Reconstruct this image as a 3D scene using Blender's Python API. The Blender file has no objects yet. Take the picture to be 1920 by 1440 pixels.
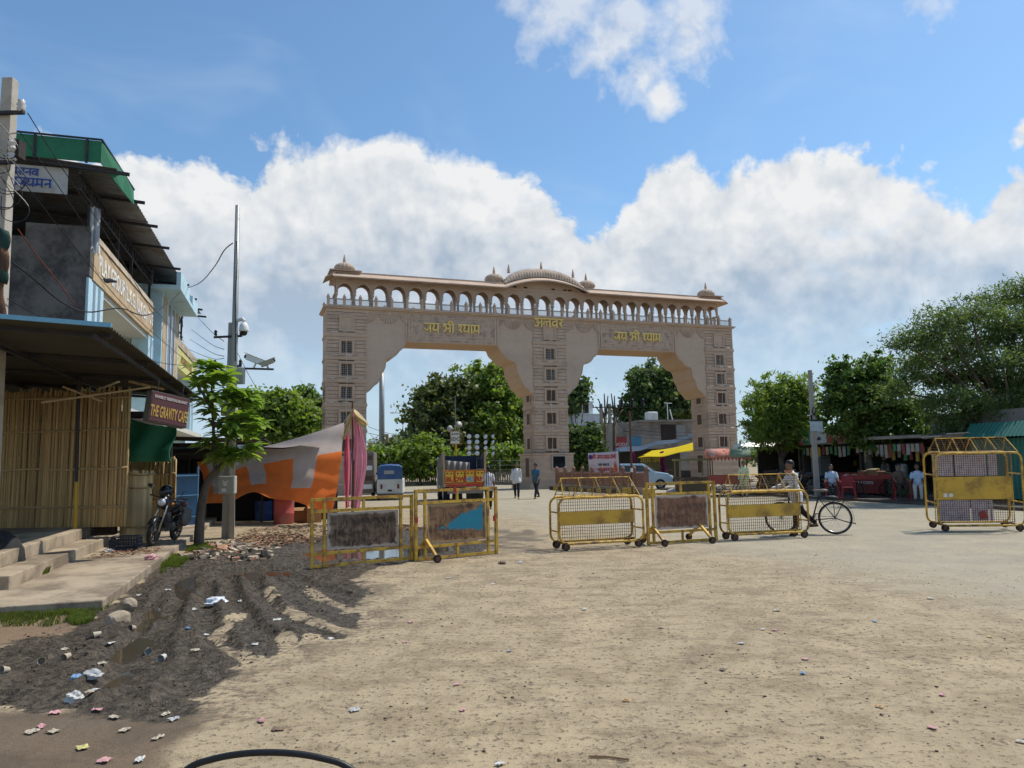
import bpy, bmesh, math, random
import numpy as np
from mathutils import Vector, Matrix
from mathutils.geometry import tessellate_polygon

random.seed(7); rng = np.random.default_rng(7)
R = math.radians
SC = bpy.context.scene
COL = SC.collection

# ------------------------------------------------------------------ camera
FPX, CAMH, PITCH, ROLL = 1380.0, 1.7, math.atan(147 / 1380), R(1.06)
cam = bpy.data.cameras.new('camera'); camo = bpy.data.objects.new('camera', cam); COL.objects.link(camo)
cam.sensor_width = 36; cam.lens = FPX / 1920 * 36; cam.clip_start = .05; cam.clip_end = 3000
_fw = Vector((0, math.cos(PITCH), math.sin(PITCH))); _r0 = Vector((1, 0, 0)); _u0 = Vector((0, -math.sin(PITCH), math.cos(PITCH)))
_rt = _r0 * math.cos(ROLL) - _u0 * math.sin(ROLL); _up = _r0 * math.sin(ROLL) + _u0 * math.cos(ROLL)
camo.matrix_world = Matrix((( _rt.x, _up.x, -_fw.x, 0), (_rt.y, _up.y, -_fw.y, 0), (_rt.z, _up.z, -_fw.z, CAMH), (0, 0, 0, 1)))
SC.camera = camo
CAM = Vector((0, 0, CAMH))

# ------------------------------------------------------------------ light
SUN_AZ, SUN_EL = R(27), R(59)          # azimuth from +X towards +Y
sdir = Vector((math.cos(SUN_EL) * math.cos(SUN_AZ), math.cos(SUN_EL) * math.sin(SUN_AZ), math.sin(SUN_EL)))
sun = bpy.data.lights.new('sun', 'SUN'); sun.energy = 3.8; sun.angle = R(.53); sun.color = (1, .95, .87)
suno = bpy.data.objects.new('sun', sun); COL.objects.link(suno)
suno.rotation_euler = (-sdir).to_track_quat('-Z', 'Y').to_euler()
SC.view_settings.view_transform = 'Standard'; SC.view_settings.look = 'None'
SC.view_settings.exposure = 0.22; SC.view_settings.gamma = 1
SC.cycles.max_bounces = 5; SC.cycles.diffuse_bounces = 3; SC.cycles.transparent_max_bounces = 12
SC.cycles.use_adaptive_sampling = True; SC.cycles.adaptive_threshold = .03
try: SC.cycles.use_denoising = True; SC.cycles.denoiser = 'OPENIMAGEDENOISE'
except Exception: pass

# ------------------------------------------------------------------ pixel helpers (photo 1920x1440)
def ray(x, y): return _fw + _rt * ((x - 960) / FPX) - _up * ((y - 720) / FPX)
def gp(x, y, z=0.0):
    d = ray(x, y); return CAM + d * ((z - CAMH) / d.z)
def dp(x, y, Y):
    d = ray(x, y); return CAM + d * (Y / d.y)

# ------------------------------------------------------------------ sky
W = bpy.data.worlds.new('World'); SC.world = W; W.use_nodes = True
nt = W.node_tree; N = nt.nodes; L = nt.links; N.clear()
def wn(t, **k):
    n = N.new(t)
    for a, b in k.items(): setattr(n, a, b)
    return n
def wmath(op, a, b=None, c=None, clamp=False):
    n = wn('ShaderNodeMath', operation=op); n.use_clamp = clamp
    for i, v in enumerate((a, b, c)):
        if v is None: continue
        if isinstance(v, (int, float)): n.inputs[i].default_value = v
        else: L.new(v, n.inputs[i])
    return n.outputs[0]
def wvec(op, a, b, scale=None):
    n = wn('ShaderNodeVectorMath', operation=op)
    for i, v in enumerate((a, b)):
        if v is None: continue
        if isinstance(v, (tuple, Vector)): n.inputs[i].default_value = tuple(v)
        else: L.new(v, n.inputs[i])
    if scale is not None: n.inputs['Scale'].default_value = scale
    return n.outputs['Value'] if op in ('DISTANCE', 'DOT_PRODUCT', 'LENGTH') else n.outputs['Vector']
def wsmooth(v, a, b):
    n = wn('ShaderNodeMapRange', interpolation_type='SMOOTHSTEP'); L.new(v, n.inputs['Value'])
    n.inputs['From Min'].default_value = a; n.inputs['From Max'].default_value = b
    return n.outputs['Result']
def wnoise(vec, scale, det, rough=.55, dist=0):
    n = wn('ShaderNodeTexNoise'); L.new(vec, n.inputs['Vector']); n.inputs['Scale'].default_value = scale
    n.inputs['Detail'].default_value = det; n.inputs['Roughness'].default_value = rough; n.inputs['Distortion'].default_value = dist
    return n.outputs['Fac']
def wmix(f, a, b):
    n = wn('ShaderNodeMix', data_type='RGBA'); L.new(f, n.inputs[0])
    for i, v in ((6, a), (7, b)):
        if isinstance(v, tuple): n.inputs[i].default_value = v + (1,)
        else: L.new(v, n.inputs[i])
    return n.outputs[2]
sky = wn('ShaderNodeTexSky', sky_type='NISHITA'); sky.sun_disc = False
sky.sun_elevation = SUN_EL; sky.sun_rotation = R(90) - SUN_AZ; sky.air_density = 1.0; sky.dust_density = .7; sky.ozone_density = 2.2
SKYS = .15
d = wn('ShaderNodeTexCoord').outputs['Generated']
dz = wn('ShaderNodeSeparateXYZ'); L.new(d, dz.inputs[0]); el = dz.outputs['Z']
# cumulus bank: its upper edge is a height profile round the horizon, broken up by fractal noise; a few loose puffs above
def bdir(x, y): return ray(x, y).normalized()
TOPS = [(-500, 300), (-200, 330), (20, 330), (75, 262), (140, 262), (195, 285), (240, 300), (340, 305), (395, 285), (450, 330), (475, 345), (525, 270), (640, 285), (705, 262), (790, 280), (880, 285), (950, 300), (1010, 330),
        (1055, 385), (1100, 425), (1150, 425), (1195, 380), (1215, 318), (1290, 312), (1345, 330), (1400, 300), (1455, 268), (1510, 285), (1590, 312), (1680, 318), (1800, 330), (1880, 325), (1990, 330), (2300, 340), (2700, 300)]
fx = wn('ShaderNodeSeparateXYZ'); L.new(d, fx.inputs[0])
az = wmath('ARCTAN2', fx.outputs['X'], fx.outputs['Y'])
fc = wn('ShaderNodeFloatCurve'); cv = fc.mapping.curves[0]
AZ0, AZ1, EL0, EL1 = R(-65), R(65), .0, .55
def ae(x, y):
    v = bdir(x, y); return ((math.atan2(v.x, v.y) - AZ0) / (AZ1 - AZ0), (v.z - EL0) / (EL1 - EL0))
tp = sorted(ae(*p) for p in TOPS)
tp = [(0, tp[0][1])] + [p for p in tp if .01 < p[0] < .99] + [(1, tp[-1][1])]
cv.points[0].location = tp[0]; cv.points[1].location = tp[-1]
for p in tp[1:-1]: cv.points.new(*p)
for p in cv.points: p.handle_type = 'VECTOR'
fc.mapping.extend = 'HORIZONTAL'; fc.mapping.update()
L.new(wmath('MULTIPLY_ADD', az, 1 / (AZ1 - AZ0), -AZ0 / (AZ1 - AZ0)), fc.inputs['Value'])
top = wmath('MULTIPLY_ADD', fc.outputs[0], EL1 - EL0, EL0)
n1 = wnoise(d, 8, 5, .62, .2); n2 = wnoise(d, 24, 4, .60, .1)
bank = wmath('MULTIPLY', wmath('SUBTRACT', top, el), 9.0)
acc = wmath('MINIMUM', bank, .75)
for x, y, r, k in [(1070, -10, 95, .40), (1150, 75, 85, .40), (1200, 125, 65, .36), (1235, 175, 40, .32), (1285, 50, 70, .40), (1740, 5, 75, .10), (1916, 238, 42, .25), (470, 258, 55, .20), (1890, 40, 40, .05)]:
    acc = wmath('MAXIMUM', acc, wmath('MULTIPLY_ADD', wvec('DISTANCE', d, bdir(x, y)), -.40 * FPX / r, k))
acc = wmath('MAXIMUM', acc, -.45)
high = wmath('MULTIPLY_ADD', wnoise(d, 2.3, 3, .5), 1.5, -1.5)
acc = wmath('MAXIMUM', acc, high)
puff = wmath('ADD', wmath('MULTIPLY_ADD', n1, 1.45, -.74), wmath('MULTIPLY_ADD', n2, .60, -.30))
dens = wmath('ADD', acc, puff)
soft = wmath('MULTIPLY_ADD', wsmooth(el, .46, .34), -.20, .34)
cov = wmath('DIVIDE', wmath('ADD', dens, .02), soft, clamp=True)
cov = wmath('MULTIPLY', cov, wmath('MULTIPLY_ADD', wsmooth(el, .40, .55), -.35, 1.0))
gaps = wsmooth(wmath('ADD', wnoise(wvec('MULTIPLY', d, (1, 1, 2.5)), 4.2, 4, .6, .5), wmath('MULTIPLY', el, .55)), .34, .56)
cov = wmath('MULTIPLY', cov, wmath('MULTIPLY_ADD', gaps, .62, .38))
cov = wmath('MULTIPLY', cov, wsmooth(el, -.02, .27))
n1b = wnoise(wvec('ADD', d, wvec('SCALE', sdir, None, .035)), 8, 3, .6, .2); n2b = wnoise(wvec('ADD', d, wvec('SCALE', sdir, None, .012)), 24, 2, .58, .1)
lit = wmath('ADD', wmath('MULTIPLY', wmath('SUBTRACT', n1, n1b), 2.0), wmath('MULTIPLY', wmath('SUBTRACT', n2, n2b), .9))
rim = wsmooth(bank, 1.75, .25)
lit = wmath('ADD', lit, wmath('MULTIPLY_ADD', rim, .72, .16), clamp=True)
ccol = wmix(lit, (.35, .43, .53), (.745, .755, .76))
skyc = wvec('SCALE', wvec('MULTIPLY', sky.outputs['Color'], (.80, 1.0, 1.06)), None, SKYS * .88)
hz = wsmooth(el, .36, -.02)
skyh = wmix(wmath('MULTIPLY', hz, .85), skyc, (.44, .57, .70))
veil = wmath('MULTIPLY', wsmooth(wnoise(wvec('MULTIPLY', d, (1, 1, 2.2)), 2.6, 4, .6, .6), .50, .82), .22)
skyh = wmix(veil, skyh, (.70, .78, .86))
final = wmix(cov, skyh, ccol)
bg = wn('ShaderNodeBackground'); L.new(final, bg.inputs['Color']); bg.inputs['Strength'].default_value = 1.0
L.new(bg.outputs[0], wn('ShaderNodeOutputWorld').inputs[0])
W.cycles.sampling_method = 'MANUAL'; W.cycles.sample_map_resolution = 512

# ------------------------------------------------------------------ materials
MATS = {}
def lin(c):
    return tuple(((v / 255 / 12.92) if v / 255 <= .04045 else ((v / 255 + .055) / 1.055) ** 2.4) for v in c)
class NT:
    def __init__(s, name):
        s.m = bpy.data.materials.new(name); s.m.use_nodes = True; s.t = s.m.node_tree; s.t.nodes.clear()
        s.out = s.n('ShaderNodeOutputMaterial')
    def n(s, t, **k):
        n = s.t.nodes.new(t)
        for a, b in k.items(): setattr(n, a, b)
        return n
    def set(s, sock, v):
        if v is None: return
        if isinstance(v, bpy.types.NodeSocket): s.t.links.new(v, sock)
        elif isinstance(v, tuple) and len(v) == 3 and sock.type == 'RGBA': sock.default_value = v + (1,)
        else: sock.default_value = v
    def math(s, op, a, b=None, c=None, clamp=False):
        n = s.n('ShaderNodeMath', operation=op); n.use_clamp = clamp
        for i, v in enumerate((a, b, c)): s.set(n.inputs[i], v)
        return n.outputs[0]
    def noise(s, vec, scale, det=4, rough=.55, dist=0, out='Fac'):
        n = s.n('ShaderNodeTexNoise'); s.set(n.inputs['Vector'], vec); s.set(n.inputs['Scale'], scale)
        n.inputs['Detail'].default_value = det; n.inputs['Roughness'].default_value = rough; n.inputs['Distortion'].default_value = dist
        return n.outputs[out]
    def ramp(s, v, a, b, lo=0., hi=1.):
        n = s.n('ShaderNodeMapRange', interpolation_type='SMOOTHSTEP'); s.set(n.inputs['Value'], v)
        for k, x in (('From Min', a), ('From Max', b), ('To Min', lo), ('To Max', hi)): n.inputs[k].default_value = x
        return n.outputs['Result']
    def mix(s, f, a, b, mode='MIX'):
        n = s.n('ShaderNodeMix', data_type='RGBA', blend_type=mode); s.set(n.inputs[0], f); s.set(n.inputs[6], a); s.set(n.inputs[7], b)
        return n.outputs[2]
    def coord(s, k='Object', scale=None):
        c = s.n('ShaderNodeTexCoord').outputs[k]
        if scale:
            m = s.n('ShaderNodeMapping'); s.set(m.inputs['Vector'], c); m.inputs['Scale'].default_value = scale; c = m.outputs[0]
        return c
    def bump(s, h, st=.3, dist=.02, normal=None):
        n = s.n('ShaderNodeBump'); s.set(n.inputs['Height'], h); n.inputs['Strength'].default_value = st; n.inputs['Distance'].default_value = dist
        if normal is not None: s.set(n.inputs['Normal'], normal)
        return n.outputs[0]
    def pbr(s, col, rough=.8, metal=0., nrm=None, spec=.4, trans=0, **k):
        n = s.n('ShaderNodeBsdfPrincipled'); s.set(n.inputs['Base Color'], col); s.set(n.inputs['Roughness'], rough); s.set(n.inputs['Metallic'], metal)
        n.inputs['Specular IOR Level'].default_value = spec
        if nrm is not None: s.set(n.inputs['Normal'], nrm)
        for a, b in k.items(): s.set(n.inputs[a.replace('_', ' ')], b)
        return n.outputs[0]
    def done(s, sh):
        s.t.links.new(sh, s.out.inputs['Surface']); return s.m
def sc3(c, k): return tuple(min(1, v * k) for v in c)
def mat(name, col, rough=.8, metal=0., var=.16, scale=3., dirt=None, dirt_amt=.35, dirt_scale=1.6, bump=.15, bscale=45, stretch=None, rnd=.0, spec=.35, fine=.10):
    """general weathered surface: two octaves of tone, dirt patches, fine relief"""
    if name in MATS: return MATS[name]
    t = NT(name); c = t.coord('Object', stretch)
    a = t.noise(c, scale, 5, .6); b = t.noise(c, scale * 9, 3, .6)
    k = t.math('ADD', t.math('MULTIPLY_ADD', a, var * 2.4, 1 - var * 1.2), t.math('MULTIPLY_ADD', b, fine * 2.4, -fine * 1.2))
    if rnd:
        oi = t.n('ShaderNodeObjectInfo').outputs['Random']; k = t.math('MULTIPLY', k, t.math('MULTIPLY_ADD', oi, 2 * rnd, 1 - rnd))
    v = t.n('ShaderNodeCombineXYZ')
    for i in range(3): t.set(v.inputs[i], k)
    base = t.mix(1.0, col, v.outputs[0], 'MULTIPLY')
    rg = rough
    if dirt is not None:
        f = t.ramp(t.math('ADD', t.noise(c, dirt_scale, 6, .65), t.math('MULTIPLY_ADD', b, .2, -.1)), .62 - .28 * dirt_amt - .06, .62 - .28 * dirt_amt + .16)
        base = t.mix(t.math('MULTIPLY', f, min(1, .35 + dirt_amt)), base, dirt)
        if rough < .6: rg = t.math('MULTIPLY_ADD', f, .75 - rough, rough)
    h = t.noise(c, bscale, 4, .6)
    nr = t.bump(h, bump, .01) if bump else None
    MATS[name] = t.done(t.pbr(base, rg, metal, nr, spec)); return MATS[name]

# ------------------------------------------------------------------ mesh builder
class MB:
    def __init__(s): s.v = []; s.f = []; s.mi = []; s.T = None; s.cur = 0
    def add(s, vs, fs):
        o = len(s.v)
        if s.T is not None: vs = [s.T @ Vector(p) for p in vs]
        s.v += [tuple(p) for p in vs]; s.f += [tuple(i + o for i in f) for f in fs]; s.mi += [s.cur] * len(fs); return s
    def box(s, c, d, rot=None):
        x, y, z = d[0] / 2, d[1] / 2, d[2] / 2
        p = [Vector((a, b, e)) for a in (-x, x) for b in (-y, y) for e in (-z, z)]
        if rot is not None:
            m = rot if isinstance(rot, Matrix) else Matrix.Rotation(rot, 3, 'Z'); p = [m @ q for q in p]
        c = Vector(c)
        return s.add([c + q for q in p], [(0, 1, 3, 2), (4, 6, 7, 5), (0, 4, 5, 1), (2, 3, 7, 6), (0, 2, 6, 4), (1, 5, 7, 3)])
    def b2(s, a, b):   # box from min to max corner
        return s.box([(a[i] + b[i]) / 2 for i in range(3)], [abs(b[i] - a[i]) for i in range(3)])
    def cyl(s, p, q, r, r2=None, n=8, cap=True):
        return s.tube([p, q], [r, r if r2 is None else r2], n, cap)
    def bar(s, p, q, w, h=None, up=(0, 0, 1)):   # square section bar
        p, q = Vector(p), Vector(q); d = (q - p).normalized(); u = Vector(up)
        if abs(d.dot(u)) > .95: u = Vector((0, 1, 0))
        x = d.cross(u).normalized(); y = x.cross(d); h = h or w
        vs = [a + x * i * w / 2 + y * j * h / 2 for a in (p, q) for i, j in ((-1, -1), (1, -1), (1, 1), (-1, 1))]
        return s.add(vs, [(3, 2, 1, 0), (4, 5, 6, 7), (0, 1, 5, 4), (1, 2, 6, 5), (2, 3, 7, 6), (3, 0, 4, 7)])
    def tube(s, pts, r, n=6, cap=True, closed=False):
        P = [Vector(p) for p in pts]; m = len(P)
        rr = list(r) if isinstance(r, (list, tuple)) else [r] * m
        vs = []; prev = None
        for i in range(m):
            a = P[(i - 1) % m] if (i > 0 or closed) else P[0]; b = P[(i + 1) % m] if (i < m - 1 or closed) else P[-1]
            d = (b - a)
            d = d.normalized() if d.length > 1e-9 else Vector((0, 0, 1))
            if prev is None:
                u = Vector((0, 0, 1)) if abs(d.z) < .9 else Vector((1, 0, 0)); x = d.cross(u).normalized()
            else:
                x = prev - d * prev.dot(d); x = x.normalized() if x.length > 1e-6 else d.orthogonal().normalized()
            prev = x; y = d.cross(x)
            for k in range(n):
                t = 2 * math.pi * k / n; vs.append(P[i] + (x * math.cos(t) + y * math.sin(t)) * rr[i])
        fs = []
        for i in range(m if closed else m - 1):
            j = (i + 1) % m
            for k in range(n): fs.append((i * n + k, i * n + (k + 1) % n, j * n + (k + 1) % n, j * n + k))
        if cap and not closed: fs += [tuple(range(n - 1, -1, -1)), tuple((m - 1) * n + k for k in range(n))]
        return s.add(vs, fs)
    def lathe(s, prof, n=16, c=(0, 0, 0), ribs=0, amp=0, sq=None):
        c = Vector(c); vs = []; fs = []; m = len(prof)
        for (r, z) in prof:
            for k in range(n):
                t = 2 * math.pi * k / n; q = r * (1 + (amp * abs(math.sin(t * ribs / 2)) - amp / 2 if ribs else 0))
                vs.append(c + Vector((q * math.cos(t), q * math.sin(t), z)))
        for i in range(m - 1):
            for k in range(n): fs.append((i * n + k, i * n + (k + 1) % n, (i + 1) * n + (k + 1) % n, (i + 1) * n + k))
        fs += [tuple(range(n - 1, -1, -1)), tuple((m - 1) * n + k for k in range(n))]
        return s.add(vs, fs)
    def prism(s, poly, f0, f1):   # poly: 2d points, f0/f1 map 2d to 3d for the two ends
        tri = tessellate_polygon([[Vector((p[0], p[1], 0)) for p in poly]]); n = len(poly)
        ar = sum(poly[i][0] * poly[(i + 1) % n][1] - poly[(i + 1) % n][0] * poly[i][1] for i in range(n))
        vs = [f0(*p) for p in poly] + [f1(*p) for p in poly]; fs = []
        for t in tri:
            a, b, c_ = t
            fs.append((a, b, c_)); fs.append((a + n, c_ + n, b + n))
        for i in range(n): fs.append((i, (i + 1) % n, (i + 1) % n + n, i + n))
        return s.add(vs, fs)
    def pxz(s, poly, y0, y1): return s.prism(poly, lambda a, b: (a, y0, b), lambda a, b: (a, y1, b))
    def pyz(s, poly, x0, x1): return s.prism(poly, lambda a, b: (x0, a, b), lambda a, b: (x1, a, b))
    def pxy(s, poly, z0, z1): return s.prism(poly, lambda a, b: (a, b, z0), lambda a, b: (a, b, z1))
    def sheet(s, fn, nu, nv, th=0.):
        vs = [Vector(fn(i / nu, j / nv)) for j in range(nv + 1) for i in range(nu + 1)]
        fs = [(j * (nu + 1) + i, j * (nu + 1) + i + 1, (j + 1) * (nu + 1) + i + 1, (j + 1) * (nu + 1) + i) for j in range(nv) for i in range(nu)]
        return s.add(vs, fs)
    def ell(s, c, r, n=12, m=8, rot=None):
        vs = [Vector((0, 0, -1))]; fs = []
        for j in range(1, m):
            p = math.pi * j / m - math.pi / 2
            for k in range(n):
                t = 2 * math.pi * k / n; vs.append(Vector((math.cos(p) * math.cos(t), math.cos(p) * math.sin(t), math.sin(p))))
        vs.append(Vector((0, 0, 1))); e = len(vs) - 1
        for k in range(n): fs.append((0, 1 + (k + 1) % n, 1 + k)); fs.append((e, e - n + k, e - n + (k + 1) % n))
        for j in range(m - 2):
            for k in range(n): fs.append((1 + j * n + k, 1 + j * n + (k + 1) % n, 1 + (j + 1) * n + (k + 1) % n, 1 + (j + 1) * n + k))
        rr = Vector(r) if not isinstance(r, (int, float)) else Vector((r, r, r)); c = Vector(c)
        vs = [Vector((p.x * rr.x, p.y * rr.y, p.z * rr.z)) for p in vs]
        if rot is not None: vs = [rot @ p for p in vs]
        return s.add([c + p for p in vs], fs)
    def mesh(s, name, mats, smooth=False):
        me = bpy.data.meshes.new(name); me.from_pydata(s.v, [], s.f)
        bm = bmesh.new(); bm.from_mesh(me); bmesh.ops.recalc_face_normals(bm, faces=bm.faces); bm.to_mesh(me); bm.free()
        ms = mats if isinstance(mats, (list, tuple)) else [mats]
        for m in ms: me.materials.append(m)
        if len(ms) > 1: me.polygons.foreach_set('material_index', s.mi)
        if smooth: me.polygons.foreach_set('use_smooth', [True] * len(me.polygons))
        return me
    def obj(s, name, mats, parent=None, smooth=False, bevel=0, label=None, edge=None, solid=0):
        me = s.mesh(name, mats, smooth or edge is not None); o = put(name, me, parent)
        if edge is not None:
            bm = bmesh.new(); bm.from_mesh(me)
            for e in bm.edges: e.smooth = not (len(e.link_faces) == 2 and e.calc_face_angle(0) > R(edge))
            bm.to_mesh(me); bm.free()
        if solid:
            m = o.modifiers.new('solid', 'SOLIDIFY'); m.thickness = solid; m.offset = 0
        if bevel:
            m = o.modifiers.new('bevel', 'BEVEL'); m.width = bevel; m.segments = 2; m.limit_method = 'ANGLE'; m.angle_limit = R(50)
        if label: o['label'] = label
        return o
def put(name, data, parent=None, loc=None, rot=None):
    o = bpy.data.objects.new(name, data); COL.objects.link(o)
    if parent is not None: o.parent = parent
    if loc is not None: o.location = loc
    if rot is not None: o.rotation_euler = rot
    return o
def tag(o, label, cat, group=None):
    o['label'] = label; o['category'] = cat
    if group: o['group'] = group
    return o
def thing(name, label, cat, loc=(0, 0, 0), rz=0., group=None):
    o = put(name, None, None, loc, (0, 0, rz)); o.empty_display_size = .2
    return tag(o, label, cat, group)
def struct(o): o['kind'] = 'structure'; return o
def stuff(o): o['kind'] = 'stuff'; return o
def tree_copy(o, parent=None):
    c = o.copy(); COL.objects.link(c); c.parent = parent
    for ch in o.children: tree_copy(ch, c)
    return c
def rotm(ax, ang): return Matrix.Rotation(ang, 3, ax)
def lerp(a, b, t): return a + (b - a) * t
def frame(thdeg, ox=0, oy=0):
    return Matrix.Translation((ox, oy, 0)) @ Matrix.Rotation(R(thdeg), 4, 'Z')
def text_mesh(txt, size, ext=.01, mats=None, name='lettering', shear=0, spacing=1, xscale=1, bold=0):
    cu = bpy.data.curves.new(name, 'FONT'); cu.body = txt; cu.size = size; cu.extrude = ext; cu.align_x = 'CENTER'; cu.align_y = 'CENTER'
    cu.shear = shear; cu.space_character = spacing; cu.offset = bold; cu.resolution_u = 3
    o = bpy.data.objects.new(name, cu); COL.objects.link(o)
    dg = bpy.context.evaluated_depsgraph_get(); me = bpy.data.meshes.new_from_object(o.evaluated_get(dg))
    bpy.data.objects.remove(o); bpy.data.curves.remove(cu)
    if xscale != 1: me.transform(Matrix.Diagonal((xscale, 1, 1, 1)))
    me.materials.clear()
    if mats: me.materials.append(mats)
    me.name = name
    return me
# Devanagari strokes: unit height, head line at y = 1
DV = {
 'ja': (.92, [[(.72, 1), (.72, 0)], [(.72, .6), (.5, .6), (.54, .42), (.42, .24), (.25, .2), (.1, .3), (.05, .46)]]),
 'ya': (.92, [[(.74, 1), (.74, 0)], [(.1, .86), (.26, .8), (.27, .62), (.12, .5), (.12, .32), (.3, .2), (.55, .24), (.74, .42)]]),
 'shra': (1.06, [[(.88, 1), (.88, 0)], [(.08, .62), (.12, .80), (.28, .86), (.42, .76), (.40, .60), (.26, .50)], [(.26, .50), (.88, .50)], [(.52, .50), (.38, .28), (.08, .08)]]),
 'ii': (.42, [[(.2, 1), (.2, 0)], [(.2, 1), (.14, 1.24), (-.12, 1.36), (-.34, 1.22), (-.4, 1.0)]]),
 'sh': (.6, [[(.08, .7), (.2, .86), (.38, .84), (.42, .64), (.28, .5), (.1, .42), (.3, .36), (.46, .06)]]),
 'aa': (.34, [[(.18, 1), (.18, 0)]]),
 'ma': (.92, [[(.74, 1), (.74, 0)], [(.24, 1), (.24, .36), (.12, .16), (.05, .3), (.24, .36), (.74, .36)]]),
 'a': (1.12, [[(.92, 1), (.92, 0)], [(.08, .84), (.25, .95), (.42, .84), (.4, .64), (.22, .54), (.46, .46), (.48, .22), (.28, .06), (.06, .2)], [(.26, .54), (.92, .5)]]),
 'la': (1.05, [[(.86, 1), (.86, 0)], [(.05, .3), (.12, .6), (.28, .68), (.42, .5), (.42, .22)], [(.42, .5), (.58, .7), (.86, .62)]]),
 'va': (.9, [[(.72, 1), (.72, 0)], [(.72, .66), (.4, .74), (.14, .58), (.12, .36), (.3, .2), (.5, .26), (.72, .44)]]),
 'ra': (.7, [[(.3, 1), (.46, .78), (.38, .58), (.12, .54), (.5, .06)]]),
 'ga': (.86, [[(.7, 1), (.7, 0)], [(.32, 1), (.32, .42), (.2, .3), (.1, .42)]]),
 'na': (.84, [[(.68, 1), (.68, 0)], [(.68, .5), (.26, .5), (.14, .38), (.26, .28)]]),
 'ka': (1.05, [[(.5, 1), (.5, 0)], [(.5, .66), (.2, .66), (.1, .46), (.26, .3), (.5, .5), (.8, .66), (.92, .5), (.78, .28)]]),
 'e': (0, [[(-.2, 1), (-.48, 1.36)]]),
 'sp': (.4, None)}
def dev_text(mb, words, h, y, th=.13, depth=.05, origin=(0, 0), centre=True):
    """stroke lettering standing in the local x/z plane, front towards -y"""
    wtot = sum(DV[g][0] for g in words) * h; x = origin[0] - (wtot / 2 if centre else 0); z0 = origin[1]
    def stroke(pts, w):
        for (p, q) in zip(pts, pts[1:]):
            mb.bar((p[0], y, p[1]), (q[0], y, q[1]), w, depth, up=(0, 1, 0))
    run = None
    for g in words + ['sp']:
        w, st = DV[g]
        if st is None:
            if run is not None: stroke([(run, z0 + h), (x, z0 + h)], th * h)
            run = None
        else:
            if run is None: run = x
            for l in st: stroke([(x + a * h, z0 + b * h) for a, b in l], th * h * 1.15)
        x += w * h
    return mb
JAI = ['ja', 'ya', 'sp', 'shra', 'ii', 'sp', 'sh', 'ya', 'aa', 'ma']
ALW = ['a', 'la', 'va', 'ra']
# ------------------------------------------------------------------ ground: one sheet to the horizon
def poly_sd(px, py, poly):
    """signed distance (negative inside) of numpy points to a polygon"""
    d2 = np.full(px.shape, 1e9); inside = np.zeros(px.shape, bool); n = len(poly)
    for i in range(n):
        x1, y1 = poly[i]; x2, y2 = poly[(i + 1) % n]
        ex, ey = x2 - x1, y2 - y1; wx, wy = px - x1, py - y1
        t = np.clip((wx * ex + wy * ey) / (ex * ex + ey * ey + 1e-12), 0, 1)
        d2 = np.minimum(d2, (wx - ex * t) ** 2 + (wy - ey * t) ** 2)
        c = ((y1 > py) != (y2 > py)) & (px < (x2 - x1) * (py - y1) / (y2 - y1 + 1e-12) + x1); inside ^= c
    return np.sqrt(d2) * np.where(inside, -1, 1)
def path_d(px, py, pts):
    d2 = np.full(px.shape, 1e9)
    for (x1, y1), (x2, y2) in zip(pts, pts[1:]):
        ex, ey = x2 - x1, y2 - y1; t = np.clip(((px - x1) * ex + (py - y1) * ey) / (ex * ex + ey * ey + 1e-12), 0, 1)
        d2 = np.minimum(d2, (px - x1 - ex * t) ** 2 + (py - y1 - ey * t) ** 2)
    return np.sqrt(d2)
def vnoise(x, y, s, seed=0):
    """smooth value noise, numpy"""
    r = np.random.default_rng(seed); tab = r.random((256, 256)); x = x * s; y = y * s
    xi = np.floor(x).astype(int); yi = np.floor(y).astype(int); fx = x - xi; fy = y - yi
    fx = fx * fx * (3 - 2 * fx); fy = fy * fy * (3 - 2 * fy); g = lambda a, b: tab[a % 256, b % 256]
    return (g(xi, yi) * (1 - fx) + g(xi + 1, yi) * fx) * (1 - fy) + (g(xi, yi + 1) * (1 - fx) + g(xi + 1, yi + 1) * fx) * fy
def fbm(x, y, s, o=4, seed=0):
    a = 0; k = .5
    for i in range(o): a = a + k * vnoise(x, y, s * 2 ** i, seed + i); k *= .5
    return a / (1 - .5 ** o)
def gpl(pts): return [tuple(gp(*p)[:2]) for p in pts]
MUD = gpl([(-60, 1225), (60, 1195), (150, 1180), (212, 1130), (300, 1052), (345, 1040), (430, 1034), (520, 1018), (600, 1008), (700, 996), (790, 992), (860, 1002), (920, 1022),
           (885, 1040), (800, 1052), (720, 1062), (676, 1074), (668, 1096), (690, 1112), (655, 1140), (672, 1176), (640, 1198), (560, 1214), (500, 1232), (440, 1258), (385, 1288), (352, 1330), (300, 1345), (180, 1340), (60, 1335), (-80, 1330)])
DAMP = gpl([(-150, 1320), (100, 1325), (300, 1320), (360, 1322), (378, 1362), (330, 1400), (300, 1470), (-200, 1520)])
SOIL = gpl([(-200, 1150), (190, 1130), (160, 1185), (40, 1205), (-200, 1240)])
ROAD = gpl([(700, 945), (960, 962), (1240, 1010), (1500, 1050), (1900, 1130), (2600, 1180), (5200, 1010), (4000, 930), (1400, 905), (1000, 900), (700, 905), (600, 930)])
STAIN = gpl([(760, 1010), (900, 985), (1030, 995), (1010, 1035), (900, 1046)])
TRK = [gpl(t) for t in ([(505, 1105), (520, 1130), (560, 1155), (620, 1175), (690, 1195), (760, 1215)], [(408, 1190), (430, 1170), (450, 1150)],
       [(405, 1190), (435, 1215), (480, 1238), (540, 1250)], [(570, 1100), (600, 1122), (650, 1140), (700, 1150)], [(535, 1190), (545, 1215), (530, 1235)], [(590, 1190), (580, 1215), (560, 1230)])]
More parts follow.
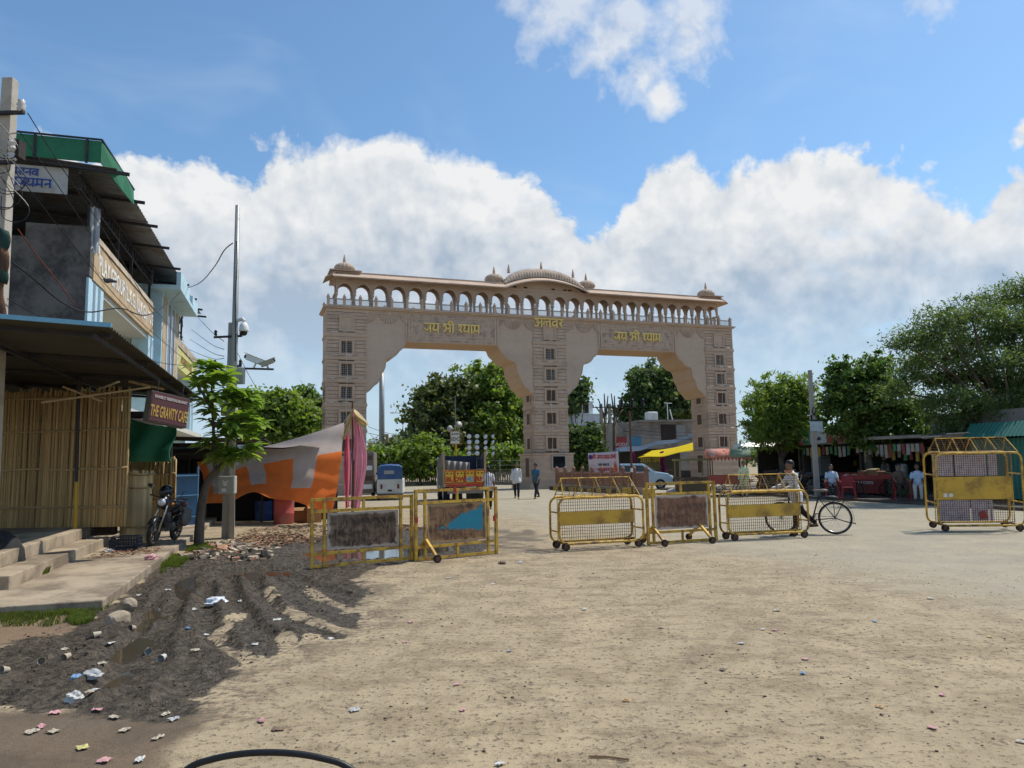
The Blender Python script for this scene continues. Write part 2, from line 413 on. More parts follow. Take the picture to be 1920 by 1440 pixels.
RUT = [gpl(t) for t in ([(470, 1070), (480, 1110), (520, 1150), (600, 1185), (680, 1205)], [(430, 1090), (440, 1130), (470, 1170), (530, 1205), (600, 1220)], [(390, 1100), (385, 1150), (395, 1190), (440, 1225), (500, 1250)],
       [(330, 1080), (300, 1130), (260, 1180), (240, 1240), (180, 1290)], [(350, 1075), (330, 1130), (300, 1190), (290, 1250), (230, 1310)], [(540, 1080), (590, 1100), (660, 1120)])]
PUD = [gpl(t) for t in ([(560, 1032), (640, 1022), (760, 1022), (850, 1016), (866, 1026), (800, 1037), (700, 1046), (600, 1050)],
       [(335, 1075), (365, 1072), (372, 1105), (352, 1120), (330, 1110)], [(215, 1208), (262, 1195), (296, 1202), (258, 1222), (215, 1240), (196, 1232)],
       [(250, 1238), (280, 1232), (240, 1270), (205, 1292), (190, 1282)], [(270, 1130), (300, 1128), (320, 1150), (280, 1160), (262, 1148)],
       [(410, 1068), (520, 1062), (560, 1064), (520, 1082), (420, 1084)], [(258, 1168), (280, 1150), (292, 1160), (268, 1190)])]
def axis(lo, hi, f0, f1, step):
    a = list(np.arange(f0, f1 + 1e-6, step)); s = step; v = f1
    while v < hi: s *= 1.35; v += s; a.append(min(v, hi))
    s = step; v = f0; b = []
    while v > lo: s *= 1.35; v -= s; b.append(max(v, lo))
    return np.array(b[::-1] + a)
gx = axis(-1500, 1500, -9.5, 3.5, .055); gy = axis(-120, 2200, 3.0, 16.5, .055)
X, Y = np.meshgrid(gx, gy); px, py = X.ravel(), Y.ravel()
w1 = (fbm(px, py, 1.1, 4, 1) - .5) * .65; w2 = (fbm(px, py, 4, 4, 5) - .5) * .34
ss = lambda v, a, b: (lambda t: t * t * (3 - 2 * t))(np.clip((v - a) / (b - a), 0, 1))
sdm = poly_sd(px, py, MUD) + w1 * .6 + w2
mud = ss(-sdm, -.20, .22)
trk = np.zeros_like(px)
for t in TRK: trk = np.maximum(trk, ss(-path_d(px, py, t) - np.abs(w2) * .3, -.14, -.06))
mud = mud * (1 - .95 * trk * (fbm(px, py, 5, 3, 31) > .36))
damp = ss(-(poly_sd(px, py, DAMP) + w1 * .5 + w2 * .5), -.08, .12)
soil = ss(-(poly_sd(px, py, SOIL) + w1 + w2), -.1, .2)
road = ss(-(poly_sd(px, py, ROAD) + w1 * 3), -2.2, 1.5)
stain = ss(-(poly_sd(px, py, STAIN) + w1 * 1.5 + w2 * 2), -.3, .4) * fbm(px, py, 3, 3, 77)
track = np.zeros_like(px)
for t in ([(1490, 1130), (1462, 1180), (1478, 1230), (1512, 1290)], [(1520, 1140), (1500, 1190), (1520, 1240)], [(900, 1060), (760, 1130), (690, 1210), (640, 1330)], [(960, 1065), (820, 1140), (740, 1230), (700, 1350)], [(1100, 1430), (1250, 1300), (1330, 1200), (1360, 1110)], [(1160, 1440), (1310, 1300), (1390, 1200), (1410, 1110)], [(700, 1200), (900, 1260), (1200, 1420)]):
    dd = path_d(px, py, gpl(t)) + w2 * .12; track = np.maximum(track, ss(-dd, -.11, -.05) * (.4 + .6 * fbm(px, py, 2, 2, 55)))
near = np.clip(1 - np.hypot(px, py - 8) / 22, 0, 1)
z = (fbm(px, py, .8, 3, 9) - .5) * .03 * near + (fbm(px, py, 6, 3, 12) - .5) * .012 * near
lump = (fbm(px, py, 3.2, 4, 15) - .5) * .15 + (fbm(px, py, 9, 3, 19) - .5) * .10
for t in RUT:
    dd = path_d(px, py, t) + w2 * .25
    lump = lump * (1 - .6 * np.exp(-(dd / .2) ** 2)) - .075 * np.exp(-(dd / .075) ** 2) + .055 * np.exp(-((dd - .17) / .06) ** 2)
    lump += .012 * np.sin(np.clip(dd, 0, .35) * 60) * np.exp(-(dd / .22) ** 2)
lump = np.where(lump > 0, lump, lump * .8)
inner = ss(-sdm, 0, .35)
z = z + mud * (lump * (.35 + .65 * inner) - .012)
pd = np.full(px.shape, 9.)
for p in PUD: pd = np.minimum(pd, poly_sd(px, py, p))
pd = pd + w2 * .7
pw = ss(-pd, -.16, .10)
z = np.where(mud > .02, np.maximum(z, -.030 + .02 * w2) * (1 - .75 * pw) - .080 * pw * mud, z)
ny, nx = X.shape
idx = np.arange(ny * nx).reshape(ny, nx)
quads = np.stack([idx[:-1, :-1], idx[:-1, 1:], idx[1:, 1:], idx[1:, :-1]], -1).reshape(-1, 4)
me = bpy.data.meshes.new('ground'); me.from_pydata(np.stack([px, py, z], 1).tolist(), [], quads.tolist())
me.polygons.foreach_set('use_smooth', [True] * len(me.polygons))
for nm, a in (('mud', mud), ('damp', damp), ('soil', soil), ('road', road), ('stain', stain), ('track', track), ('rim', ss(-(sdm + w1 * .8), -.8, .05))):
    at = me.attributes.new(nm, 'FLOAT', 'POINT'); at.data.foreach_set('value', a.astype(np.float32))
ZG = z.reshape(ny, nx).copy()
def ground_h(x, y):
    """height of the sheet under a point"""
    i = int(np.clip(np.searchsorted(gx, x) - 1, 0, nx - 2)); j = int(np.clip(np.searchsorted(gy, y) - 1, 0, ny - 2))
    Z = ZG; fx = (x - gx[i]) / (gx[i + 1] - gx[i]); fy = (y - gy[j]) / (gy[j + 1] - gy[j])
    return float((Z[j, i] * (1 - fx) + Z[j, i + 1] * fx) * (1 - fy) + (Z[j + 1, i] * (1 - fx) + Z[j + 1, i + 1] * fx) * fy)
t = NT('dusty_ground'); c = t.coord('Object')
A = lambda k: t.n('ShaderNodeAttribute', attribute_name=k).outputs['Fac']
big = t.noise(c, .35, 3, .6); mid = t.noise(c, 1.9, 4, .65, .4); fin = t.noise(c, 13, 4, .7); gr = t.noise(c, 90, 2, .7)
cs = t.n('ShaderNodeMapping'); t.set(cs.inputs['Vector'], c); cs.inputs['Rotation'].default_value = (0, 0, R(25)); cs.inputs['Scale'].default_value = (.8, 3.2, 1)
drag = t.noise(cs.outputs[0], 1.6, 4, .68, .3)
sand = t.mix(t.ramp(big, .3, .7), (0.344, 0.269, 0.167), (0.413, 0.321, 0.197))
sand = t.mix(t.math('MULTIPLY', t.ramp(mid, .42, .64), .75), sand, (0.244, 0.180, 0.104))
sand = t.mix(t.math('MULTIPLY', t.ramp(drag, .52, .68), .70), sand, (0.204, 0.150, 0.090))
sand = t.mix(t.math('MULTIPLY', t.ramp(fin, .54, .64), .75), sand, (0.148, 0.111, 0.067))
sand = t.mix(t.math('MULTIPLY', t.ramp(fin, .42, .30), .35), sand, (0.476, 0.379, 0.242))
dots = t.noise(c, 26, 2, .5); sand = t.mix(t.math('MULTIPLY', t.ramp(dots, .62, .67), .9), sand, (0.079, 0.059, 0.044))
sand = t.mix(t.math('MULTIPLY_ADD', gr, .5, -.1), sand, (0.328, 0.256, 0.159))
asp = t.mix(t.ramp(t.noise(c, .8, 3, .6), .3, .75), (0.362, 0.311, 0.217), (0.297, 0.262, 0.193))
asp = t.mix(t.math('MULTIPLY', t.ramp(t.noise(c, 7, 3, .7), .55, .75), .4), asp, (0.240, 0.207, 0.159))
base = t.mix(A('road'), sand, asp)
base = t.mix(t.math('MULTIPLY', A('soil'), .9), base, t.mix(mid, (0.160, 0.100, 0.056), (0.216, 0.136, 0.080)))
base = t.mix(t.math('MULTIPLY', A('damp'), .92), base, t.mix(t.ramp(mid, .35, .65), (0.084, 0.058, 0.036), (0.140, 0.098, 0.062)))
base = t.mix(t.ramp(A('stain'), .2, .6, 0, .75), base, (0.088, 0.070, 0.050))
mudc = t.mix(t.ramp(fin, .35, .68), (0.048, 0.038, 0.028), (0.125, 0.100, 0.072)); mudc = t.mix(t.math('MULTIPLY', t.ramp(mid, .5, .75), .5), mudc, (0.100, 0.080, 0.058)); mudc = t.mix(t.math('MULTIPLY', t.ramp(gr, .55, .75), .4), mudc, (0.130, 0.105, 0.075))
speck = t.math('MULTIPLY', t.ramp(t.math('ADD', gr, t.math('MULTIPLY_ADD', fin, .6, -.3)), .56, .66), t.ramp(t.math('ADD', mid, t.math('MULTIPLY_ADD', big, .5, -.25)), .40, .58))
trd = t.math('MULTIPLY', A('track'), t.ramp(t.math('SINE', t.math('MULTIPLY', t.math('ADD', drag, t.math('MULTIPLY', fin, .4)), 60)), -.2, .5))
base = t.mix(t.math('MULTIPLY', trd, .55), base, (.16, .125, .085))
base = t.mix(t.math('MULTIPLY', speck, .85), base, (.105, .078, .050))
base = t.mix(t.math('MULTIPLY', t.math('MULTIPLY', A('rim'), t.ramp(t.math('ADD', fin, t.math('MULTIPLY_ADD', mid, .6, -.3)), .40, .62)), .75), base, (.120, .092, .064))
M_ = t.ramp(t.math('ADD', A('mud'), t.math('ADD', t.math('MULTIPLY_ADD', fin, .9, -.45), t.math('MULTIPLY_ADD', mid, .9, -.45))), .35, .6)
base = t.mix(M_, base, mudc)
rough = t.math('MULTIPLY_ADD', M_, -.40, .93)
rough = t.math('ADD', rough, t.math('MULTIPLY', t.math('MULTIPLY_ADD', mid, 1.3, -.75), M_))
h = t.math('ADD', t.math('MULTIPLY', fin, .6), t.math('MULTIPLY', gr, .25))
h = t.math('ADD', h, t.math('MULTIPLY', mid, 1.2))
mb1 = t.n('ShaderNodeBump'); t.set(mb1.inputs['Height'], t.noise(c, 7, 5, .68, .5)); t.set(mb1.inputs['Strength'], t.math('MULTIPLY', M_, .9)); mb1.inputs['Distance'].default_value = .11
mb2 = t.bump(h, .9, .03, mb1.outputs[0])
me.materials.append(t.done(t.pbr(base, rough, 0, mb2, .35, Specular_IOR_Level=t.math('MULTIPLY_ADD', M_, -.22, .35))))
ground = struct(put('ground', me))

def water_mat():
    t = NT('muddy_water'); c = t.coord('Object')
    return t.done(t.pbr(t.mix(t.noise(c, 2, 3), (.05, .038, .026), (.07, .055, .038)), .04, 0, t.bump(t.noise(c, 9, 3), .03, .01), .5))
WATER = water_mat()
for i, p in enumerate(PUD):
    cx = sum(q[0] for q in p) / len(p); cy = sum(q[1] for q in p) / len(p)
    m = MB(); q = [((a - cx) * 1.6, (b - cy) * 1.6) for a, b in p]
    m.pxy(q, -.02, 0)
    o = struct(m.obj('puddle', WATER)); zs = min(ground_h(a, b) for a, b in p + [(cx, cy)])
    o.location = (cx, cy, -.050 - .0012 * i)
# ------------------------------------------------------------------ gateway
STONE = mat('pink_sandstone', (.475, .345, .252), .88, 0, .14, .9, (.30, .225, .175), .3, .55, .35, 30, fine=.12)
STONE2 = mat('dressed_sandstone', (.525, .385, .282), .88, 0, .12, 1.1, (.32, .24, .185), .25, .7, .4, 22, fine=.12)
PLAST = mat('sandstone_cladding', (.52, .39, .292), .9, 0, .10, .6, (.40, .305, .235), .30, .45, .25, 14)
SOFF = mat('warm_soffit', (.50, .34, .225), .85, 0, .08, .7, None, bump=.1)
DARKW = mat('brown_shutter', (.105, .062, .042), .7, 0, .25, 8, bump=.3)
DARKIN = mat('dark_recess', (.035, .028, .025), .9, bump=0)
JALI = mat('pale_stone_lattice', (.33, .29, .25), .8, 0, .2, 10)
GOLD = mat('gilded_letters', (.85, .62, .20), .45, .1, .15, 6, bump=.1)
DOMES = mat('dome_sandstone', (.43, .325, .245), .85, 0, .14, 2.5, (.23, .18, .14), .35, 1.5, .3, 30)
gate_o = Matrix.Rotation(R(19.9), 4, 'Z') @ Vector((5.5, 43.9, 0))
gate = thing('gateway', 'tall twin arched pink sandstone gateway with arcaded gallery and gold lettering', 'gateway', gate_o, R(19.9))
TC = [0.0, 13.05, 26.15]; HW = 1.18; ROWS = [10.1, 8.68, 7.33, 5.97, 4.49, 2.88]; BANDS = [9.4, 8.02, 6.66, 5.24, 3.7]
BY0, BY1 = 0.0, 2.5      # beam front / back
PY0, PY1 = -.035, 2.0    # pier front / back
def courses(z0, z1, h):
    n = max(1, round((z1 - z0) / h)); return [(z0 + (z1 - z0) * i / n, z0 + (z1 - z0) * (i + 1) / n) for i in range(n)]
# window parts shared between the towers
def win_meshes():
    fw_, fh, ww, wh = .90, .98, .62, .70
    m = MB()   # frame: outer raised rim and sunk inner rim
    for (a, b, y0, y1) in ((fw_ / 2, ww / 2 + .06, -.07, .0), (ww / 2 + .07, ww / 2, -.035, .16)):
        ha, hb = a / (fw_ / 2) * fh / 2, b / (ww / 2) * wh / 2 if b <= ww / 2 else wh / 2 + .06
        ha = fh / 2 if a == fw_ / 2 else wh / 2 + .07
        m.b2((-a, y0, -ha), (a, y1, -hb)); m.b2((-a, y0, hb), (a, y1, ha)); m.b2((-a, y0, -hb), (-b, y1, hb)); m.b2((b, y0, -hb), (a, y1, hb))
    fr_ = m.mesh('window_frame', STONE2)
    m = MB(); m.b2((-ww / 2, .145, -wh / 2), (ww / 2, .165, wh / 2)); back = m.mesh('pane', DARKIN)
    m = MB()
    for i in range(6):
        x = -ww / 2 + ww * (i + .5) / 6; m.bar((x, .10, -wh / 2), (x, .10, wh / 2), .022)
        zz = -wh / 2 + wh * (i + .5) / 6; m.bar((-ww / 2, .10, zz), (ww / 2, .10, zz), .022, .018)
        for j in range(6):
            m.box((-ww / 2 + ww * (i + .5) / 6, .10, -wh / 2 + wh * (j + .5) / 6), (.06, .02, .06), rotm('Y', R(45)))
    jali = m.mesh('lattice', JALI)
    m = MB()
    for i in range(5): m.b2((-ww / 2 + ww * i / 5 + .006, .06, -wh / 2), (-ww / 2 + ww * (i + 1) / 5 - .006, .10, wh / 2))
    m.b2((-ww / 2, .04, -.05), (ww / 2, .062, .05)); shut = m.mesh('shutter', DARKW)
    m = MB(); m.b2((-ww / 2, .0, -wh / 2), (ww / 2, .05, wh / 2)); blind = m.mesh('blind_panel', STONE2)
    return fr_, back, jali, shut, blind
WF, WB, WJ, WS, WBL = win_meshes()
def window(x, y, zc, kind, rz=0, sx=1, sz=1, sy=1):
    f = put('window', WF, gate, (x, y, zc), (0, 0, rz)); f.scale = (sx, sy, sz)
    if kind == 'blind': put('blind_panel', WBL, f)
    else:
        put('pane', WB, f); put({'jali': 'lattice', 'shut': 'shutter'}[kind], WJ if kind == 'jali' else WS, f)
for ti, a in enumerate(TC):
    # core, kept behind the facing courses
    MB().b2((a - HW + .03, PY0 + .20, 0), (a + HW - .03, PY1 - .03, 11.0)).obj('core', STONE, gate)
    edges = [2.22] + sorted(BANDS) + [10.98]
    for k in range(len(edges) - 1):
        z0, z1 = edges[k] + (.15 if k else .06), edges[k + 1] - (.10 if k < len(edges) - 2 else 0)
        zc = sorted(ROWS)[k]
        for (c0, c1) in courses(z0, z1, .215):
            g = .012; wy = abs((c0 + c1) / 2 - zc) < .49; dy = rng.uniform(-.008, .008)
            for (xa, xb) in (((a - HW, a - .455), (a + .455, a + HW)) if wy else ((a - HW, a + HW),)):
                MB().b2((xa, PY0 + dy, c0 + g), (xb, PY1, c1 - g)).obj('stone_course', STONE if rng.random() < .6 else STONE2, gate)
        kind = 'blind' if k == 5 else ('jali' if (k >= 3 or (k >= 2 and ti == 0)) else 'shut')
        if ti == 0 and k == 1: kind = 'jali'
        window(a, PY0, zc, kind)
        if k < 3:
            for s in (-1, 1): window(a + s * (HW + .035), 1.0, zc, 'shut', s * R(90), .92, 1, .22)
        # carved arched niches either side of the window
        for s in (-1, 1):
            m = MB(); xc = a + s * .83
            pts = [(xc - .26, PY0 - .012, zc - .42), (xc - .26, PY0 - .012, zc + .2)] + [(xc - .26 * math.cos(t), PY0 - .012, zc + .2 + .24 * math.sin(t)) for t in np.linspace(.3, math.pi - .3, 7)] + [(xc + .26, PY0 - .012, zc + .2), (xc + .26, PY0 - .012, zc - .42)]
            m.tube(pts, .018, 4); m.obj('carved_niche', STONE2, gate)
    for b in BANDS:   # double moulding between storeys
        m = MB()
        for (z0, z1, o) in ((b - .10, b - .03, .035), (b - .03, b + .05, .055), (b + .05, b + .15, .025)):
            m.b2((a - HW - o, PY0 - o, z0), (a + HW + o, PY1 + o, z1 - .003))
        m.obj('string_moulding', STONE2, gate)
    # plinth
    hw = HW + .22
    for i, (c0, c1) in enumerate(courses(0.5, 2.14, .235)):
        MB().b2((a - hw + .001 * i, PY0 - .20 - .001 * i, c0 + .008), (a + hw - .001 * i, PY1 + .20, c1 - .008)).obj('plinth_course', STONE if i % 2 else STONE2, gate)
    MB().b2((a - hw + .06, PY0 - .15, 0.4), (a + hw - .06, PY1 + .15, 2.12)).obj('plinth_core', STONE, gate)
    MB().b2((a - hw - .08, PY0 - .28, 2.14), (a + hw + .08, PY1 + .28, 2.25)).obj('plinth_cap', STONE2, gate, bevel=.02)
    m = MB()
    for i, (h, o) in enumerate(((.2, .45), (.17, .30), (.13, .12))): m.b2((a - hw - o, PY0 - .2 - o, sum((.2, .17, .13)[:i])), (a + hw + o, PY1 + .2 + o, sum((.2, .17, .13)[:i + 1]) - .001))
    m.obj('base_step', STONE, gate)
    m = MB(); m.b2((a - hw - .012, .55, .75), (a - hw - .002, 1.15, 1.95)); m.obj('niche_door', DARKW, gate)
# black notice panel on the middle plinth
m = MB(); m.b2((13.05 - .18, PY0 - .30, 1.22), (13.05 + .85, PY0 - .21, 2.10)); scr = m.obj('notice_frame', mat('pale_frame', (.42, .36, .30), .6), gate)
MB().b2((13.05 - .08, PY0 - .315, 1.30), (13.05 + .75, PY0 - .298, 2.03)).obj('notice_panel', mat('black_glass', (.012, .012, .014), .12, bump=0, var=.05), scr)
# beam with two cusped openings
def cusp(x0, x1):
    P = [(0, 6.0), (.10, 6.02), (.22, 6.12), (.34, 6.26), (.48, 6.40), (.66, 6.53), (.78, 6.72), (.86, 6.95), (.90, 7.12), (1.02, 7.24), (1.10, 7.45), (1.15, 7.75), (1.20, 7.95), (1.24, 8.05),
         (1.42, 8.10), (1.62, 8.17), (1.78, 8.27), (1.92, 8.42), (2.00, 8.55), (2.16, 8.66), (2.28, 8.82), (2.36, 9.02), (2.42, 9.12)]
    return [(x0 + a, z) for a, z in P] + [(x1 - a, z) for a, z in reversed(P)]
TOPZ = 10.98
poly_full = []
for k in range(2):
    x0, x1 = TC[k] + HW, TC[k + 1] - HW
    prof = cusp(x0, x1)
    poly = [(x0, TOPZ)] + [(x0, prof[0][1])] + prof[1:-1] + [(x1, prof[-1][1]), (x1, TOPZ)]
    m = MB(); m.cur = 0; m.pxz(poly, BY0, BY1)
    for i, f in enumerate(m.f):      # soffit faces take a warmer tone than the spandrel
        if len(f) == 4:
            zz = [m.v[j][2] for j in f]
            if max(zz) < 9.2 and not (abs(m.v[f[0]][0] - x0) < 1e-4 and abs(m.v[f[1]][0] - x0) < 1e-4) and not (abs(m.v[f[0]][0] - x1) < 1e-4 and abs(m.v[f[1]][0] - x1) < 1e-4): m.mi[i] = 1
    sp = m.obj('arch_spandrel', [PLAST, SOFF], gate)
    # cladding slabs: shallow joints
    m = MB()
    for zz in (7.0, 7.75, 8.5, 9.45, 10.2):
        for s in (0, 1):
            lim = max([q[0] for q in prof[:len(prof) // 2] if q[1] <= zz] + [x0]) - x0 if zz < 9.12 else 3.4
            xa, xb = (x0 + .02, x0 + max(.3, lim - .15)) if s == 0 else (x1 - max(.3, lim - .15), x1 - .02)
            m.b2((xa, BY0 - .004, zz - .008), (xb, BY0 + .01, zz + .008))
    for xx in (x0 + 1.1, x0 + 2.2, x1 - 1.1, x1 - 2.2): m.b2((xx - .008, BY0 - .004, 9.3), (xx + .008, BY0 + .01, 10.2))
    stuff(m.obj('cladding_joint', STONE, sp))
    # moulded border along the arch edge
    m = MB(); m.tube([(p[0] + (0.05 if i == 0 else 0), BY0 - .008, p[1] + .07) for i, p in enumerate(prof)], .03, 5); m.obj('arch_border', STONE2, sp)
    # carved name panel
    xm = (x0 + x1) / 2
    m = MB()
    m.b2((xm - 2.75, BY0 - .03, 9.22), (xm + 2.75, BY0 - .002, 10.86))
    nm = m.obj('carved_panel', mat('carved_sandstone', (.49, .36, .27), .9, 0, .2, 5, (.2, .15, .12), .4, 3, .9, 16), sp)
    m = MB()
    for s in (-1, 1):
        for q in (2.78, 2.95): m.b2((xm + s * q - .05, BY0 - .06, 9.2), (xm + s * q + .05, BY0 - .001, 10.9))
    m.b2((xm - 2.7, BY0 - .055, 9.50), (xm + 2.7, BY0 - .028, 9.56)); m.b2((xm - 2.7, BY0 - .05, 10.55), (xm + 2.7, BY0 - .028, 10.60))
    for i in range(44):
        x = xm - 2.62 + i * .122
        for zc in (9.36, 10.72): m.ell((x, BY0 - .03, zc), (.045, .025, .075), 6, 4)
    m.obj('panel_carving', STONE2, sp)
    m = MB(); dev_text(m, JAI, .52, BY0 - .10, .14, .10, (xm - .05, 9.80)); m.obj('gold_lettering', GOLD, nm)
    # shell fans under the gallery
    for s in (-1, 1):
        for fi, (off, a0, a1) in enumerate(((0.0, 0, 90), (1.35, 0, 180), (2.62, 90, 180))):
            base = x0 if s == -1 else x1; xc = base + (-s) * off * 1.0
            m = MB(); nr = 11 if a1 - a0 > 100 else 6
            for i in range(nr):
                an = R(lerp(a0, a1, (i + .5) / nr)); dx = math.cos(an) * (1 if s == -1 else -1); dzv = -math.sin(an)
                p0 = (xc + dx * .16, BY0 - .004, 10.84 + dzv * .16); p1 = (xc + dx * .62, BY0 - .022, 10.84 + dzv * .62)
                m.tube([p0, p1], [.022, .075], 6)
            m.ell((xc, BY0 - .0, 10.84), (.12, .04, .12), 10, 6)
            m.obj('shell_fan', STONE2, sp)
m = MB(); dev_text(m, ALW, .55, PY0 - .09, .14, .09, (13.0, 10.44)); m.obj('gold_lettering', GOLD, gate)
# ledge under the gallery
m = MB()
for (z0, z1, o) in ((10.98, 11.06, .10), (11.06, 11.14, .18)): m.b2((-HW - o, BY0 - .05 - o, z0), (26.15 + HW + o, BY1 + o, z1 - .002))
m.obj('gallery_ledge', STONE2, gate)
# railing
RP = MB(); RP.b2((-.075, -.075, 0), (.075, .075, .52)); RP.b2((-.095, -.095, .52), (.095, .095, .57)); RP.lathe([(.06, .57), (.075, .62), (.05, .68), (.015, .74)], 8)
rpm = RP.mesh('railing_post', STONE)
PAN = MB(); PAN.b2((-.36, -.02, .03), (.36, .02, .09)); PAN.b2((-.36, -.03, .40), (.36, .03, .46))
for i in range(5):
    x = -.30 + i * .15
    PAN.tube([(x, 0, .09), (x + .07, 0, .17), (x, 0, .245), (x - .07, 0, .32), (x, 0, .40)], .012, 4); PAN.tube([(x, 0, .09), (x - .07, 0, .17), (x, 0, .245), (x + .07, 0, .32), (x, 0, .40)], .012, 4)
panm = PAN.mesh('railing_panel', JALI)
NP = 31; sp_ = (26.15 + 2 * 1.08) / (NP - 1)
for i in range(NP):
    x = -1.08 + i * sp_
    put('railing_post', rpm, gate, (x, .02, 11.135))
    if i % 2 == 0 or i == NP - 1: put('railing_post', rpm, gate, (x, 2.42, 11.135))
    if i < NP - 1:
        o = put('railing_panel', panm, gate, (x + sp_ / 2, .02, 11.135)); o.scale = (sp_ / .94 * 1.08, 1, 1)
# arcade: 25 bays, two rows
SPB = 26.25 / 24; ax0 = -SPB / 2
cm = MB(); cm.b2((-.085, -.085, 0), (.085, .085, .16)); cm.b2((-.06, -.06, .16), (.06, .06, .80)); cm.b2((-.08, -.08, .80), (.08, .08, .86)); cm.b2((-.12, -.075, .86), (.12, .075, .95))
colm = cm.mesh('column', STONE)
hw = SPB / 2 - .05
prof = [(-hw, 0), (-hw + .03, .06), (-hw + .09, .08)] + [(-(hw - .06) * math.cos(t), .10 + .54 * math.sin(t)) for t in np.linspace(.16, math.pi - .16, 13)] + [(hw - .09, .08), (hw - .03, .06), (hw, 0)]
am = MB(); am.pxz([(-SPB / 2, 0)] + prof + [(SPB / 2, 0), (SPB / 2, .92), (-SPB / 2, .92)], -.06, .06); archm = am.mesh('arcade_arch', STONE)
ZC = 11.14
for row, y in enumerate((.85, 1.65)):
    for i in range(26): put('column', colm, gate, (ax0 + i * SPB, y, ZC))
    for i in range(25): put('arcade_arch', archm, gate, (ax0 + (i + .5) * SPB, y, ZC + .95))
for i in (0, 25):
    am = MB(); am.b2((ax0 + i * SPB - .05, .92, ZC + 1.5), (ax0 + i * SPB + .05, 1.58, ZC + 1.9)); am.obj('end_lintel', STONE, gate)
    put('column', colm, gate, (ax0 + i * SPB, 1.25, ZC))
# sloping eaves (chhajja) left and right of the curved middle roof, roof slab
def eave(xa, xb, name):
    m = MB(); zb, zt = 12.96, 13.28
    m.pyz([(.78, zt), (.06, zb - .04), (.06, zb + .03), (.78, zt + .10)], xa, xb); m.pyz([(1.72, zt), (2.44, zb - .04), (2.44, zb + .03), (1.72, zt + .10)], xa, xb)
    return m.obj(name, STONE, gate)
xl0, xl1 = ax0 - .55, 10.30; xr0, xr1 = 15.95, 26.80 + .45
eave(xl0 + .3, xl1, 'eave'); eave(xr0, xr1 - .3, 'eave')
m = MB(); m.b2((ax0 - .1, .74, 13.0), (26.8 + .1, 1.76, 13.10)); m.b2((ax0 - .25, .70, 13.26), (10.3, 1.80, 13.44)); m.b2((15.95, .70, 13.26), (26.8 + .25, 1.80, 13.44)); m.obj('roof_slab', STONE2, gate)
for xe, s in ((ax0 - .05, -1), (26.85, 1)):
    m = MB(); m.prism([(0, 13.28), (.62, 12.93), (.62, 13.0), (0, 13.38)], lambda a, b, xe=xe, s=s: (xe + s * a, .45, b), lambda a, b, xe=xe, s=s: (xe + s * a, 2.05, b)); m.obj('end_eave', STONE, gate)
# curved bangla roof
xa, xb = 10.15, 16.1
def arcz(t, base, rise): return base + rise * (1 - (2 * t - 1) ** 2)
m = MB(); n = 24
def strip(y0, y1, f0, f1, th):
    for i in range(n):
        t0, t1 = i / n, (i + 1) / n
        for (ta, tb) in ((t0, t1),):
            p = [(lerp(xa, xb, ta), y0, f0(ta)), (lerp(xa, xb, tb), y0, f0(tb)), (lerp(xa, xb, tb), y1, f1(tb)), (lerp(xa, xb, ta), y1, f1(ta))]
            q = [(a, b, c + th) for a, b, c in p]
            m.add(p + q, [(0, 1, 2, 3), (7, 6, 5, 4), (0, 1, 5, 4), (2, 3, 7, 6)] + ([(0, 3, 7, 4)] if i == 0 else []) + ([(1, 2, 6, 5)] if i == n - 1 else []))
strip(.06, .80, lambda t: arcz(t, 12.93, .62), lambda t: arcz(t, 13.26, .66), .09); m.obj('curved_eave', STONE2, gate); m = MB(); strip(2.44, 1.70, lambda t: arcz(t, 12.93, .62), lambda t: arcz(t, 13.26, .66), .09)
m.obj('curved_eave', STONE2, gate)
m = MB()
for y0, y1 in ((.80, .90), (1.60, 1.70)):
    pl = [(xa + .1, 13.02)] + [(lerp(xa + .1, xb - .1, t), arcz(t, 13.12, .80)) for t in np.linspace(0, 1, 17)] + [(xb - .1, 13.02)]
    m.pxz(pl, y0, y1)
m.obj('tympanum', STONE, gate)
m = MB()
for x in (11.0, 11.75, 13.75, 14.6, 14.95): m.b2((x - .12, .775, 13.18), (x + .12, .798, 13.27))
m.obj('tympanum_vent', DARKIN, gate)
# ribbed vault
nr = 30
for i in range(nr):
    m = MB(); t0, t1 = .015 + .97 * i / nr, .015 + .97 * (i + 1) / nr; vs = []; K = 9
    for t, bul in ((t0, 0), ((t0 + t1) / 2, .055), (t1, 0)):
        x = lerp(xa, xb, t); zb = arcz(t, 13.30, .64); hgt = .62 * min(1, (1 - abs(2 * t - 1) ** 5)) + .04
        for k in range(K + 1):
            an = math.pi * k / K; vs.append((x, 1.25 - (.66 + bul) * math.cos(an), zb + (hgt + bul) * math.sin(an) ** .8))
    fs = [(j * (K + 1) + k, j * (K + 1) + k + 1, (j + 1) * (K + 1) + k + 1, (j + 1) * (K + 1) + k) for j in range(2) for k in range(K)]
    m.add(vs, fs); m.obj('vault_rib', DOMES, gate, smooth=True)
m = MB()
for i in range(40):
    t = .05 + .9 * i / 39; x = lerp(xa, xb, t); zt = arcz(t, 13.30, .64) + .62 * (1 - abs(2 * t - 1) ** 5) + .04
    m.lathe([(.05, -.03), (.055, .03), (.03, .07), (.008, .14)], 6, (x, 1.25, zt))
m.tube([(lerp(xa, xb, t), 1.25, arcz(t, 13.30, .64) + .62 * (1 - abs(2 * t - 1) ** 5) + .03) for t in np.linspace(.05, .95, 16)], .05, 5)
m.obj('ridge_cresting', STONE, gate)
fin = [(.05, 0), (.12, .04), (.10, .09), (.06, .12), (.11, .19), (.10, .25), (.05, .29), (.085, .36), (.07, .42), (.035, .46), (.05, .51), (.04, .57), (.006, .70)]
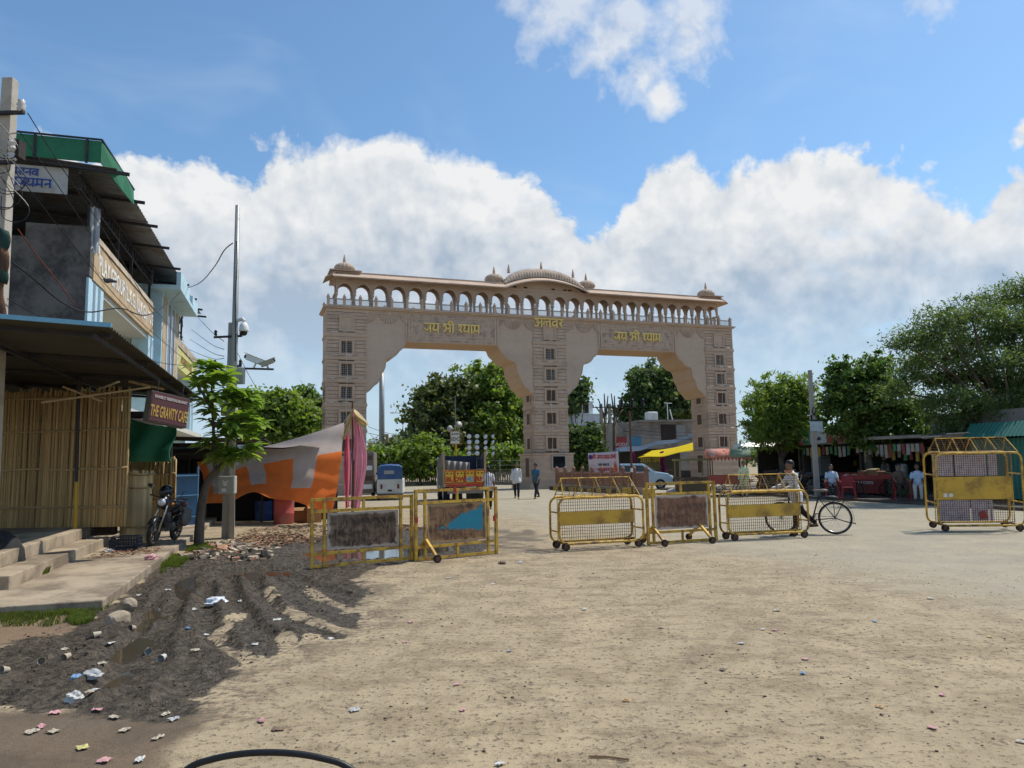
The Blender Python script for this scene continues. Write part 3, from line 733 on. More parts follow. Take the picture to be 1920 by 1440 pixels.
fm = MB(); fm.lathe([(r, q * .9) for r, q in fin], 10); finm = fm.mesh('finial', STONE); finm.polygons.foreach_set('use_smooth', [True] * len(finm.polygons))
for x, zf in ((10.75, 14.25), (13.1, 14.60), (15.45, 14.25)): put('finial', finm, gate, (x, 1.25, zf))
dm = MB(); pr = [(.60, 0), (.64, .05), (.57, .08), (.57, .16), (.66, .22), (.68, .32), (.64, .46), (.54, .60), (.38, .70), (.20, .76), (.06, .79)]
dm.lathe(pr, 64, (0, 0, 0), 16, .07); dmm = dm.mesh('dome', DOMES, True)
for x, k in ((0, 1), (9.72, .98), (16.42, .98), (26.15, .98)):
    b = put('dome', dmm, gate, (x, 1.25, 13.44)); b.scale = (k * .93, k * .93, k * .88)
    put('finial', finm, b, (0, 0, .78))
MB().b2((-.95, .45, 13.44), (.95, 2.05, 13.50)).obj('dome_base', STONE, gate); MB().b2((25.2, .45, 13.44), (27.1, 2.05, 13.50)).obj('dome_base', STONE, gate)
# string of lamp wires hanging down the towers, bulbs on the mouldings
WIRE = mat('white_wire', (.62, .60, .55), .5, bump=0)
for ti, a in enumerate(TC):
    m = MB()
    for b in BANDS:
        for j in range(3):
            x = a - .95 + j * .8 + rng.uniform(-.1, .1); m.cyl((x, PY0 - .085, b + .16), (x + rng.uniform(.18, .4), PY0 - .085, b + .16), .022, n=5)
    m.tube([(a + .04 * math.sin(zz * 2), PY0 - .12, zz) for zz in np.linspace(9.2, 2.3, 14)], .012, 4)
    m.obj('light_string', WIRE, gate)
# ------------------------------------------------------------------ left side: school building, canopy, bamboo screens, steps
LX, LY, LT = -10.56, 18.0, 17.0
LM = frame(LT, LX, LY)
def lw(u, v, z=0): return LM @ Vector((u, v, z))
CONC = mat('stained_concrete', (.155, .145, .132), .92, 0, .28, .9, (.045, .042, .038), .55, .7, .5, 20)
CONCL = mat('pale_concrete', (.37, .295, .205), .92, 0, .25, 1.4, (.17, .13, .09), .6, 1.1, .5, 25)
LBLUE = mat('pale_blue_paint', (.47, .66, .74), .7, 0, .08, 1.5, (.33, .42, .45), .25, 1.2, .1)
SLATE = mat('slate_blue_paint', (.19, .27, .34), .7, 0, .1, 2)
TAN = mat('tan_paint', (.50, .36, .21), .75, 0, .12, 1.2, (.30, .22, .14), .3, 1.0, .15)
TANC = mat('weathered_coping', (.46, .38, .28), .85, 0, .18, 1.3, (.22, .18, .14), .4, 1.2, .3)
YEL = mat('pale_yellow_paint', (.56, .54, .22), .8, 0, .1, 1.5, (.36, .33, .14), .25)
CREAM = mat('cream_ceiling', (.55, .54, .48), .85, 0, .06, 1)
WHITE = mat('white_paint', (.72, .72, .69), .6, 0, .08, 3, (.45, .43, .39), .2)
STEEL = mat('dark_painted_steel', (.035, .035, .038), .55, .3, .2, 5, (.10, .06, .04), .25, 3)
TIN = mat('grey_tin_sheet', (.20, .205, .21), .5, .5, .2, 1.2, (.13, .09, .06), .35, .9, .1)
TINB = mat('blue_tin_sheet', (.10, .22, .36), .5, .2, .2, 1.6, (.10, .09, .08), .3, .8, .1)
DTIN = mat('dark_tin_sheet', (.055, .05, .036), .8, .1, .3, 1.5, None, bump=.1)  # one dark tone for all the canopy tin
GREENT = mat('green_canvas', (.02, .155, .075), .65, 0, .15, 2, (.02, .09, .05), .3)
BLACK = mat('black_plastic', (.012, .012, .013), .45, 0, .2, 6, bump=.08)
RUBBER = mat('black_rubber', (.016, .016, .016), .8, 0, .2, 12, (.09, .075, .055), .3, 4)
sch = thing('school_building', 'pale blue and tan school building with tin roofed terrace and painted class names', 'building', lw(0, 0), R(LT))
BL_ = 22.5
MB().b2((-10, -.02, 0), (-.03, .30, 6.55)).obj('end_wall', CONC, sch)
MB().b2((-10, -.021, 6.552), (.04, .28, 7.45)).obj('end_parapet', CONC, sch)
MB().b2((-1.4, -.019, 7.452), (.03, .26, 7.80)).obj('end_parapet_step', CONC, sch)
MB().b2((-9.6, .32, 6.35), (-.02, BL_, 6.55)).obj('terrace_slab', CREAM, sch)
MB().b2((-9.6, .32, 3.3), (.4, BL_, 3.5)).obj('first_floor_slab', CREAM, sch)
MB().b2((-3.0, .32, 3.5), (-2.8, BL_, 6.35)).obj('back_wall', YEL, sch)
MB().b2((-2.8, .32, 0), (-.4, BL_, 3.3)).obj('ground_floor_wall', LBLUE, sch)
def pilaster(v, w, z0=3.5, z1=6.5, u=.03):
    p = MB().b2((-.5, v, z0), (u, v + w, z1)).obj('pilaster', LBLUE, sch)
    m = MB()
    for k in (.28, .62): m.b2((u + .001, v + w * k, z0 + .05), (u + .006, v + w * k + w * .16, z1 - .05))
    m.obj('painted_stripe', SLATE, p)
for v, w in ((0.0, 1.55), (8.3, 1.5), (14.2, .8), (20.6, 1.4)): pilaster(v, w)
# sign band with class names
band = MB().b2((-.18, .285, 6.51), (.06, 9.0, 7.55)).obj('sign_band', TAN, sch)
MB().prism([(-.17, 7.55), (.09, 7.55), (.03, 7.78), (-.15, 7.80)], lambda a, b: (a, .285, b), lambda a, b: (a, 9.05, b)).obj('coping', TANC, sch)
for (txt, v, sz) in (('PLAY GROUP', 2.35, .62), ('L.K.G.', 4.95, .58), ('U.K.G.', 6.7, .58), ('1 TO 5', 8.15, .5)):
    o = put('class_lettering', text_mesh(txt, sz, .006, WHITE, bold=.012), band, (.068, v, 7.05)); o.rotation_euler = (R(90), 0, R(90)); o.scale = (.86 if txt == 'PLAY GROUP' else .95, 1.08, 1)
MB().b2((.062, .15, 7.30), (.075, .75, 7.52)).obj('painted_patch', WHITE, band)
m = MB()
for v in (4.1, 5.85, 7.5): m.b2((.062, v, 6.68), (.07, v + .06, 7.42))
m.obj('painted_divider', WHITE, band)
# projecting stair bay
bay = MB().b2((-.5, 9.55, 3.5), (.26, 13.9, 8.35)).obj('stair_bay', LBLUE, sch)
m = MB()
for v in (9.75, 12.9): m.b2((.262, v, 4.9), (.275, v + .75, 8.25))
m.obj('tan_strip', TAN, bay)
m = MB(); m.b2((.262, 10.75, 5.1), (.27, 12.55, 8.2)); m.obj('stair_glazing', mat('smoky_glass', (.10, .13, .18), .15, 0, .2, 1, bump=0), bay)
m = MB()
for v in (10.62, 11.6, 12.55): m.b2((.268, v, 4.9), (.30, v + .12, 8.3))
m.obj('glazing_bar', WHITE, bay)
MB().b2((-1.0, 9.0, 8.35), (.95, 14.4, 8.50)).obj('bay_slab', LBLUE, bay)
MB().b2((.80, 9.0, 8.502), (.95, 11.6, 9.0)).obj('slab_upstand', LBLUE, bay); MB().b2((.80, 12.6, 8.502), (.95, 14.4, 8.9)).obj('slab_upstand', LBLUE, bay)
MB().b2((-1.0, 9.0, 8.502), (-.02, 9.15, 9.05)).obj('slab_end_wall', CONC, bay)
# lower spandrel under the bay with small openings
sp2 = MB().b2((-.45, 9.56, 3.52), (.20, 14.15, 4.85)).obj('spandrel_wall', LBLUE, bay)
m = MB()
for v in (10.0, 10.9, 12.2, 13.1): m.b2((.201, v, 3.9), (.212, v + .5, 4.6))
m.obj('small_opening', SLATE, sp2)
# second part: yellow sign
MB().b2((-.18, 14.25, 6.25), (.06, BL_, 7.20)).obj('yellow_sign_band', YEL, sch)
MB().b2((-.24, 14.2, 7.20), (.10, BL_ + .05, 7.55)).obj('coping', TANC, sch)
o = put('class_lettering', text_mesh('ADMISSION OPEN', .5, .005, mat('brown_letters', (.28, .18, .04), .7), bold=.01), sch, (.068, 18.4, 6.72)); o.rotation_euler = (R(90), 0, R(90))
# ground floor shop signs seen under the canopy
MB().b2((-.39, 5.5, 2.2), (-.36, 9.0, 3.2)).obj('blue_shop_sign', mat('bright_blue_print', (.05, .14, .48), .5), sch)
o = put('shop_lettering', text_mesh('DANISH', .7, .004, WHITE, bold=.01), sch, (-.352, 7.2, 2.7)); o.rotation_euler = (R(90), 0, R(90))
MB().b2((-.30, 9.2, 2.3), (.15, 10.2, 3.0)).obj('air_conditioner', WHITE, sch, bevel=.02)
MB().b2((-.39, 10.5, .5), (-.355, 11.5, 3.1)).obj('tan_panel', TAN, sch)
# terrace roof on posts
def corr(m, p00, p10, p01, p11, n, amp, th=.012, nv=1):
    """corrugated sheet, ridges running from p0x to p1x"""
    A, B, C_, D = map(Vector, (p00, p10, p01, p11)); vs = []; nrm = (C_ - A).cross(B - A).normalized()
    for i in range(n * 4 + 1):
        s = i / (n * 4); o = nrm * amp * (0, 1, 0, -1)[i % 4]
        for j in range(nv + 1):
            t = j / nv; vs.append(A.lerp(C_, s).lerp(B.lerp(D, s), t) + o)
    k = nv + 1
    m.add(vs, [(i * k + j, (i + 1) * k + j, (i + 1) * k + j + 1, i * k + j + 1) for i in range(n * 4) for j in range(nv)]); return m
m = MB(); corr(m, (-9, -.95, 9.75), (.75, -.95, 9.02), (-9, 17.6, 9.75), (.75, 17.6, 9.12), 70, .018); m.obj('roof_sheet', TIN, sch, solid=.006)
for i, v in enumerate((-.85, 1.2, 3.3, 5.6, 8.3, 10.8, 13.4, 15.6, 17.3)):
    MB().bar((-9, v, 9.66), (1.02, v, 8.93), .06, .08).obj('purlin', STEEL, sch)
m = MB()
m.bar((-.05, -.9, 8.85), (-.05, 17.5, 8.88), .06); m.bar((-.05, -.9, 8.45), (-.05, 17.5, 8.48), .05)
for i in range(40):
    v = -.8 + i * .46; m.bar((-.05, v, 8.45), (-.05, v + .23, 8.85), .025); m.bar((-.05, v + .23, 8.85), (-.05, v + .46, 8.45), .025)
m.obj('lattice_girder', STEEL, sch)
m = MB(); m.bar((-4, -.9, 9.2), (-4, 17.5, 9.2), .06); m.bar((-4, -.9, 8.9), (-4, 17.5, 8.9), .05)
for i in range(40):
    v = -.8 + i * .46; m.bar((-4, v, 8.9), (-4, v + .46, 9.2), .025)
m.obj('lattice_girder', STEEL, sch)
for v in (.15, 3.4, 5.4, 8.7, 13.0, 17.2): MB().bar((-.06, v, 6.5), (-.06, v, 8.9), .08).obj('roof_post', STEEL, sch)
for v in (.5, 6.0, 12, 17): MB().bar((-4, v, 6.5), (-4, v, 9.3), .08).obj('roof_post', STEEL, sch)
for v in (14.6, 15.3, 16.1): MB().bar((-.02, v, 7.5), (-.02, v, 8.5), .03).obj('baluster', STEEL, sch)
m = MB(); m.bar((-.02, 14.4, 8.1), (-.02, 17.4, 7.9), .04); m.obj('handrail', STEEL, sch)
# terrace back wall (concrete room) + nets
MB().b2((-2.6, 6.5, 6.56), (-.4, 9.4, 8.2)).obj('terrace_room', CONC, sch)
MB().b2((-8.5, 11.6, 6.56), (-1.2, 11.75, 9.0)).obj('terrace_back_wall', mat('dark_terrace_wall', (.075, .07, .065), .95, 0, .3, 1), sch)  # both terrace walls share one dark grey tone
MB().b2((-8.6, .3, 6.56), (-8.4, 11.6, 9.5)).obj('terrace_side_wall', MATS['dark_terrace_wall'], sch)
# green fascia over the front corner of the roof
m = MB(); m.b2((-3.2, -.98, 9.12), (.40, -.95, 9.66)); f_ = m.obj('green_fascia', GREENT, sch)
m = MB(); m.add([(.40, -.98, 9.66), (.40, -.98, 9.12), (.80, -.55, 8.62), (.84, -.4, 9.05), (.86, .6, 8.66), (.84, .6, 9.04)], [(0, 1, 2, 3), (3, 2, 4, 5)]); m.obj('green_fascia_side', GREENT, sch, solid=.02)
m = MB()
for u in (-2.2, -1.0, .1): m.bar((u, -1.0, 9.08), (u, -1.0, 9.68), .05)
m.bar((-3.2, -1.0, 9.69), (.42, -1.0, 9.69), .04); m.bar((.42, -1.0, 9.69), (.86, .6, 9.06), .04); m.obj('fascia_frame', STEEL, sch)
# school name board hung inside the terrace front
bd = MB().b2((-2.5, -.72, 8.35), (-.35, -.69, 9.0)).obj('name_board', mat('faded_white_board', (.42, .43, .42), .7, 0, .15, 2, (.25, .22, .18), .3), sch)
m = MB(); BLUI = mat('blue_ink', (.04, .08, .30), .7)
dev_text(m, ['ka', 'la', 'sp', 'ra', 'aa', 'ja', 'ya', 'ma', 'na'], .20, -.735, .16, .01, (-1.4, 8.47)); dev_text(m, ['ga', 'na', 'sp', 'ma', 'aa', 'na', 'va'], .17, -.735, .16, .01, (-1.4, 8.74)); m.obj('board_lettering', BLUI, bd)
m = MB()
for i in range(5):
    m.sheet(lambda a, b, i=i: (.02 + .05 * math.sin(a * 6 + i) + .03 * i, .05 + .03 * i + .04 * a, 8.3 - b * 1.1 + .1 * math.sin(a * 9)), 4, 6)
m.obj('tied_plastic_sheet', mat('grey_polythene', (.42, .44, .46), .35, 0, .2, 5), sch, smooth=True)

# ---- platform steps and pavement slab
def step(name, label, u0, u1, v0, v1, z0, z1, m_):
    o = MB().b2((0, 0, z0), (u1 - u0, v1 - v0, z1)).obj(name, m_, None, bevel=.015); o.location = lw(u0, v0); o.rotation_euler = (0, 0, R(LT)); return struct(o)
step('pavement', '', -.35, 2.70, -10.0, 5.5, -.1, .12, CONCL)
step('lower_step', '', -4.5, 1.27, -8.6, -2.75, .10, .305, CONCL)
step('platform', '', -5.5, .86, -9.2, -1.95, .30, .52, CONCL)

# ---- cafe canopy
can = thing('shop_canopy', 'low corrugated tin canopy with blue front edge over the bamboo screens', 'canopy', lw(0, 0), R(LT))
EZ = 3.62; SL = .055
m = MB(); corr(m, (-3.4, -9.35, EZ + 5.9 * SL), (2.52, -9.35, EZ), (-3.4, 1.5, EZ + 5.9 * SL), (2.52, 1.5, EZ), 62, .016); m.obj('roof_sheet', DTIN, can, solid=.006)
MB().bar((-3.4, -9.37, EZ + 5.9 * SL + .02), (2.54, -9.37, EZ + .02), .03, .06).obj('blue_edge_trim', mat('blue_trim_paint', (.16, .38, .52), .5), can)
for v in (-8.9, -6.0, -3.2, -.4, 1.3): MB().bar((-3.4, v, EZ + 5.9 * SL - .06), (2.45, v, EZ - .06), .06, .06).obj('rafter', STEEL, can)
for u in (2.3, .6, -1.2): MB().bar((u, -9.2, EZ + (2.52 - u) * SL - .12), (u, 1.4, EZ + (2.52 - u) * SL - .12), .05, .06).obj('purlin', STEEL, can)
BAMB = mat('bamboo_cane', (.43, .292, .128), .6, 0, .22, 2.5, (.13, .085, .04), .35, 2.2, .15, 30, (1, 1, .25), rnd=.28, spec=.3)
BAML = mat('bamboo_rail', (.40, .285, .14), .6, 0, .2, 3, (.16, .1, .05), .25, 4, .15, rnd=.12)
for u, v, z0 in ((.72, -3.15, .52), (1.9, 1.2, .12)):
    p = MB().cyl((u, v, z0), (u - .05, v, EZ + (2.52 - u) * SL - .1), .035, n=8).obj('post', STEEL, can)
    if v < 0: MB().cyl((u, v, z0), (u - .012, v, z0 + .95), .037, n=8).obj('yellow_paint', mat('yellow_post_paint', (.50, .30, .03), .6), p)
m = MB(); m.bar((1.9, -5.6, 3.28), (.9, -2.6, 3.42), .05, .02); m.obj('tube_light', mat('dusty_tube', (.40, .37, .28), .6), can)
m = MB(); m.bar((.5, -4.9, 2.95), (2.15, -3.9, 3.36), .035, .035); m.bar((.7, -4.4, 3.3), (1.3, -4.0, 3.05), .03); m.bar((1.7, -3.6, 3.5), (2.2, -2.6, 3.45), .04); m.obj('loose_batten', BAML, can)
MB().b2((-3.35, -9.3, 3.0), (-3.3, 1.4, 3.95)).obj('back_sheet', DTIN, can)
for k in range(2): MB().b2((-3.3, -2.0 + k, 2.9), (2.3, -1.96 + k, 3.0)).obj('inner_beam', STEEL, can)

# ---- bamboo screens: every cane a part
def cane_mesh(L_, r, seed):
    rr = random.Random(seed); pts = []; rad = []; n = max(4, int(L_ / .33)); 
    bx, by = rr.uniform(-.02, .02), rr.uniform(-.012, .012)
    for i in range(n + 1):
        t = i / n; x = bx * math.sin(math.pi * t) + rr.uniform(-.003, .003)
        z_ = L_ * t
        pts.append((x, by * math.sin(math.pi * t), z_)); rad.append(r * (1 - .15 * t))
        if 0 < i < n: pts.append((x, by * math.sin(math.pi * t), z_ + .012)); rad.append(r * 1.18); pts.append((x, by * math.sin(math.pi * t), z_ + .024)); rad.append(r * (1 - .15 * t))
    return MB().tube(pts, rad, 6).mesh('cane', BAMB, True)
CANES = [cane_mesh(1.0, .027, i) for i in range(10)]
def screen(name, label, p0, p1, zb, zt, rails, pitch=.052, cat='screen', cut=None):
    p0, p1 = Vector(p0), Vector(p1); d_ = p1 - p0; L_ = d_.length; rz = math.atan2(d_.y, d_.x)
    rt_ = thing(name, label, cat, (p0.x, p0.y, zb), rz); n = int(L_ / pitch); x = 0
    for i in range(n):
        x = (i + .5) * L_ / n + rng.uniform(-.008, .008)
        o = put('cane', CANES[int(rng.integers(0, 10))], rt_, (x, rng.uniform(-.012, .012), 0), (rng.uniform(-.004, .004), rng.uniform(-.012, .012), rng.uniform(0, 6)))
        o.scale = (1 + rng.uniform(-.15, .15), 1, (zt - zb) * (1 + rng.uniform(-.035, .02)))
    for i in range(n):
        o = put('cane', CANES[int(rng.integers(0, 10))], rt_, ((i + .5) * L_ / n + rng.uniform(-.01, .01) + pitch / 2, .05, 0), (0, rng.uniform(-.01, .01), rng.uniform(0, 6))); o.scale = (1.15, 1.15, (zt - zb) * (1 + rng.uniform(-.05, .0)))
    for rz_ in rails:
        pts = [(L_ * k / 8 - .02, -.045, rz_ + rng.uniform(-.02, .02)) for k in range(9)]; pts[-1] = (L_ + .03, -.045, pts[-1][2])
        MB().tube(pts, .024, 6).obj('rail', BAML, rt_, smooth=True)
    return rt_
A0, A1 = dp(-40, 985, 15.75), dp(234, 988, 15.55)
screen('bamboo_screen', 'tall bamboo cane screen on the stepped platform at the left edge', A0, A1, .52, 3.42, (.42, 1.21, 2.02, 2.72), .040)
B0, B1 = dp(238, 1000, 19.6), dp(325, 1000, 19.2)
screen('bamboo_screen', 'lower bamboo screen behind the motorcycle and green cloth', B0, B1, .12, 2.0, (.25, .75, 1.45), .042)
# rolled bamboo enclosure beside the motorcycle
ec = thing('bamboo_bin', 'round sunlit bamboo bin between the tall screen and the motorcycle', 'bin', dp(254, 1000, 16.3))
ec.location.z = .10
BAMS = mat('split_bamboo', (.60, .44, .22), .6, 0, .22, 3, (.22, .15, .08), .25, 3, .2, 30, (1, 1, .3), rnd=.22)
slat = MB().b2((-.024, -.008, 0), (.024, .008, 1.55)).mesh('slat', BAMS)
RB = .30; nsl = 44
for i in range(nsl):
    a = 2 * math.pi * i / nsl; o = put('slat', slat, ec, ((RB + rng.uniform(-.008, .008)) * math.cos(a), (RB + rng.uniform(-.008, .008)) * math.sin(a), 0), (0, 0, a + math.pi / 2)); o.scale = (1.12, 1, 1 + rng.uniform(-.04, .03))
for zz in (.38, 1.22, 1.5):
    MB().tube([((RB + .03) * math.cos(t), (RB + .03) * math.sin(t), zz + .02 * math.sin(2 * t)) for t in np.linspace(0, 2 * math.pi, 25)[:-1]], .022, 6, closed=True).obj('hoop', BAML, ec, smooth=True)
# green cloth and cafe sign under the canopy
def cloth(name, m_, fn, nu=24, nv=24, parent=None, label=None, cat=None, solid=.004):
    o = MB().sheet(fn, nu, nv).obj(name, m_, parent, smooth=True, solid=solid)
    if label: tag(o, label, cat)
    return o
g0, g1, g2, g3 = dp(236, 783, 18.2), dp(330, 800, 18.6), dp(238, 866, 18.2), dp(322, 866, 18.6)
cloth('green_cloth', GREENT, lambda a, b: g0.lerp(g1, a).lerp(g2.lerp(g3, a), b) + Vector((.02 * math.sin(b * 7), .07 * math.sin(a * 9 + b * 3) + .05 * math.sin(b * 6), -.06 * math.sin(a * math.pi) * (1 - b))), label='dark green cloth hung under the canopy behind the red sign', cat='cloth')
SIGNR = mat('maroon_sign_print', (.085, .026, .028), .55, 0, .15, 2)
s0 = dp(296, 735, 13.2); sgn = thing('cafe_sign', 'tilted maroon cafe signboard hanging from the canopy corner', 'sign', dp(318, 768, 13.6), R(38))
sgn.rotation_euler = (R(-4), R(9), R(58)); sgn.scale = (.84, .84, .84)
MB().b2((-.46, -.0, -.33), (.46, .20, .34)).obj('sign_box', mat('sign_box_grey', (.12, .115, .10), .7), sgn)
fc_ = MB().b2((-.445, -.012, -.315), (.445, -.001, .325)).obj('sign_face', SIGNR, sgn)
for (tx, zz, sz, m_, xs) in (('THE GRAVITY CAFE', -.11, .30, mat('yellow_letters', (.46, .28, .06), .5), .34), ('FAMILY RESTAURANT', .22, .07, mat('dull_letters', (.35, .28, .26), .6), 1.15)):
    o = put('sign_lettering', text_mesh(tx, sz, .003, m_, bold=.006), fc_, (0, -.018, zz)); o.rotation_euler = (R(90), 0, 0); o.scale = (xs, 1.15, 1)
m = MB()
for x in (-.3, .3): m.cyl((x, .06, .33), (x, .06, .62), .012, n=5)
m.obj('hanger', STEEL, sgn)
# blue corrugated sheet fence behind the motorcycle
f0, f1 = dp(318, 1000, 20.4), dp(368, 1000, 21.2)
bf = thing('tin_fence', 'blue painted tin sheet fence between bamboo screen and young tree', 'fence', (f0.x, f0.y, .0), math.atan2(f1.y - f0.y, f1.x - f0.x)); Lf = (f1 - f0).length
m = MB(); corr(m, (0, 0, .02), (0, 0, 1.55), (Lf, 0, .02), (Lf, 0, 1.55), 14, .02, nv=2); m.obj('sheet', TINB, bf, solid=.004)
for zz in (.35, .95, 1.5): MB().bar((0, -.04, zz), (Lf, -.04, zz), .03).obj('fence_rail', TINB, bf)
MB().cyl((Lf, 0, 0), (Lf, 0, 1.75), .03, n=8).obj('fence_post', TINB, bf)
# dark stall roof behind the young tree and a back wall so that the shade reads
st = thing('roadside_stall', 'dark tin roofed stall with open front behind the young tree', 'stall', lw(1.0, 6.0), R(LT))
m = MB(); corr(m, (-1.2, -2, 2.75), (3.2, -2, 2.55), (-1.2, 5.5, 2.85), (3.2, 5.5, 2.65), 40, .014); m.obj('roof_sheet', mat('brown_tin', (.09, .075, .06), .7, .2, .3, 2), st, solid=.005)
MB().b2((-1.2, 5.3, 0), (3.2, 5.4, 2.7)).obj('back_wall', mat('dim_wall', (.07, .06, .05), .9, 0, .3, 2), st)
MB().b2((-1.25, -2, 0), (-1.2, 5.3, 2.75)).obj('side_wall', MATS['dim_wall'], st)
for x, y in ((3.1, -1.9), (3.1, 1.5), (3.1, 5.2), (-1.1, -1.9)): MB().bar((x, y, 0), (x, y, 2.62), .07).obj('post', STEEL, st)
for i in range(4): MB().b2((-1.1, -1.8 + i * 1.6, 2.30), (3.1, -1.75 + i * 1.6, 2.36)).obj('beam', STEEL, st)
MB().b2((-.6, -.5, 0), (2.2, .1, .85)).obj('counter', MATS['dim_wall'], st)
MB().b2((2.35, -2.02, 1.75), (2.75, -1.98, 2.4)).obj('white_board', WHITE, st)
# ------------------------------------------------------------------ barricades
YELP = mat('worn_yellow_paint', (.62, .375, .05), .6, 0, .18, 4, (.17, .085, .04), .52, 4.5, .25, 40)
YELS = mat('yellow_sheet_steel', (.60, .37, .05), .55, 0, .15, 1.5, (.25, .15, .05), .45, 2.2, .2, 20)
RUSTY = mat('rusty_iron', (.13, .065, .035), .85, 0, .3, 6, (.06, .035, .025), .4, 4, .4, 40)
MESHW = mat('mesh_wire', (.16, .10, .045), .7, .2, .2, 8, bump=0)
def panel_mat(name, edge, mid, dark, wedge=None):
    t = NT(name); c = t.coord('Object'); g = t.n('ShaderNodeTexCoord').outputs['Generated']
    sx = t.n('ShaderNodeSeparateXYZ'); t.set(sx.inputs[0], g); X_, Z_ = sx.outputs[0], sx.outputs[2]
    n_ = t.noise(c, 5, 6, .7, .5); f_ = t.noise(c, 22, 4, .7)
    st_ = t.n('ShaderNodeMapping'); t.set(st_.inputs['Vector'], c); st_.inputs['Scale'].default_value = (14, 1, 1.4); sk = t.noise(st_.outputs[0], 1.4, 4, .7)
    b = t.mix(t.ramp(n_, .38, .62), mid, dark); b = t.mix(t.math('MULTIPLY', t.ramp(sk, .5, .72), .6), b, sc3(mid, 1.7)); b = t.mix(t.math('MULTIPLY', t.ramp(f_, .6, .75), .5), b, edge)
    ex = t.math('MULTIPLY', t.math('SUBTRACT', .5, t.math('ABSOLUTE', t.math('SUBTRACT', X_, .5))), 9.0); ez = t.math('MULTIPLY', t.math('SUBTRACT', .5, t.math('ABSOLUTE', t.math('SUBTRACT', Z_, .5))), 5.0)
    e_ = t.math('ADD', t.math('MINIMUM', ex, ez), t.math('MULTIPLY_ADD', n_, 1.2, -.6)); b = t.mix(t.ramp(e_, .42, .15), b, edge)
    if wedge:
        q = t.math('SUBTRACT', t.math('MULTIPLY', X_, .56), t.math('ABSOLUTE', t.math('SUBTRACT', Z_, t.math('MULTIPLY_ADD', X_, .34, .30))))
        q = t.math('ADD', q, t.math('MULTIPLY_ADD', n_, .60, -.34)); q = t.math('MULTIPLY', t.ramp(q, .10, .13), t.ramp(X_, .95, .93)); b = t.mix(t.math('MULTIPLY', q, t.ramp(f_, .72, .60)), b, wedge)
    return t.done(t.pbr(b, .85, 0, t.bump(f_, .3, .01), .25))
PA = panel_mat('sooty_painted_panel', (.42, .36, .29), (.20, .135, .09), (.052, .036, .027))
PB = panel_mat('rusted_panel_with_blue_paint', (.36, .24, .12), (.26, .15, .08), (.10, .06, .04), (.03, .21, .30))
PC = panel_mat('peeling_rusty_panel', (.48, .41, .34), (.27, .145, .09), (.12, .07, .05))
def place2(a, b, za=0): p, q = gp(*a), gp(*b); d_ = q - p; return p, math.atan2(d_.y, d_.x), d_.length
def castor(par, x, y, r=.075, ax='x'):
    w = MB()
    w.tube([(0, -.022, 0), (0, .022, 0)], r, 14); o = w.obj('castor', RUBBER, par, edge=40); o.location = (x, y, r)
    m = MB(); m.tube([(0, -.026, 0), (0, .026, 0)], r * .55, 10); m.obj('hub', RUSTY, o)
    return o
def flat_barricade(label, a, b, H, ins, panel, feet=(), red=()):
    p, rz, L_ = place2(a, b); t = thing('barricade', label, 'barricade', (p.x, p.y, 0), rz); w = .05
    for i, x in enumerate((0, ins, L_ - ins, L_)): MB().bar((x, 0, .0 if i in (0, 3) else .02), (x, 0, H if i in (0, 3) else H - w / 2), w if i in (0, 3) else .045).obj('upright', YELP, t)
    for zz, nm in ((H - .025, 'top_rail'), (H * .81, 'panel_rail'), (.24, 'panel_rail'), (.035, 'bottom_rail')): MB().bar((.03, .002, zz), (L_ - .03, .002, zz), .044, .05).obj(nm, YELP, t)
    for x in (L_ / 2,): MB().bar((x, 0, H * .83), (x, 0, H - .05), .04).obj('short_post', YELP, t); MB().bar((x, 0, .05), (x, 0, .22), .04).obj('short_post', YELP, t)
    pn = MB().b2((ins + .05, -.012, .29), (L_ - ins - .05, .004, H * .81 - .035)).obj('sign_panel', panel, t)
    for x in feet:
        f = MB(); f.bar((x, 0, .36), (x, -.40, .10), .045); f.bar((x, 0, .36), (x, .40, .10), .045); f.obj('stay', YELP, t)
        for y in (-.42, .42): castor(t, x, y, .07)
    for (x, zz) in red: MB().b2((x - .03, -.03, zz - .05), (x + .03, -.026, zz + .05)).obj('red_reflector', mat('red_paint', (.35, .03, .02), .5), t)
    return t
flat_barricade('yellow frame barricade with sooty panel standing in the mud at the left', (584, 1067), (772, 1050), 1.16, .21, PA)
flat_barricade('yellow wheeled barricade with rusty panel and blue painted wedge', (780, 1053), (931, 1038), 1.25, .18, PB, feet=(.20,), red=((0, .72), (1.62, .66), (.78, 1.22)))
flat_barricade('upright yellow barricade with peeling rusty panel between two mesh topped ones', (1216, 1022), (1343, 1014), 1.24, .13, PC, feet=(.12, 1.22))
def rrect(x0, x1, z0, z1, r, y, n=5):
    pts = []
    for cx_, cz_, a0 in ((x1 - r, z1 - r, 0), (x0 + r, z1 - r, 90), (x0 + r, z0 + r, 180), (x1 - r, z0 + r, 270)):
        for i in range(n + 1): a = R(a0 + 90 * i / n); pts.append((cx_ + r * math.cos(a), y, cz_ + r * math.sin(a)))
    return pts
def grid(m, A, B, C_, nu, nv, r=.0035):
    """wire mesh on the parallelogram A, B (along u), C (along v)"""
    A, B, C_ = Vector(A), Vector(B), Vector(C_)
    for i in range(nu + 1): p = A.lerp(B, i / nu); m.bar(p, p + C_ - A, r * 2)
    for j in range(nv + 1): p = A.lerp(C_, j / nv); m.bar(p, p + B - A, r * 2)
    return m
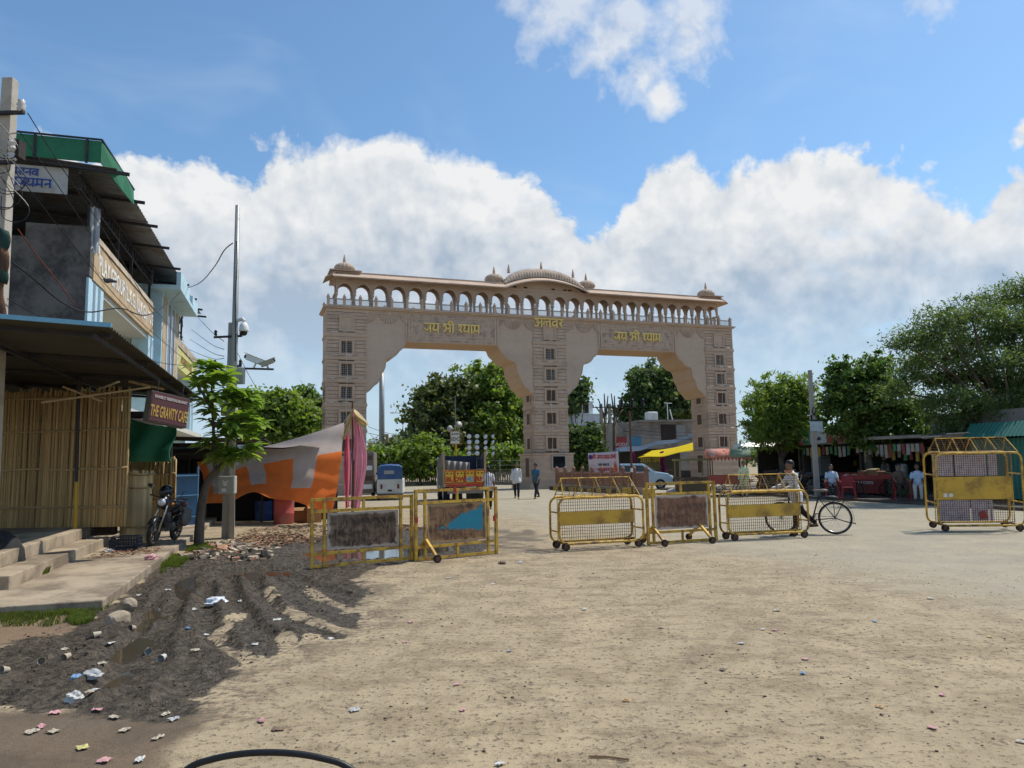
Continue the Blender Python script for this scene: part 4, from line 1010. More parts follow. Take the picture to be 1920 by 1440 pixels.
def hut_barricade(label, a, b, H, ridge, D, band=(.38, .68), posters=False, tilt=0, slats=4):
    p, rz, L_ = place2(a, b); t = thing('barricade', label, 'barricade', (p.x, p.y, 0), rz); t.rotation_euler = (tilt, 0, rz)
    zb = .13
    for y in (0, D):
        MB().tube(rrect(0, L_, zb, H, .16, y), .024, 8, closed=True).obj('tube_frame', YELP, t, smooth=True)
    for x in (.0, L_):
        for zz in (H * .36, H * .72): MB().cyl((x, 0, zz), (x, D, zz), .017, n=6).obj('cross_tube', YELP, t)
    for x in (.12, L_ - .12): MB().cyl((x, 0, zb), (x, D, zb), .02, n=6).obj('axle', RUSTY, t)
    for x in (.12, L_ - .12):
        for y in (-.0, D): castor(t, x, y, .08)
    ym = D * .5
    MB().tube([(.06, ym, zb + .03), (L_ - .06, ym, zb + .03), (L_ - .06, ym, H - .03), (.06, ym, H - .03)], .014, 5, closed=True).obj('inner_frame', YELP, t)
    z0, z1 = lerp(zb, H, band[0]), lerp(zb, H, band[1])
    MB().b2((.05, ym - .012, z0), (L_ - .08, ym - .004, z1)).obj('yellow_panel', YELS, t, bevel=.003)
    for k, (za, zc) in enumerate(((zb + .04, z0), (z1, H - .04))):
        m = MB(); grid(m, (.06, ym, za), (L_ - .06, ym, za), (.06, ym, zc), int(L_ / .05), max(3, int((zc - za) / .05))); stuff(m.obj('wire_mesh', MESHW, t))
    # sloping mesh roof
    x0, x1 = .10, L_ - .06; i0, i1 = .14, L_ - .16
    for s, (ya, nm) in enumerate(((0, 'front'), (D, 'back'))):
        for k in range(slats + 1):
            u = k / slats; MB().cyl((lerp(x0, x1, u), ya, H + .01), (lerp(i0, i1, u), ym, ridge), .011, n=5).obj('roof_bar', YELP, t)
        m = MB(); nr_ = 7
        for j in range(1, nr_): f = j / nr_; m.bar((lerp(x0, i0, f), lerp(ya, ym, f), lerp(H, ridge, f)), (lerp(x1, i1, f), lerp(ya, ym, f), lerp(H, ridge, f)), .007)
        nn = int(L_ / .16)
        for j in range(1, nn): f = j / nn; m.bar((lerp(x0, x1, f), ya, H), (lerp(i0, i1, f), ym, ridge), .005)
        stuff(m.obj('wire_mesh', MESHW, t))
    for e, x_, i_ in ((0, x0, i0), (1, x1, i1)):
        m = MB()
        for j in range(1, 6): f = j / 6; m.bar((lerp(x_, i_, f), lerp(0, ym, f), lerp(H, ridge, f)), (lerp(x_, i_, f), lerp(D, ym, f), lerp(H, ridge, f)), .007)
        stuff(m.obj('wire_mesh', MESHW, t))
    MB().cyl((i0, ym, ridge), (i1, ym, ridge), .014, n=6).obj('ridge_tube', YELP, t)
    if posters:
        PW = mat('pink_white_poster', (.55, .47, .50), .7, 0, .25, 14, (.33, .20, .28), .35, 9)
        for (xa, xb, za, zc) in ((.07, .50, z1 + .02, H - .05), (.53, 1.20, z1 + .02, H - .05), (1.23, L_ * .80, z1 + .02, H - .05), (.10, .80, zb + .06, z0 - .02), (.83, 1.18, zb + .06, z0 - .02), (1.21, L_ * .72, zb + .06, z0 - .02)):
            MB().b2((xa, ym + .006, za), (xb, ym + .010, zc)).obj('poster', PW, t)
        MB().prism([(0, 0), (.16, .02), (.10, .2), (-.03, .16)], lambda a_, b_: (1.0 + a_, ym - .02, zb + .1 + b_), lambda a_, b_: (1.0 + a_, ym - .013, zb + .1 + b_)).obj('red_flap', mat('red_cloth', (.30, .05, .04), .8), t)
        for x in (.30, .42): MB().b2((x - .05, ym - .017, z0 + .06), (x + .03, ym - .013, z0 + .14)).obj('sticker', WHITE, t)
    return t
hut_barricade('yellow wheeled barricade with mesh roof, leftmost of the mesh topped ones', (1050, 1034), (1208, 1025), 1.0, 1.37, .5)
hut_barricade('yellow wheeled mesh roof barricade in front of the man with the bicycle', (1368, 1015), (1518, 1008), 1.0, 1.35, .36)
hut_barricade('large yellow mesh roof barricade hung with pale posters at the right edge', (1762, 997), (1924, 996), 1.72, 2.05, .62, (.34, .66), True, R(2.5))
# concrete blocks painted yellow behind the barricades
for (x, y, w) in ((1178, 931, .9), (1217, 934, .9)):
    q = gp(x, y); tag(MB().b2((-.25, -.2, 0), (.25, .2, .42)).obj('kerb_block', mat('yellow_kerb_paint', (.52, .36, .06), .8, 0, .15, 3, (.2, .15, .07), .3), None, bevel=.02), 'short yellow painted concrete block, %s of a pair by the sandstone wall' % ('left' if x < 1200 else 'right'), 'block', 'yellow blocks').location = q

# ------------------------------------------------------------------ drums, boxes, chairs under the tarpaulin
def drum(name, label, px_, col, r=.29, h=.95, dent=True):
    q = gp(*px_); m = MB(); m.lathe([(r * .93, 0), (r, .03), (r * 1.01, h * .3), (r * 1.05, h * .33), (r * 1.01, h * .36), (r * 1.02, h * .64), (r * 1.06, h * .67), (r * 1.01, h * .7), (r * .99, h * .96), (r * .9, h), (r * .86, h - .04)], 24)
    o = m.obj(name, col, None, edge=50); o.location = q; return o
tag(drum('plastic_drum', '', (532, 982), mat('faded_red_plastic', (.42, .085, .075), .6, 0, .15, 2.5, (.30, .17, .13), .35, 2)), 'faded red plastic drum standing in front of the orange tarpaulin', 'drum')
tag(drum('plastic_drum', '', (494, 976), mat('blue_plastic', (.03, .07, .22), .6, 0, .2, 3), .27, .62), 'blue plastic tub in the shade beside the red drum', 'tub')
CARD = mat('brown_cardboard', (.40, .23, .10), .8, 0, .15, 3, (.25, .14, .07), .25)
for (x, y, w, dd, h, rz, lb) in ((563, 978, .5, .45, .42, .1, 'open cardboard box right beside the red drum'), (588, 979, .42, .4, .5, .35, 'taller cardboard box at the foot of the tarpaulin')):
    q = gp(x, y); t = thing('cardboard_box', lb, 'box', q, rz)
    for (c_, s_) in (((0, -dd / 2, h / 2), (w, .012, h)), ((0, dd / 2, h / 2), (w, .012, h)), ((-w / 2, 0, h / 2), (.012, dd - .02, h)), ((w / 2, 0, h / 2), (.012, dd - .02, h))): MB().box(c_, s_).obj('side', CARD, t)
    MB().box((0, 0, .01), (w - .03, dd - .03, .012)).obj('bottom', CARD, t)
    MB().box((0, -dd / 2 - .06, h - .02), (w * .96, .16, .008), rotm('X', R(35))).obj('flap', CARD, t)
def plastic_chair(label, loc, rz, m_, group=None):
    t = thing('plastic_chair', label, 'chair', loc, rz, group)
    MB().b2((-.21, -.2, .41), (.21, .2, .44)).obj('seat', m_, t, bevel=.015)
    m = MB(); m.sheet(lambda a, b: ((a - .5) * .42, .2 + .06 * b + .05 * math.cos((a - .5) * 3) - .05, .44 + b * .42), 8, 5); m.obj('backrest', m_, t, solid=.012)
    for sx in (-1, 1):
        for sy in (-1, 1): MB().bar((sx * .2, sy * .18, .42), (sx * .24, sy * .22, 0), .045).obj('leg', m_, t)
        MB().tube([(sx * .24, -.2, .42), (sx * .25, -.18, .62), (sx * .25, .1, .64), (sx * .22, .22, .66)], .02, 6).obj('arm', m_, t)
    return t
REDP = mat('red_chair_plastic', (.24, .022, .026), .5, 0, .12, 3)
plastic_chair('red plastic chair in the shade under the orange tarpaulin', gp(466, 968), R(200), REDP)

# ------------------------------------------------------------------ tarpaulin stall
def curve_pts(pts, t):
    n = len(pts) - 1; f = min(max(t, 0), 1) * n; i = min(int(f), n - 1); return pts[i].lerp(pts[i + 1], f - i)
def smooth_path(pts, k=6):
    out = []
    for i in range(len(pts) - 1):
        p0, p1, p2, p3 = pts[max(i - 1, 0)], pts[i], pts[i + 1], pts[min(i + 2, len(pts) - 1)]
        for j in range(k):
            t = j / k; out.append(.5 * ((2 * p1) + (p2 - p0) * t + (2 * p0 - 5 * p1 + 4 * p2 - p3) * t * t + (3 * p1 - p0 - 3 * p2 + p3) * t ** 3))
    return out + [pts[-1]]
t = NT('striped_tarpaulin'); at = t.n('ShaderNodeAttribute', attribute_name='ab').outputs['Vector']; sx = t.n('ShaderNodeSeparateXYZ'); t.set(sx.inputs[0], at); U_, V_ = sx.outputs[0], sx.outputs[1]
cc = t.coord('Object'); nz = t.noise(cc, 3, 5, .6)
fr_ = t.math('FRACT', t.math('MULTIPLY_ADD', U_, 3.2, .70)); band_ = t.ramp(fr_, .40, .41); lowb = t.ramp(V_, .30, .31); hem = t.ramp(V_, .76, .77)
first = t.ramp(U_, .10, .09)
o_ = t.math('MAXIMUM', t.math('MAXIMUM', t.math('MULTIPLY', band_, lowb), hem), first, clamp=True)
col = t.mix(o_, (.58, .50, .46), (.90, .235, .06)); k = t.math('MULTIPLY_ADD', nz, .5, .75); vv = t.n('ShaderNodeCombineXYZ')
for i in range(3): t.set(vv.inputs[i], k)
col = t.mix(1., col, vv.outputs[0], 'MULTIPLY')
s1 = t.n('ShaderNodeBsdfDiffuse'); t.set(s1.inputs[0], col); s2 = t.n('ShaderNodeBsdfTranslucent'); t.set(s2.inputs[0], col); ad = t.n('ShaderNodeMixShader'); ad.inputs[0].default_value = .55
t.t.links.new(s1.outputs[0], ad.inputs[1]); t.t.links.new(s2.outputs[0], ad.inputs[2]); TARP = t.done(ad.outputs[0])
tarp = thing('tarpaulin_stall', 'stall under a grey and orange striped tarpaulin tied to a mast', 'stall', gp(640, 985))
O_ = Vector(tarp.location)
def px3(l, Y0, Y1): return [dp(x, y, lerp(Y0, Y1, i / (len(l) - 1))) - O_ for i, (x, y) in enumerate(l)]
topl = smooth_path(px3([(369, 866), (420, 860), (475, 843), (560, 820), (645, 792)], 23.2, 22.0))
botl = smooth_path(px3([(384, 948), (424, 941), (470, 926), (513, 932), (560, 945), (622, 962)], 22.4, 21.4))
def tarpf(a, b):
    p = curve_pts(topl, a).lerp(curve_pts(botl, a), b)
    w = math.sin(math.pi * b)
    return p + Vector((.0, .28 * w + .05 * math.sin(a * 22 + b * 5) * (b + .2) + .035 * math.sin(a * 9 - b * 19) , .045 * math.sin(a * 17 + b * 7) * b - .05 * w))
m = MB(); nu, nv = 90, 40; m.sheet(tarpf, nu, nv); o = m.obj('tarpaulin', TARP, tarp, smooth=True)
at = o.data.attributes.new('ab', 'FLOAT_VECTOR', 'POINT'); at.data.foreach_set('vector', [v for j in range(nv + 1) for i in range(nu + 1) for v in (i / nu, j / nv, 0)])
mb_, mt_ = gp(661, 984) - O_, dp(661, 752, 21.9) - O_
MB().tube([mb_, lerp(mb_, mt_, .5) + Vector((.02, 0, 0)), mt_], [.045, .04, .028], 8).obj('mast', mat('dark_bamboo_mast', (.11, .06, .035), .7, 0, .2, 3), tarp)
MB().tube([mt_ - Vector((0, 0, .28)), topl[-1] + Vector((0, 0, .02))], .012, 5).obj('guy_rope', WIRE, tarp)
MB().b2((-6.0, 2.6, 0), (-.75, 2.7, 2.0)).obj('shade_back_sheet', mat('black_stall_shade', (.012, .011, .012), .95, bump=0), tarp)  # added black sheet, stands in for the darkness inside the stall
m = MB(); m.sheet(lambda a, b: (lerp(-5.8, -.75, a), lerp(.9, 2.6, b), 2.05 + .35 * a - .1 * math.sin(math.pi * b) + .05 * math.sin(a * 14)), 30, 6); m.obj('shade_roof', MATS['black_stall_shade'], tarp, smooth=True, solid=.005)  # black roof sheet added too, interior shade put into its colour
for x in (-5.5, -2.4, -.8): MB().cyl((x, 2.5, 0), (x, 2.5, 2.3), .03, n=6).obj('stall_post', STEEL, tarp)
def fabric(name, c, tr=.3):
    t = NT(name); cc = t.coord('Object'); k = t.mix(t.noise(cc, 4, 4), sc3(c, .82), sc3(c, 1.12)); a = t.n('ShaderNodeBsdfDiffuse'); t.set(a.inputs[0], k); b = t.n('ShaderNodeBsdfTranslucent'); t.set(b.inputs[0], k)
    mx = t.n('ShaderNodeMixShader'); mx.inputs[0].default_value = tr; t.t.links.new(a.outputs[0], mx.inputs[1]); t.t.links.new(b.outputs[0], mx.inputs[2]); return t.done(mx.outputs[0])
PINK = fabric('pink_cloth', (.95, .55, .62), .6); PINKD = fabric('deep_pink_cloth', (.90, .34, .44), .55); CRM = fabric('cream_cloth', (.74, .60, .34), .4)
dr = thing('hanging_drape', 'pink cloth drape with cream top gathered on the tarpaulin mast', 'drape', gp(668, 984)); D_ = Vector(dr.location)
def drape(nm, m_, tl, bl, amp, fold, Y0=21.75):
    T_ = smooth_path([dp(x, y, Y0) - D_ for x, y in tl]); B_ = smooth_path([dp(x, y, Y0) - D_ for x, y in bl])
    MB().sheet(lambda a, b: curve_pts(T_, b).lerp(curve_pts(B_, b), a) + Vector((.02 * math.sin(b * 8 + a * 4), amp * (math.cos(a * fold * 2 * math.pi) + .5 * math.cos(a * fold * 4.3 + b * 5)), 0)), 26, 34).obj(nm, m_, dr, smooth=True, solid=.004)
drape('drape', PINK, [(660, 775), (662, 830), (659, 880), (655, 950)], [(674, 778), (684, 830), (687, 860), (683, 905), (674, 956)], .05, 3.2, 21.7)
drape('drape', PINKD, [(646, 815), (645, 870), (646, 955)], [(656, 795), (655, 860), (655, 950)], .04, 2.1, 21.85)
drape('hem_cloth', PINKD, [(664, 930), (664, 957)], [(674, 925), (672, 956)], .03, 1.5, 21.9)
drape('cream_flounce', CRM, [(640, 822), (650, 790), (660, 765)], [(647, 824), (656, 800), (662, 780)], .03, 2, 21.65)
drape('cream_flounce', CRM, [(662, 766), (672, 774), (684, 784), (689, 796)], [(664, 784), (672, 796), (680, 803), (687, 802)], .06, 1.4, 21.6)

# ------------------------------------------------------------------ camera post
GALV = mat('galvanised_steel', (.30, .31, .30), .5, .4, .15, 2, (.20, .18, .15), .25, 1.5, .05)
CAB = mat('cabinet_grey', (.38, .38, .33), .55, 0, .08, 2, (.25, .23, .19), .25, 1.5)
q = gp(432, 1010); post = thing('camera_post', 'tall grey steel post carrying surveillance cameras and cabinets behind the young tree', 'post', q)
HP = 8.28
MB().tube([(0, 0, 0), (0, 0, 5.0), (0, 0, HP)], [.085, .075, .055], 12).obj('tube', GALV, post, smooth=True)
pc = thing('electric_pole', 'squat concrete electric pole standing right behind the camera post', 'pole', q + Vector((-.12, .16, 0)))
MB().prism([(-.10, -.09), (.10, -.09), (.10, .09), (-.10, .09)], lambda a, b: (a * 1.2, b * 1.2, 0), lambda a, b: (a * .8, b * .8, 5.3)).obj('concrete_shaft', mat('grey_pole_concrete', (.36, .34, .31), .9, 0, .12, 2, (.24, .22, .19), .3), pc)
for zz in (4.95, 4.2):
    ar = MB().bar((-.42, -.10, zz - .02), (.28, -.10, zz), .05).obj('cross_arm', STEEL, pc)
    for x in (-.38, .25): MB().lathe([(.03, 0), (.045, .04), (.03, .06), (.045, .10), (.02, .14)], 8, (x, -.10, zz + .02)).obj('insulator', BLACK, ar)
def cabinet(x0, x1, z0, z1, y=-.27):
    c_ = MB().b2((x0, y, z0), (x1, y + .17, z1)).obj('cabinet', CAB, post, bevel=.012)
    MB().b2((x0 + .02, y - .012, z0 + .02), (x1 - .02, y - .002, z1 - .02)).obj('cabinet_door', CAB, c_)
    return c_
cabinet(-.10, .32, 3.72, 4.12); cabinet(-.20, .16, 2.95, 3.30); c3 = cabinet(-.22, .17, 1.08, 1.50)
MB().prism([(0, 0), (.10, .02), (.06, .06), (.12, .14), (.02, .10), (-.03, .16)], lambda a, b: (-.08 + a, -.286, 1.26 + b), lambda a, b: (-.08 + a, -.282, 1.26 + b)).obj('bird_emblem', WHITE, c3)
MB().b2((-.13, -.287, 1.13), (-.02, -.283, 1.21)).obj('label_plate', WHITE, c3)
arm = MB().bar((-.05, -.08, 4.13), (1.0, -.08, 4.08), .045).obj('camera_arm', STEEL, post)
def bullet(x, z, s, rz, m1=WHITE):
    o = MB(); o.b2((-.16 * s, -.055 * s, 0), (.20 * s, .055 * s, .11 * s)); o.b2((-.22 * s, -.07 * s, .11 * s), (.24 * s, .07 * s, .125 * s)); o = o.obj('bullet_camera', m1, post, bevel=.008); o.location = (x, -.08, z + .10); o.rotation_euler = (0, R(22), rz)
    MB().tube([(-.165 * s, 0, .055 * s), (-.20 * s, 0, .055 * s)], .04 * s, 10).obj('lens', BLACK, o)
    MB().cyl((.05 * s, 0, -.13), (.05 * s, 0, 0), .025, n=6).obj('bracket', m1, o)
bullet(.50, 4.16, 1.25, R(8)); bullet(.88, 4.10, .9, R(188), MATS['dusty_tube'])
pt = MB().tube([(.06, -.02, 5.33), (.20, -.04, 5.36), (.24, -.05, 5.30)], [.05, .05, .05], 8).obj('dome_camera_bracket', WHITE, post)
MB().lathe([(.03, .20), (.07, .18), (.105, .10), (.115, .0), (.11, -.03)], 14, (.24, -.05, 5.07)).obj('dome_camera_housing', WHITE, pt, smooth=True)
MB().ell((.24, -.05, 5.02), (.085, .085, .09), 12, 8).obj('dome_camera_lens', BLACK, pt, smooth=True)
MB().tube([(.03, -.09, HP - .95), (.06, -.1, HP - 1.5), (.03, -.1, HP - 2.4), (.05, -.1, 5.4), (.07, -.1, 4.3)], .012, 5).obj('down_cable', BLACK, post)

# ------------------------------------------------------------------ young whorl-leaved tree: every leaf a part
BARK = mat('grey_bark', (.12, .095, .07), .92, 0, .25, 5, (.06, .048, .036), .4, 3, .8, 28)
def leaf_mat(name, c, tr=.38, var=.3, island=True):
    t = NT(name); gi = t.n('ShaderNodeNewGeometry').outputs['Random Per Island'] if island else t.n('ShaderNodeObjectInfo').outputs['Random']
    cc = t.noise(t.coord('Object'), 1.0, 3, .6)
    k = t.math('ADD', t.math('MULTIPLY_ADD', gi, 2 * var, 1 - var), t.math('MULTIPLY_ADD', cc, 1.5, -.72)); v = t.n('ShaderNodeCombineXYZ')
    t.set(v.inputs[0], t.math('MULTIPLY', k, t.math('MULTIPLY_ADD', gi, .3, .85))); t.set(v.inputs[1], k); t.set(v.inputs[2], t.math('MULTIPLY', k, .95))
    col = t.mix(1., c, v.outputs[0], 'MULTIPLY')
    p = t.pbr(col, .5, 0, None, .35); tl = t.n('ShaderNodeBsdfTranslucent'); t.set(tl.inputs[0], t.mix(1., col, (1.5, 1.45, .55), 'MULTIPLY'))
    mx = t.n('ShaderNodeMixShader'); mx.inputs[0].default_value = tr; t.t.links.new(p, mx.inputs[1]); t.t.links.new(tl.outputs[0], mx.inputs[2]); return t.done(mx.outputs[0])
LEAFY = leaf_mat('glossy_young_leaf', (.19, .30, .06), .45, .3, False)
lm_ = MB(); Ls, Wd = 1., .17; row = []
for i, t_ in enumerate((0, .12, .35, .6, .82, 1.)):
    w = Wd * (.12, .55, .95, 1.0, .62, .02)[i]; zc = -.38 * t_ ** 2 + .06 * t_
    row += [(t_, -w / 1, zc + .03), (t_, 0, zc), (t_, w / 1, zc + .03)]
lm_.add(row, [(i * 3 + k, (i + 1) * 3 + k, (i + 1) * 3 + k + 1, i * 3 + k + 1) for i in range(5) for k in range(2)]); leafm = lm_.mesh('leaf', LEAFY, True)
sq = gp(373, 1020, .02); sap = thing('young_tree', 'young tree with whorled glossy leaves growing beside the camera post', 'tree', sq); S_ = Vector(sq)
def q3(x, y, dy=0): return dp(x, y, S_.y + dy) - S_
tp_ = smooth_path([q3(373, 1024), q3(374, 990), q3(379, 940), q3(392, 900), q3(418, 872, .05)]); MB().tube(tp_, [lerp(.115, .07, i / (len(tp_) - 1)) for i in range(len(tp_))], 10).obj('trunk', BARK, sap, smooth=True)
br = [[(404, 884), (402, 850), (400, 800), (398, 750), (396, 700)], [(418, 872), (440, 862), (458, 856)], [(400, 800), (425, 785), (455, 790)], [(398, 750), (425, 742), (448, 738)], [(399, 770), (385, 745), (370, 722)], [(418, 872), (425, 840), (432, 812)]]
for b in br:
    P = smooth_path([q3(x, y, .03 * i) for i, (x, y) in enumerate(b)]); MB().tube(P, [lerp(.05, .018, i / (len(P) - 1)) for i in range(len(P))], 7).obj('branch', BARK, sap, smooth=True)
WH = [(396, 682, 0), (380, 694, -.2), (412, 690, .2), (424, 704, -.1), (372, 716, .1), (388, 712, -.3), (404, 706, .3), (440, 728, -.2), (456, 736, .2), (424, 738, .0), (408, 744, -.3), (470, 748, .0), (388, 752, .3), (440, 752, .3), (398, 772, -.2),
      (452, 782, -.2), (474, 786, .1), (484, 798, -.1), (432, 788, .1), (412, 798, .3), (442, 808, -.3), (464, 810, .2), (422, 818, -.2), (402, 836, .2), (420, 848, -.3), (444, 846, .0), (462, 852, -.1), (434, 862, -.35), (408, 858, -.2), (470, 842, .3), (390, 828, -.1), (454, 764, .1), (384, 736, .35)]
tw = MB()
for (x, y, dy) in WH:
    c_ = q3(x, y, dy); near_ = min((p for b in br for p in [q3(*e) for e in b]), key=lambda p: (p - c_).length)
    tw.tube([near_, near_.lerp(c_, .6) + Vector((0, 0, -.03)), c_], [.013, .01, .008], 5)
crown = tw.obj('crown', BARK, sap)
for (x, y, dy) in WH:
    c_ = q3(x, y, dy); ph = rng.uniform(0, 6.28); tx, ty = rng.uniform(-.35, .35), rng.uniform(-.45, .1); nl = 9
    for k in range(nl):
        a = ph + 2 * math.pi * k / nl + rng.uniform(-.12, .12); o = put('leaf', leafm, crown, c_ + Vector((0, 0, rng.uniform(-.02, .02))))
        o.rotation_euler = (Matrix.Rotation(ty, 3, 'X') @ Matrix.Rotation(tx, 3, 'Y') @ Matrix.Rotation(a, 3, 'Z') @ Matrix.Rotation(rng.uniform(-.45, .12), 3, 'Y')).to_euler(); s_ = rng.uniform(.30, .44); o.scale = (s_, s_ * 1.05, s_)

m = MB(); base_vs = [v.co.copy() for v in leafm.vertices]; base_fs = [tuple(p.vertices) for p in leafm.polygons]
for (x, y, dy) in WH + [(x + rng.uniform(-16, 16), y + rng.uniform(-12, 12), dy + rng.uniform(-.2, .3)) for (x, y, dy) in WH]:
    c_ = q3(x + rng.uniform(-8, 8), y + rng.uniform(-8, 8), dy + .15); ph = rng.uniform(0, 6.28)
    for k in range(8):
        M_ = Matrix.Rotation(rng.uniform(-.4, .4), 3, 'X') @ Matrix.Rotation(ph + k * .785 + rng.uniform(-.15, .15), 3, 'Z') @ Matrix.Rotation(rng.uniform(-.5, .1), 3, 'Y'); s_ = rng.uniform(.24, .38)
        m.add([c_ + M_ @ (v * s_) for v in base_vs], base_fs)
stuff(m.obj('inner_leaves', LEAFY, crown, smooth=True))
# ------------------------------------------------------------------ people
def remeshed(mb, voxel, name, m_, it=3):
    me = bpy.data.meshes.new('tmp'); me.from_pydata(mb.v, [], mb.f); o = bpy.data.objects.new('tmp', me); COL.objects.link(o)
    r = o.modifiers.new('r', 'REMESH'); r.mode = 'VOXEL'; r.voxel_size = voxel
    s = o.modifiers.new('s', 'SMOOTH'); s.iterations = it; s.factor = .5
    out = bpy.data.meshes.new_from_object(o.evaluated_get(bpy.context.evaluated_depsgraph_get())); bpy.data.objects.remove(o); bpy.data.meshes.remove(me)
    out.name = name; out.materials.clear(); out.materials.append(m_); out.polygons.foreach_set('use_smooth', [True] * len(out.polygons)); return out
def caps(m, p, q, r0, r1=None, n=10):
    r1 = r0 if r1 is None else r1; m.ell(p, r0, n, 6); m.ell(q, r1, n, 6)
    if (Vector(q) - Vector(p)).length > 1e-4: m.tube([p, q], [r0, r1], n)
SKIN = mat('brown_skin', (.20, .105, .062), .55, 0, .06, 6, bump=.05, fine=.03)
HAIR = mat('black_hair', (.012, .010, .009), .5, 0, .2, 30, bump=.4)
SHOE = mat('dark_sandal', (.03, .022, .018), .6)
def cloth_mat(name, c, stripe=None):
    if name in MATS: return MATS[name]
    t = NT(name); cc = t.coord('Object'); b = t.mix(t.noise(cc, 9, 4, .6), sc3(c, .82), sc3(c, 1.1))
    if stripe:
        sp_ = t.n('ShaderNodeSeparateXYZ'); t.set(sp_.inputs[0], cc); w = t.math('FRACT', t.math('MULTIPLY', sp_.outputs[0], 11.0)); b = t.mix(t.ramp(w, .62, .66), b, stripe)
    MATS[name] = t.done(t.pbr(b, .9, 0, t.bump(t.noise(cc, 14, 3, .6, .6), .6, .03), .15)); return MATS[name]
def person(label, loc, rz, h=1.68, legs=((0, 0), (0, 0)), arms=((5, 8, 12), (5, 8, 12)), lean=0, head=(0, 0), shirt=None, trous=None, sleeve='full', hem=.0, vox=.016, seated=False, scarf=None, group=None, beard=False):
    k = h / 1.7; V = Vector
    t = thing('person', label, 'person', loc, rz, group); t.scale = (k, k, k)
    hipz = .90; TH, SH = .42, .42
    J = {}
    for s, (a, kn) in zip((-1, 1), legs):
        a, kn = R(a), R(kn); hp = V((s * .095, 0, hipz)); kp = hp + V((s * .01, math.sin(a), -math.cos(a))) * TH; an = kp + V((0, math.sin(a - kn), -math.cos(a - kn))) * SH; J[s] = [hp, kp, an]
    low = min(J[-1][2].z, J[1][2].z); dz_ = .075 - low
    for s in (-1, 1): J[s] = [p + V((0, 0, dz_)) for p in J[s]]
    hz_ = hipz + dz_
    rot = Matrix.Rotation(R(-lean), 3, 'X'); O = V((0, 0, hz_))
    tr = lambda p: O + rot @ V(p)
    chest, neck, hd = tr((0, 0, .42)), tr((0, -.005, .55)), tr((0, .015, .68))
    A = {}
    for s, (f, b, e) in zip((-1, 1), arms):
        f, b, e = R(f), R(b), R(e); sh = tr((s * .172, -.01, .455)); d1 = V((s * math.sin(b), math.sin(f) * math.cos(b), -math.cos(f) * math.cos(b))); el_ = sh + d1 * .285
        d2 = V((s * math.sin(b) * .3, math.sin(f + e), -math.cos(f + e))).normalized(); wr = el_ + d2 * .25; A[s] = [sh, el_, wr, d2]
    hr = Matrix.Rotation(R(head[0]), 3, 'Z') @ Matrix.Rotation(R(-head[1]), 3, 'X'); hp_ = lambda x, y, z_: hd + hr @ V((x, y, z_))
    m = MB()
    m.ell(hp_(0, -.005, .03), (.074, .092, .095), 14, 10, hr); m.ell(hp_(0, .022, -.035), (.058, .065, .075), 12, 8, hr); m.ell(hp_(0, .095, -.005), (.014, .022, .026), 8, 6, hr); m.ell(hp_(0, .082, -.055), (.024, .014, .012), 8, 6, hr)
    for s in (-1, 1): m.ell(hp_(s * .076, -.008, 0), (.012, .022, .034), 8, 6, hr); m.ell(hp_(s * .03, .078, .012), (.016, .012, .009), 8, 6, hr)
    caps(m, neck - V((0, 0, .04)), hd - V((0, 0, .05)), .052, .048)
    m.ell(tr((0, 0, .30)), (.135, .085, .20), 12, 8, rot); m.ell(tr((0, 0, .05)), (.125, .085, .14), 12, 8, rot); caps(m, tr((-.15, 0, .46)), tr((.15, 0, .46)), .055)
    for s in (-1, 1):
        hp, kp, an = J[s]; caps(m, hp, kp, .072, .05); caps(m, kp, an, .048, .032)
        ft = an + V((s * .015, .12, -.045)); caps(m, an + V((0, -.03, -.045)), ft, .03, .026); caps(m, an, an + V((0, .05, -.04)), .034, .03)
        sh, el_, wr, d2 = A[s]; caps(m, sh, el_, .044, .036); caps(m, el_, wr, .036, .024)
        side = V((1, 0, 0)); nrm = d2.cross(side).normalized()
        m.ell(wr + d2 * .05, (.018, .036, .045), 8, 6, d2.to_track_quat('Z', 'X').to_matrix())
        for i, (o_, l) in enumerate(((-.027, .062), (-.009, .075), (.009, .072), (.027, .055))):
            b0 = wr + d2 * .08 + nrm * o_; b1 = b0 + d2 * l * .55 - side * s * .008; caps(m, b0, b1, .010, .0095, 6); caps(m, b1, b1 + (d2 * .6 - side * s * .5).normalized() * l * .45, .0095, .008, 6)
        th0 = wr + d2 * .03 + nrm * .032; caps(m, th0, th0 + (d2 + nrm * .9).normalized() * .05, .012, .009, 6)
    put('body', remeshed(m, vox * .72, 'body', SKIN, 2), t)
    # shirt
    m = MB(); m.ell(tr((0, -.002, .36)), (.172, .118, .18), 14, 8, rot); m.ell(tr((0, 0, .14)), (.158, .118, .20), 14, 8, rot); m.ell(tr((0, 0, -.02)), (.165, .125, .15 + hem * .3), 14, 8, rot); caps(m, tr((-.15, -.005, .455)), tr((.15, -.005, .455)), .06); caps(m, tr((-.14, -.005, .465)), tr((0, -.01, .52)), .045, .05); caps(m, tr((.14, -.005, .465)), tr((0, -.01, .52)), .045, .05)
    caps(m, tr((0, -.01, .50)), tr((0, -.01, .53)), .066, .058)
    if hem > 0:
        for s in (-1, 1):
            hp, kp, an = J[s]; caps(m, hp + V((0, 0, .02)), hp.lerp(kp, min(1, hem / .42)), .118, .125)
        m.ell(O + V((0, (J[1][1].y + J[-1][1].y) * .25, -hem * .5)), (.16, .13, hem * .62), 12, 8)
    for s in (-1, 1):
        sh, el_, wr, d2 = A[s]
        if sleeve == 'half': caps(m, sh, sh.lerp(el_, .72), .058, .058)
        else: caps(m, sh, el_, .058, .054); caps(m, el_, el_.lerp(wr, .93), .055, .042)
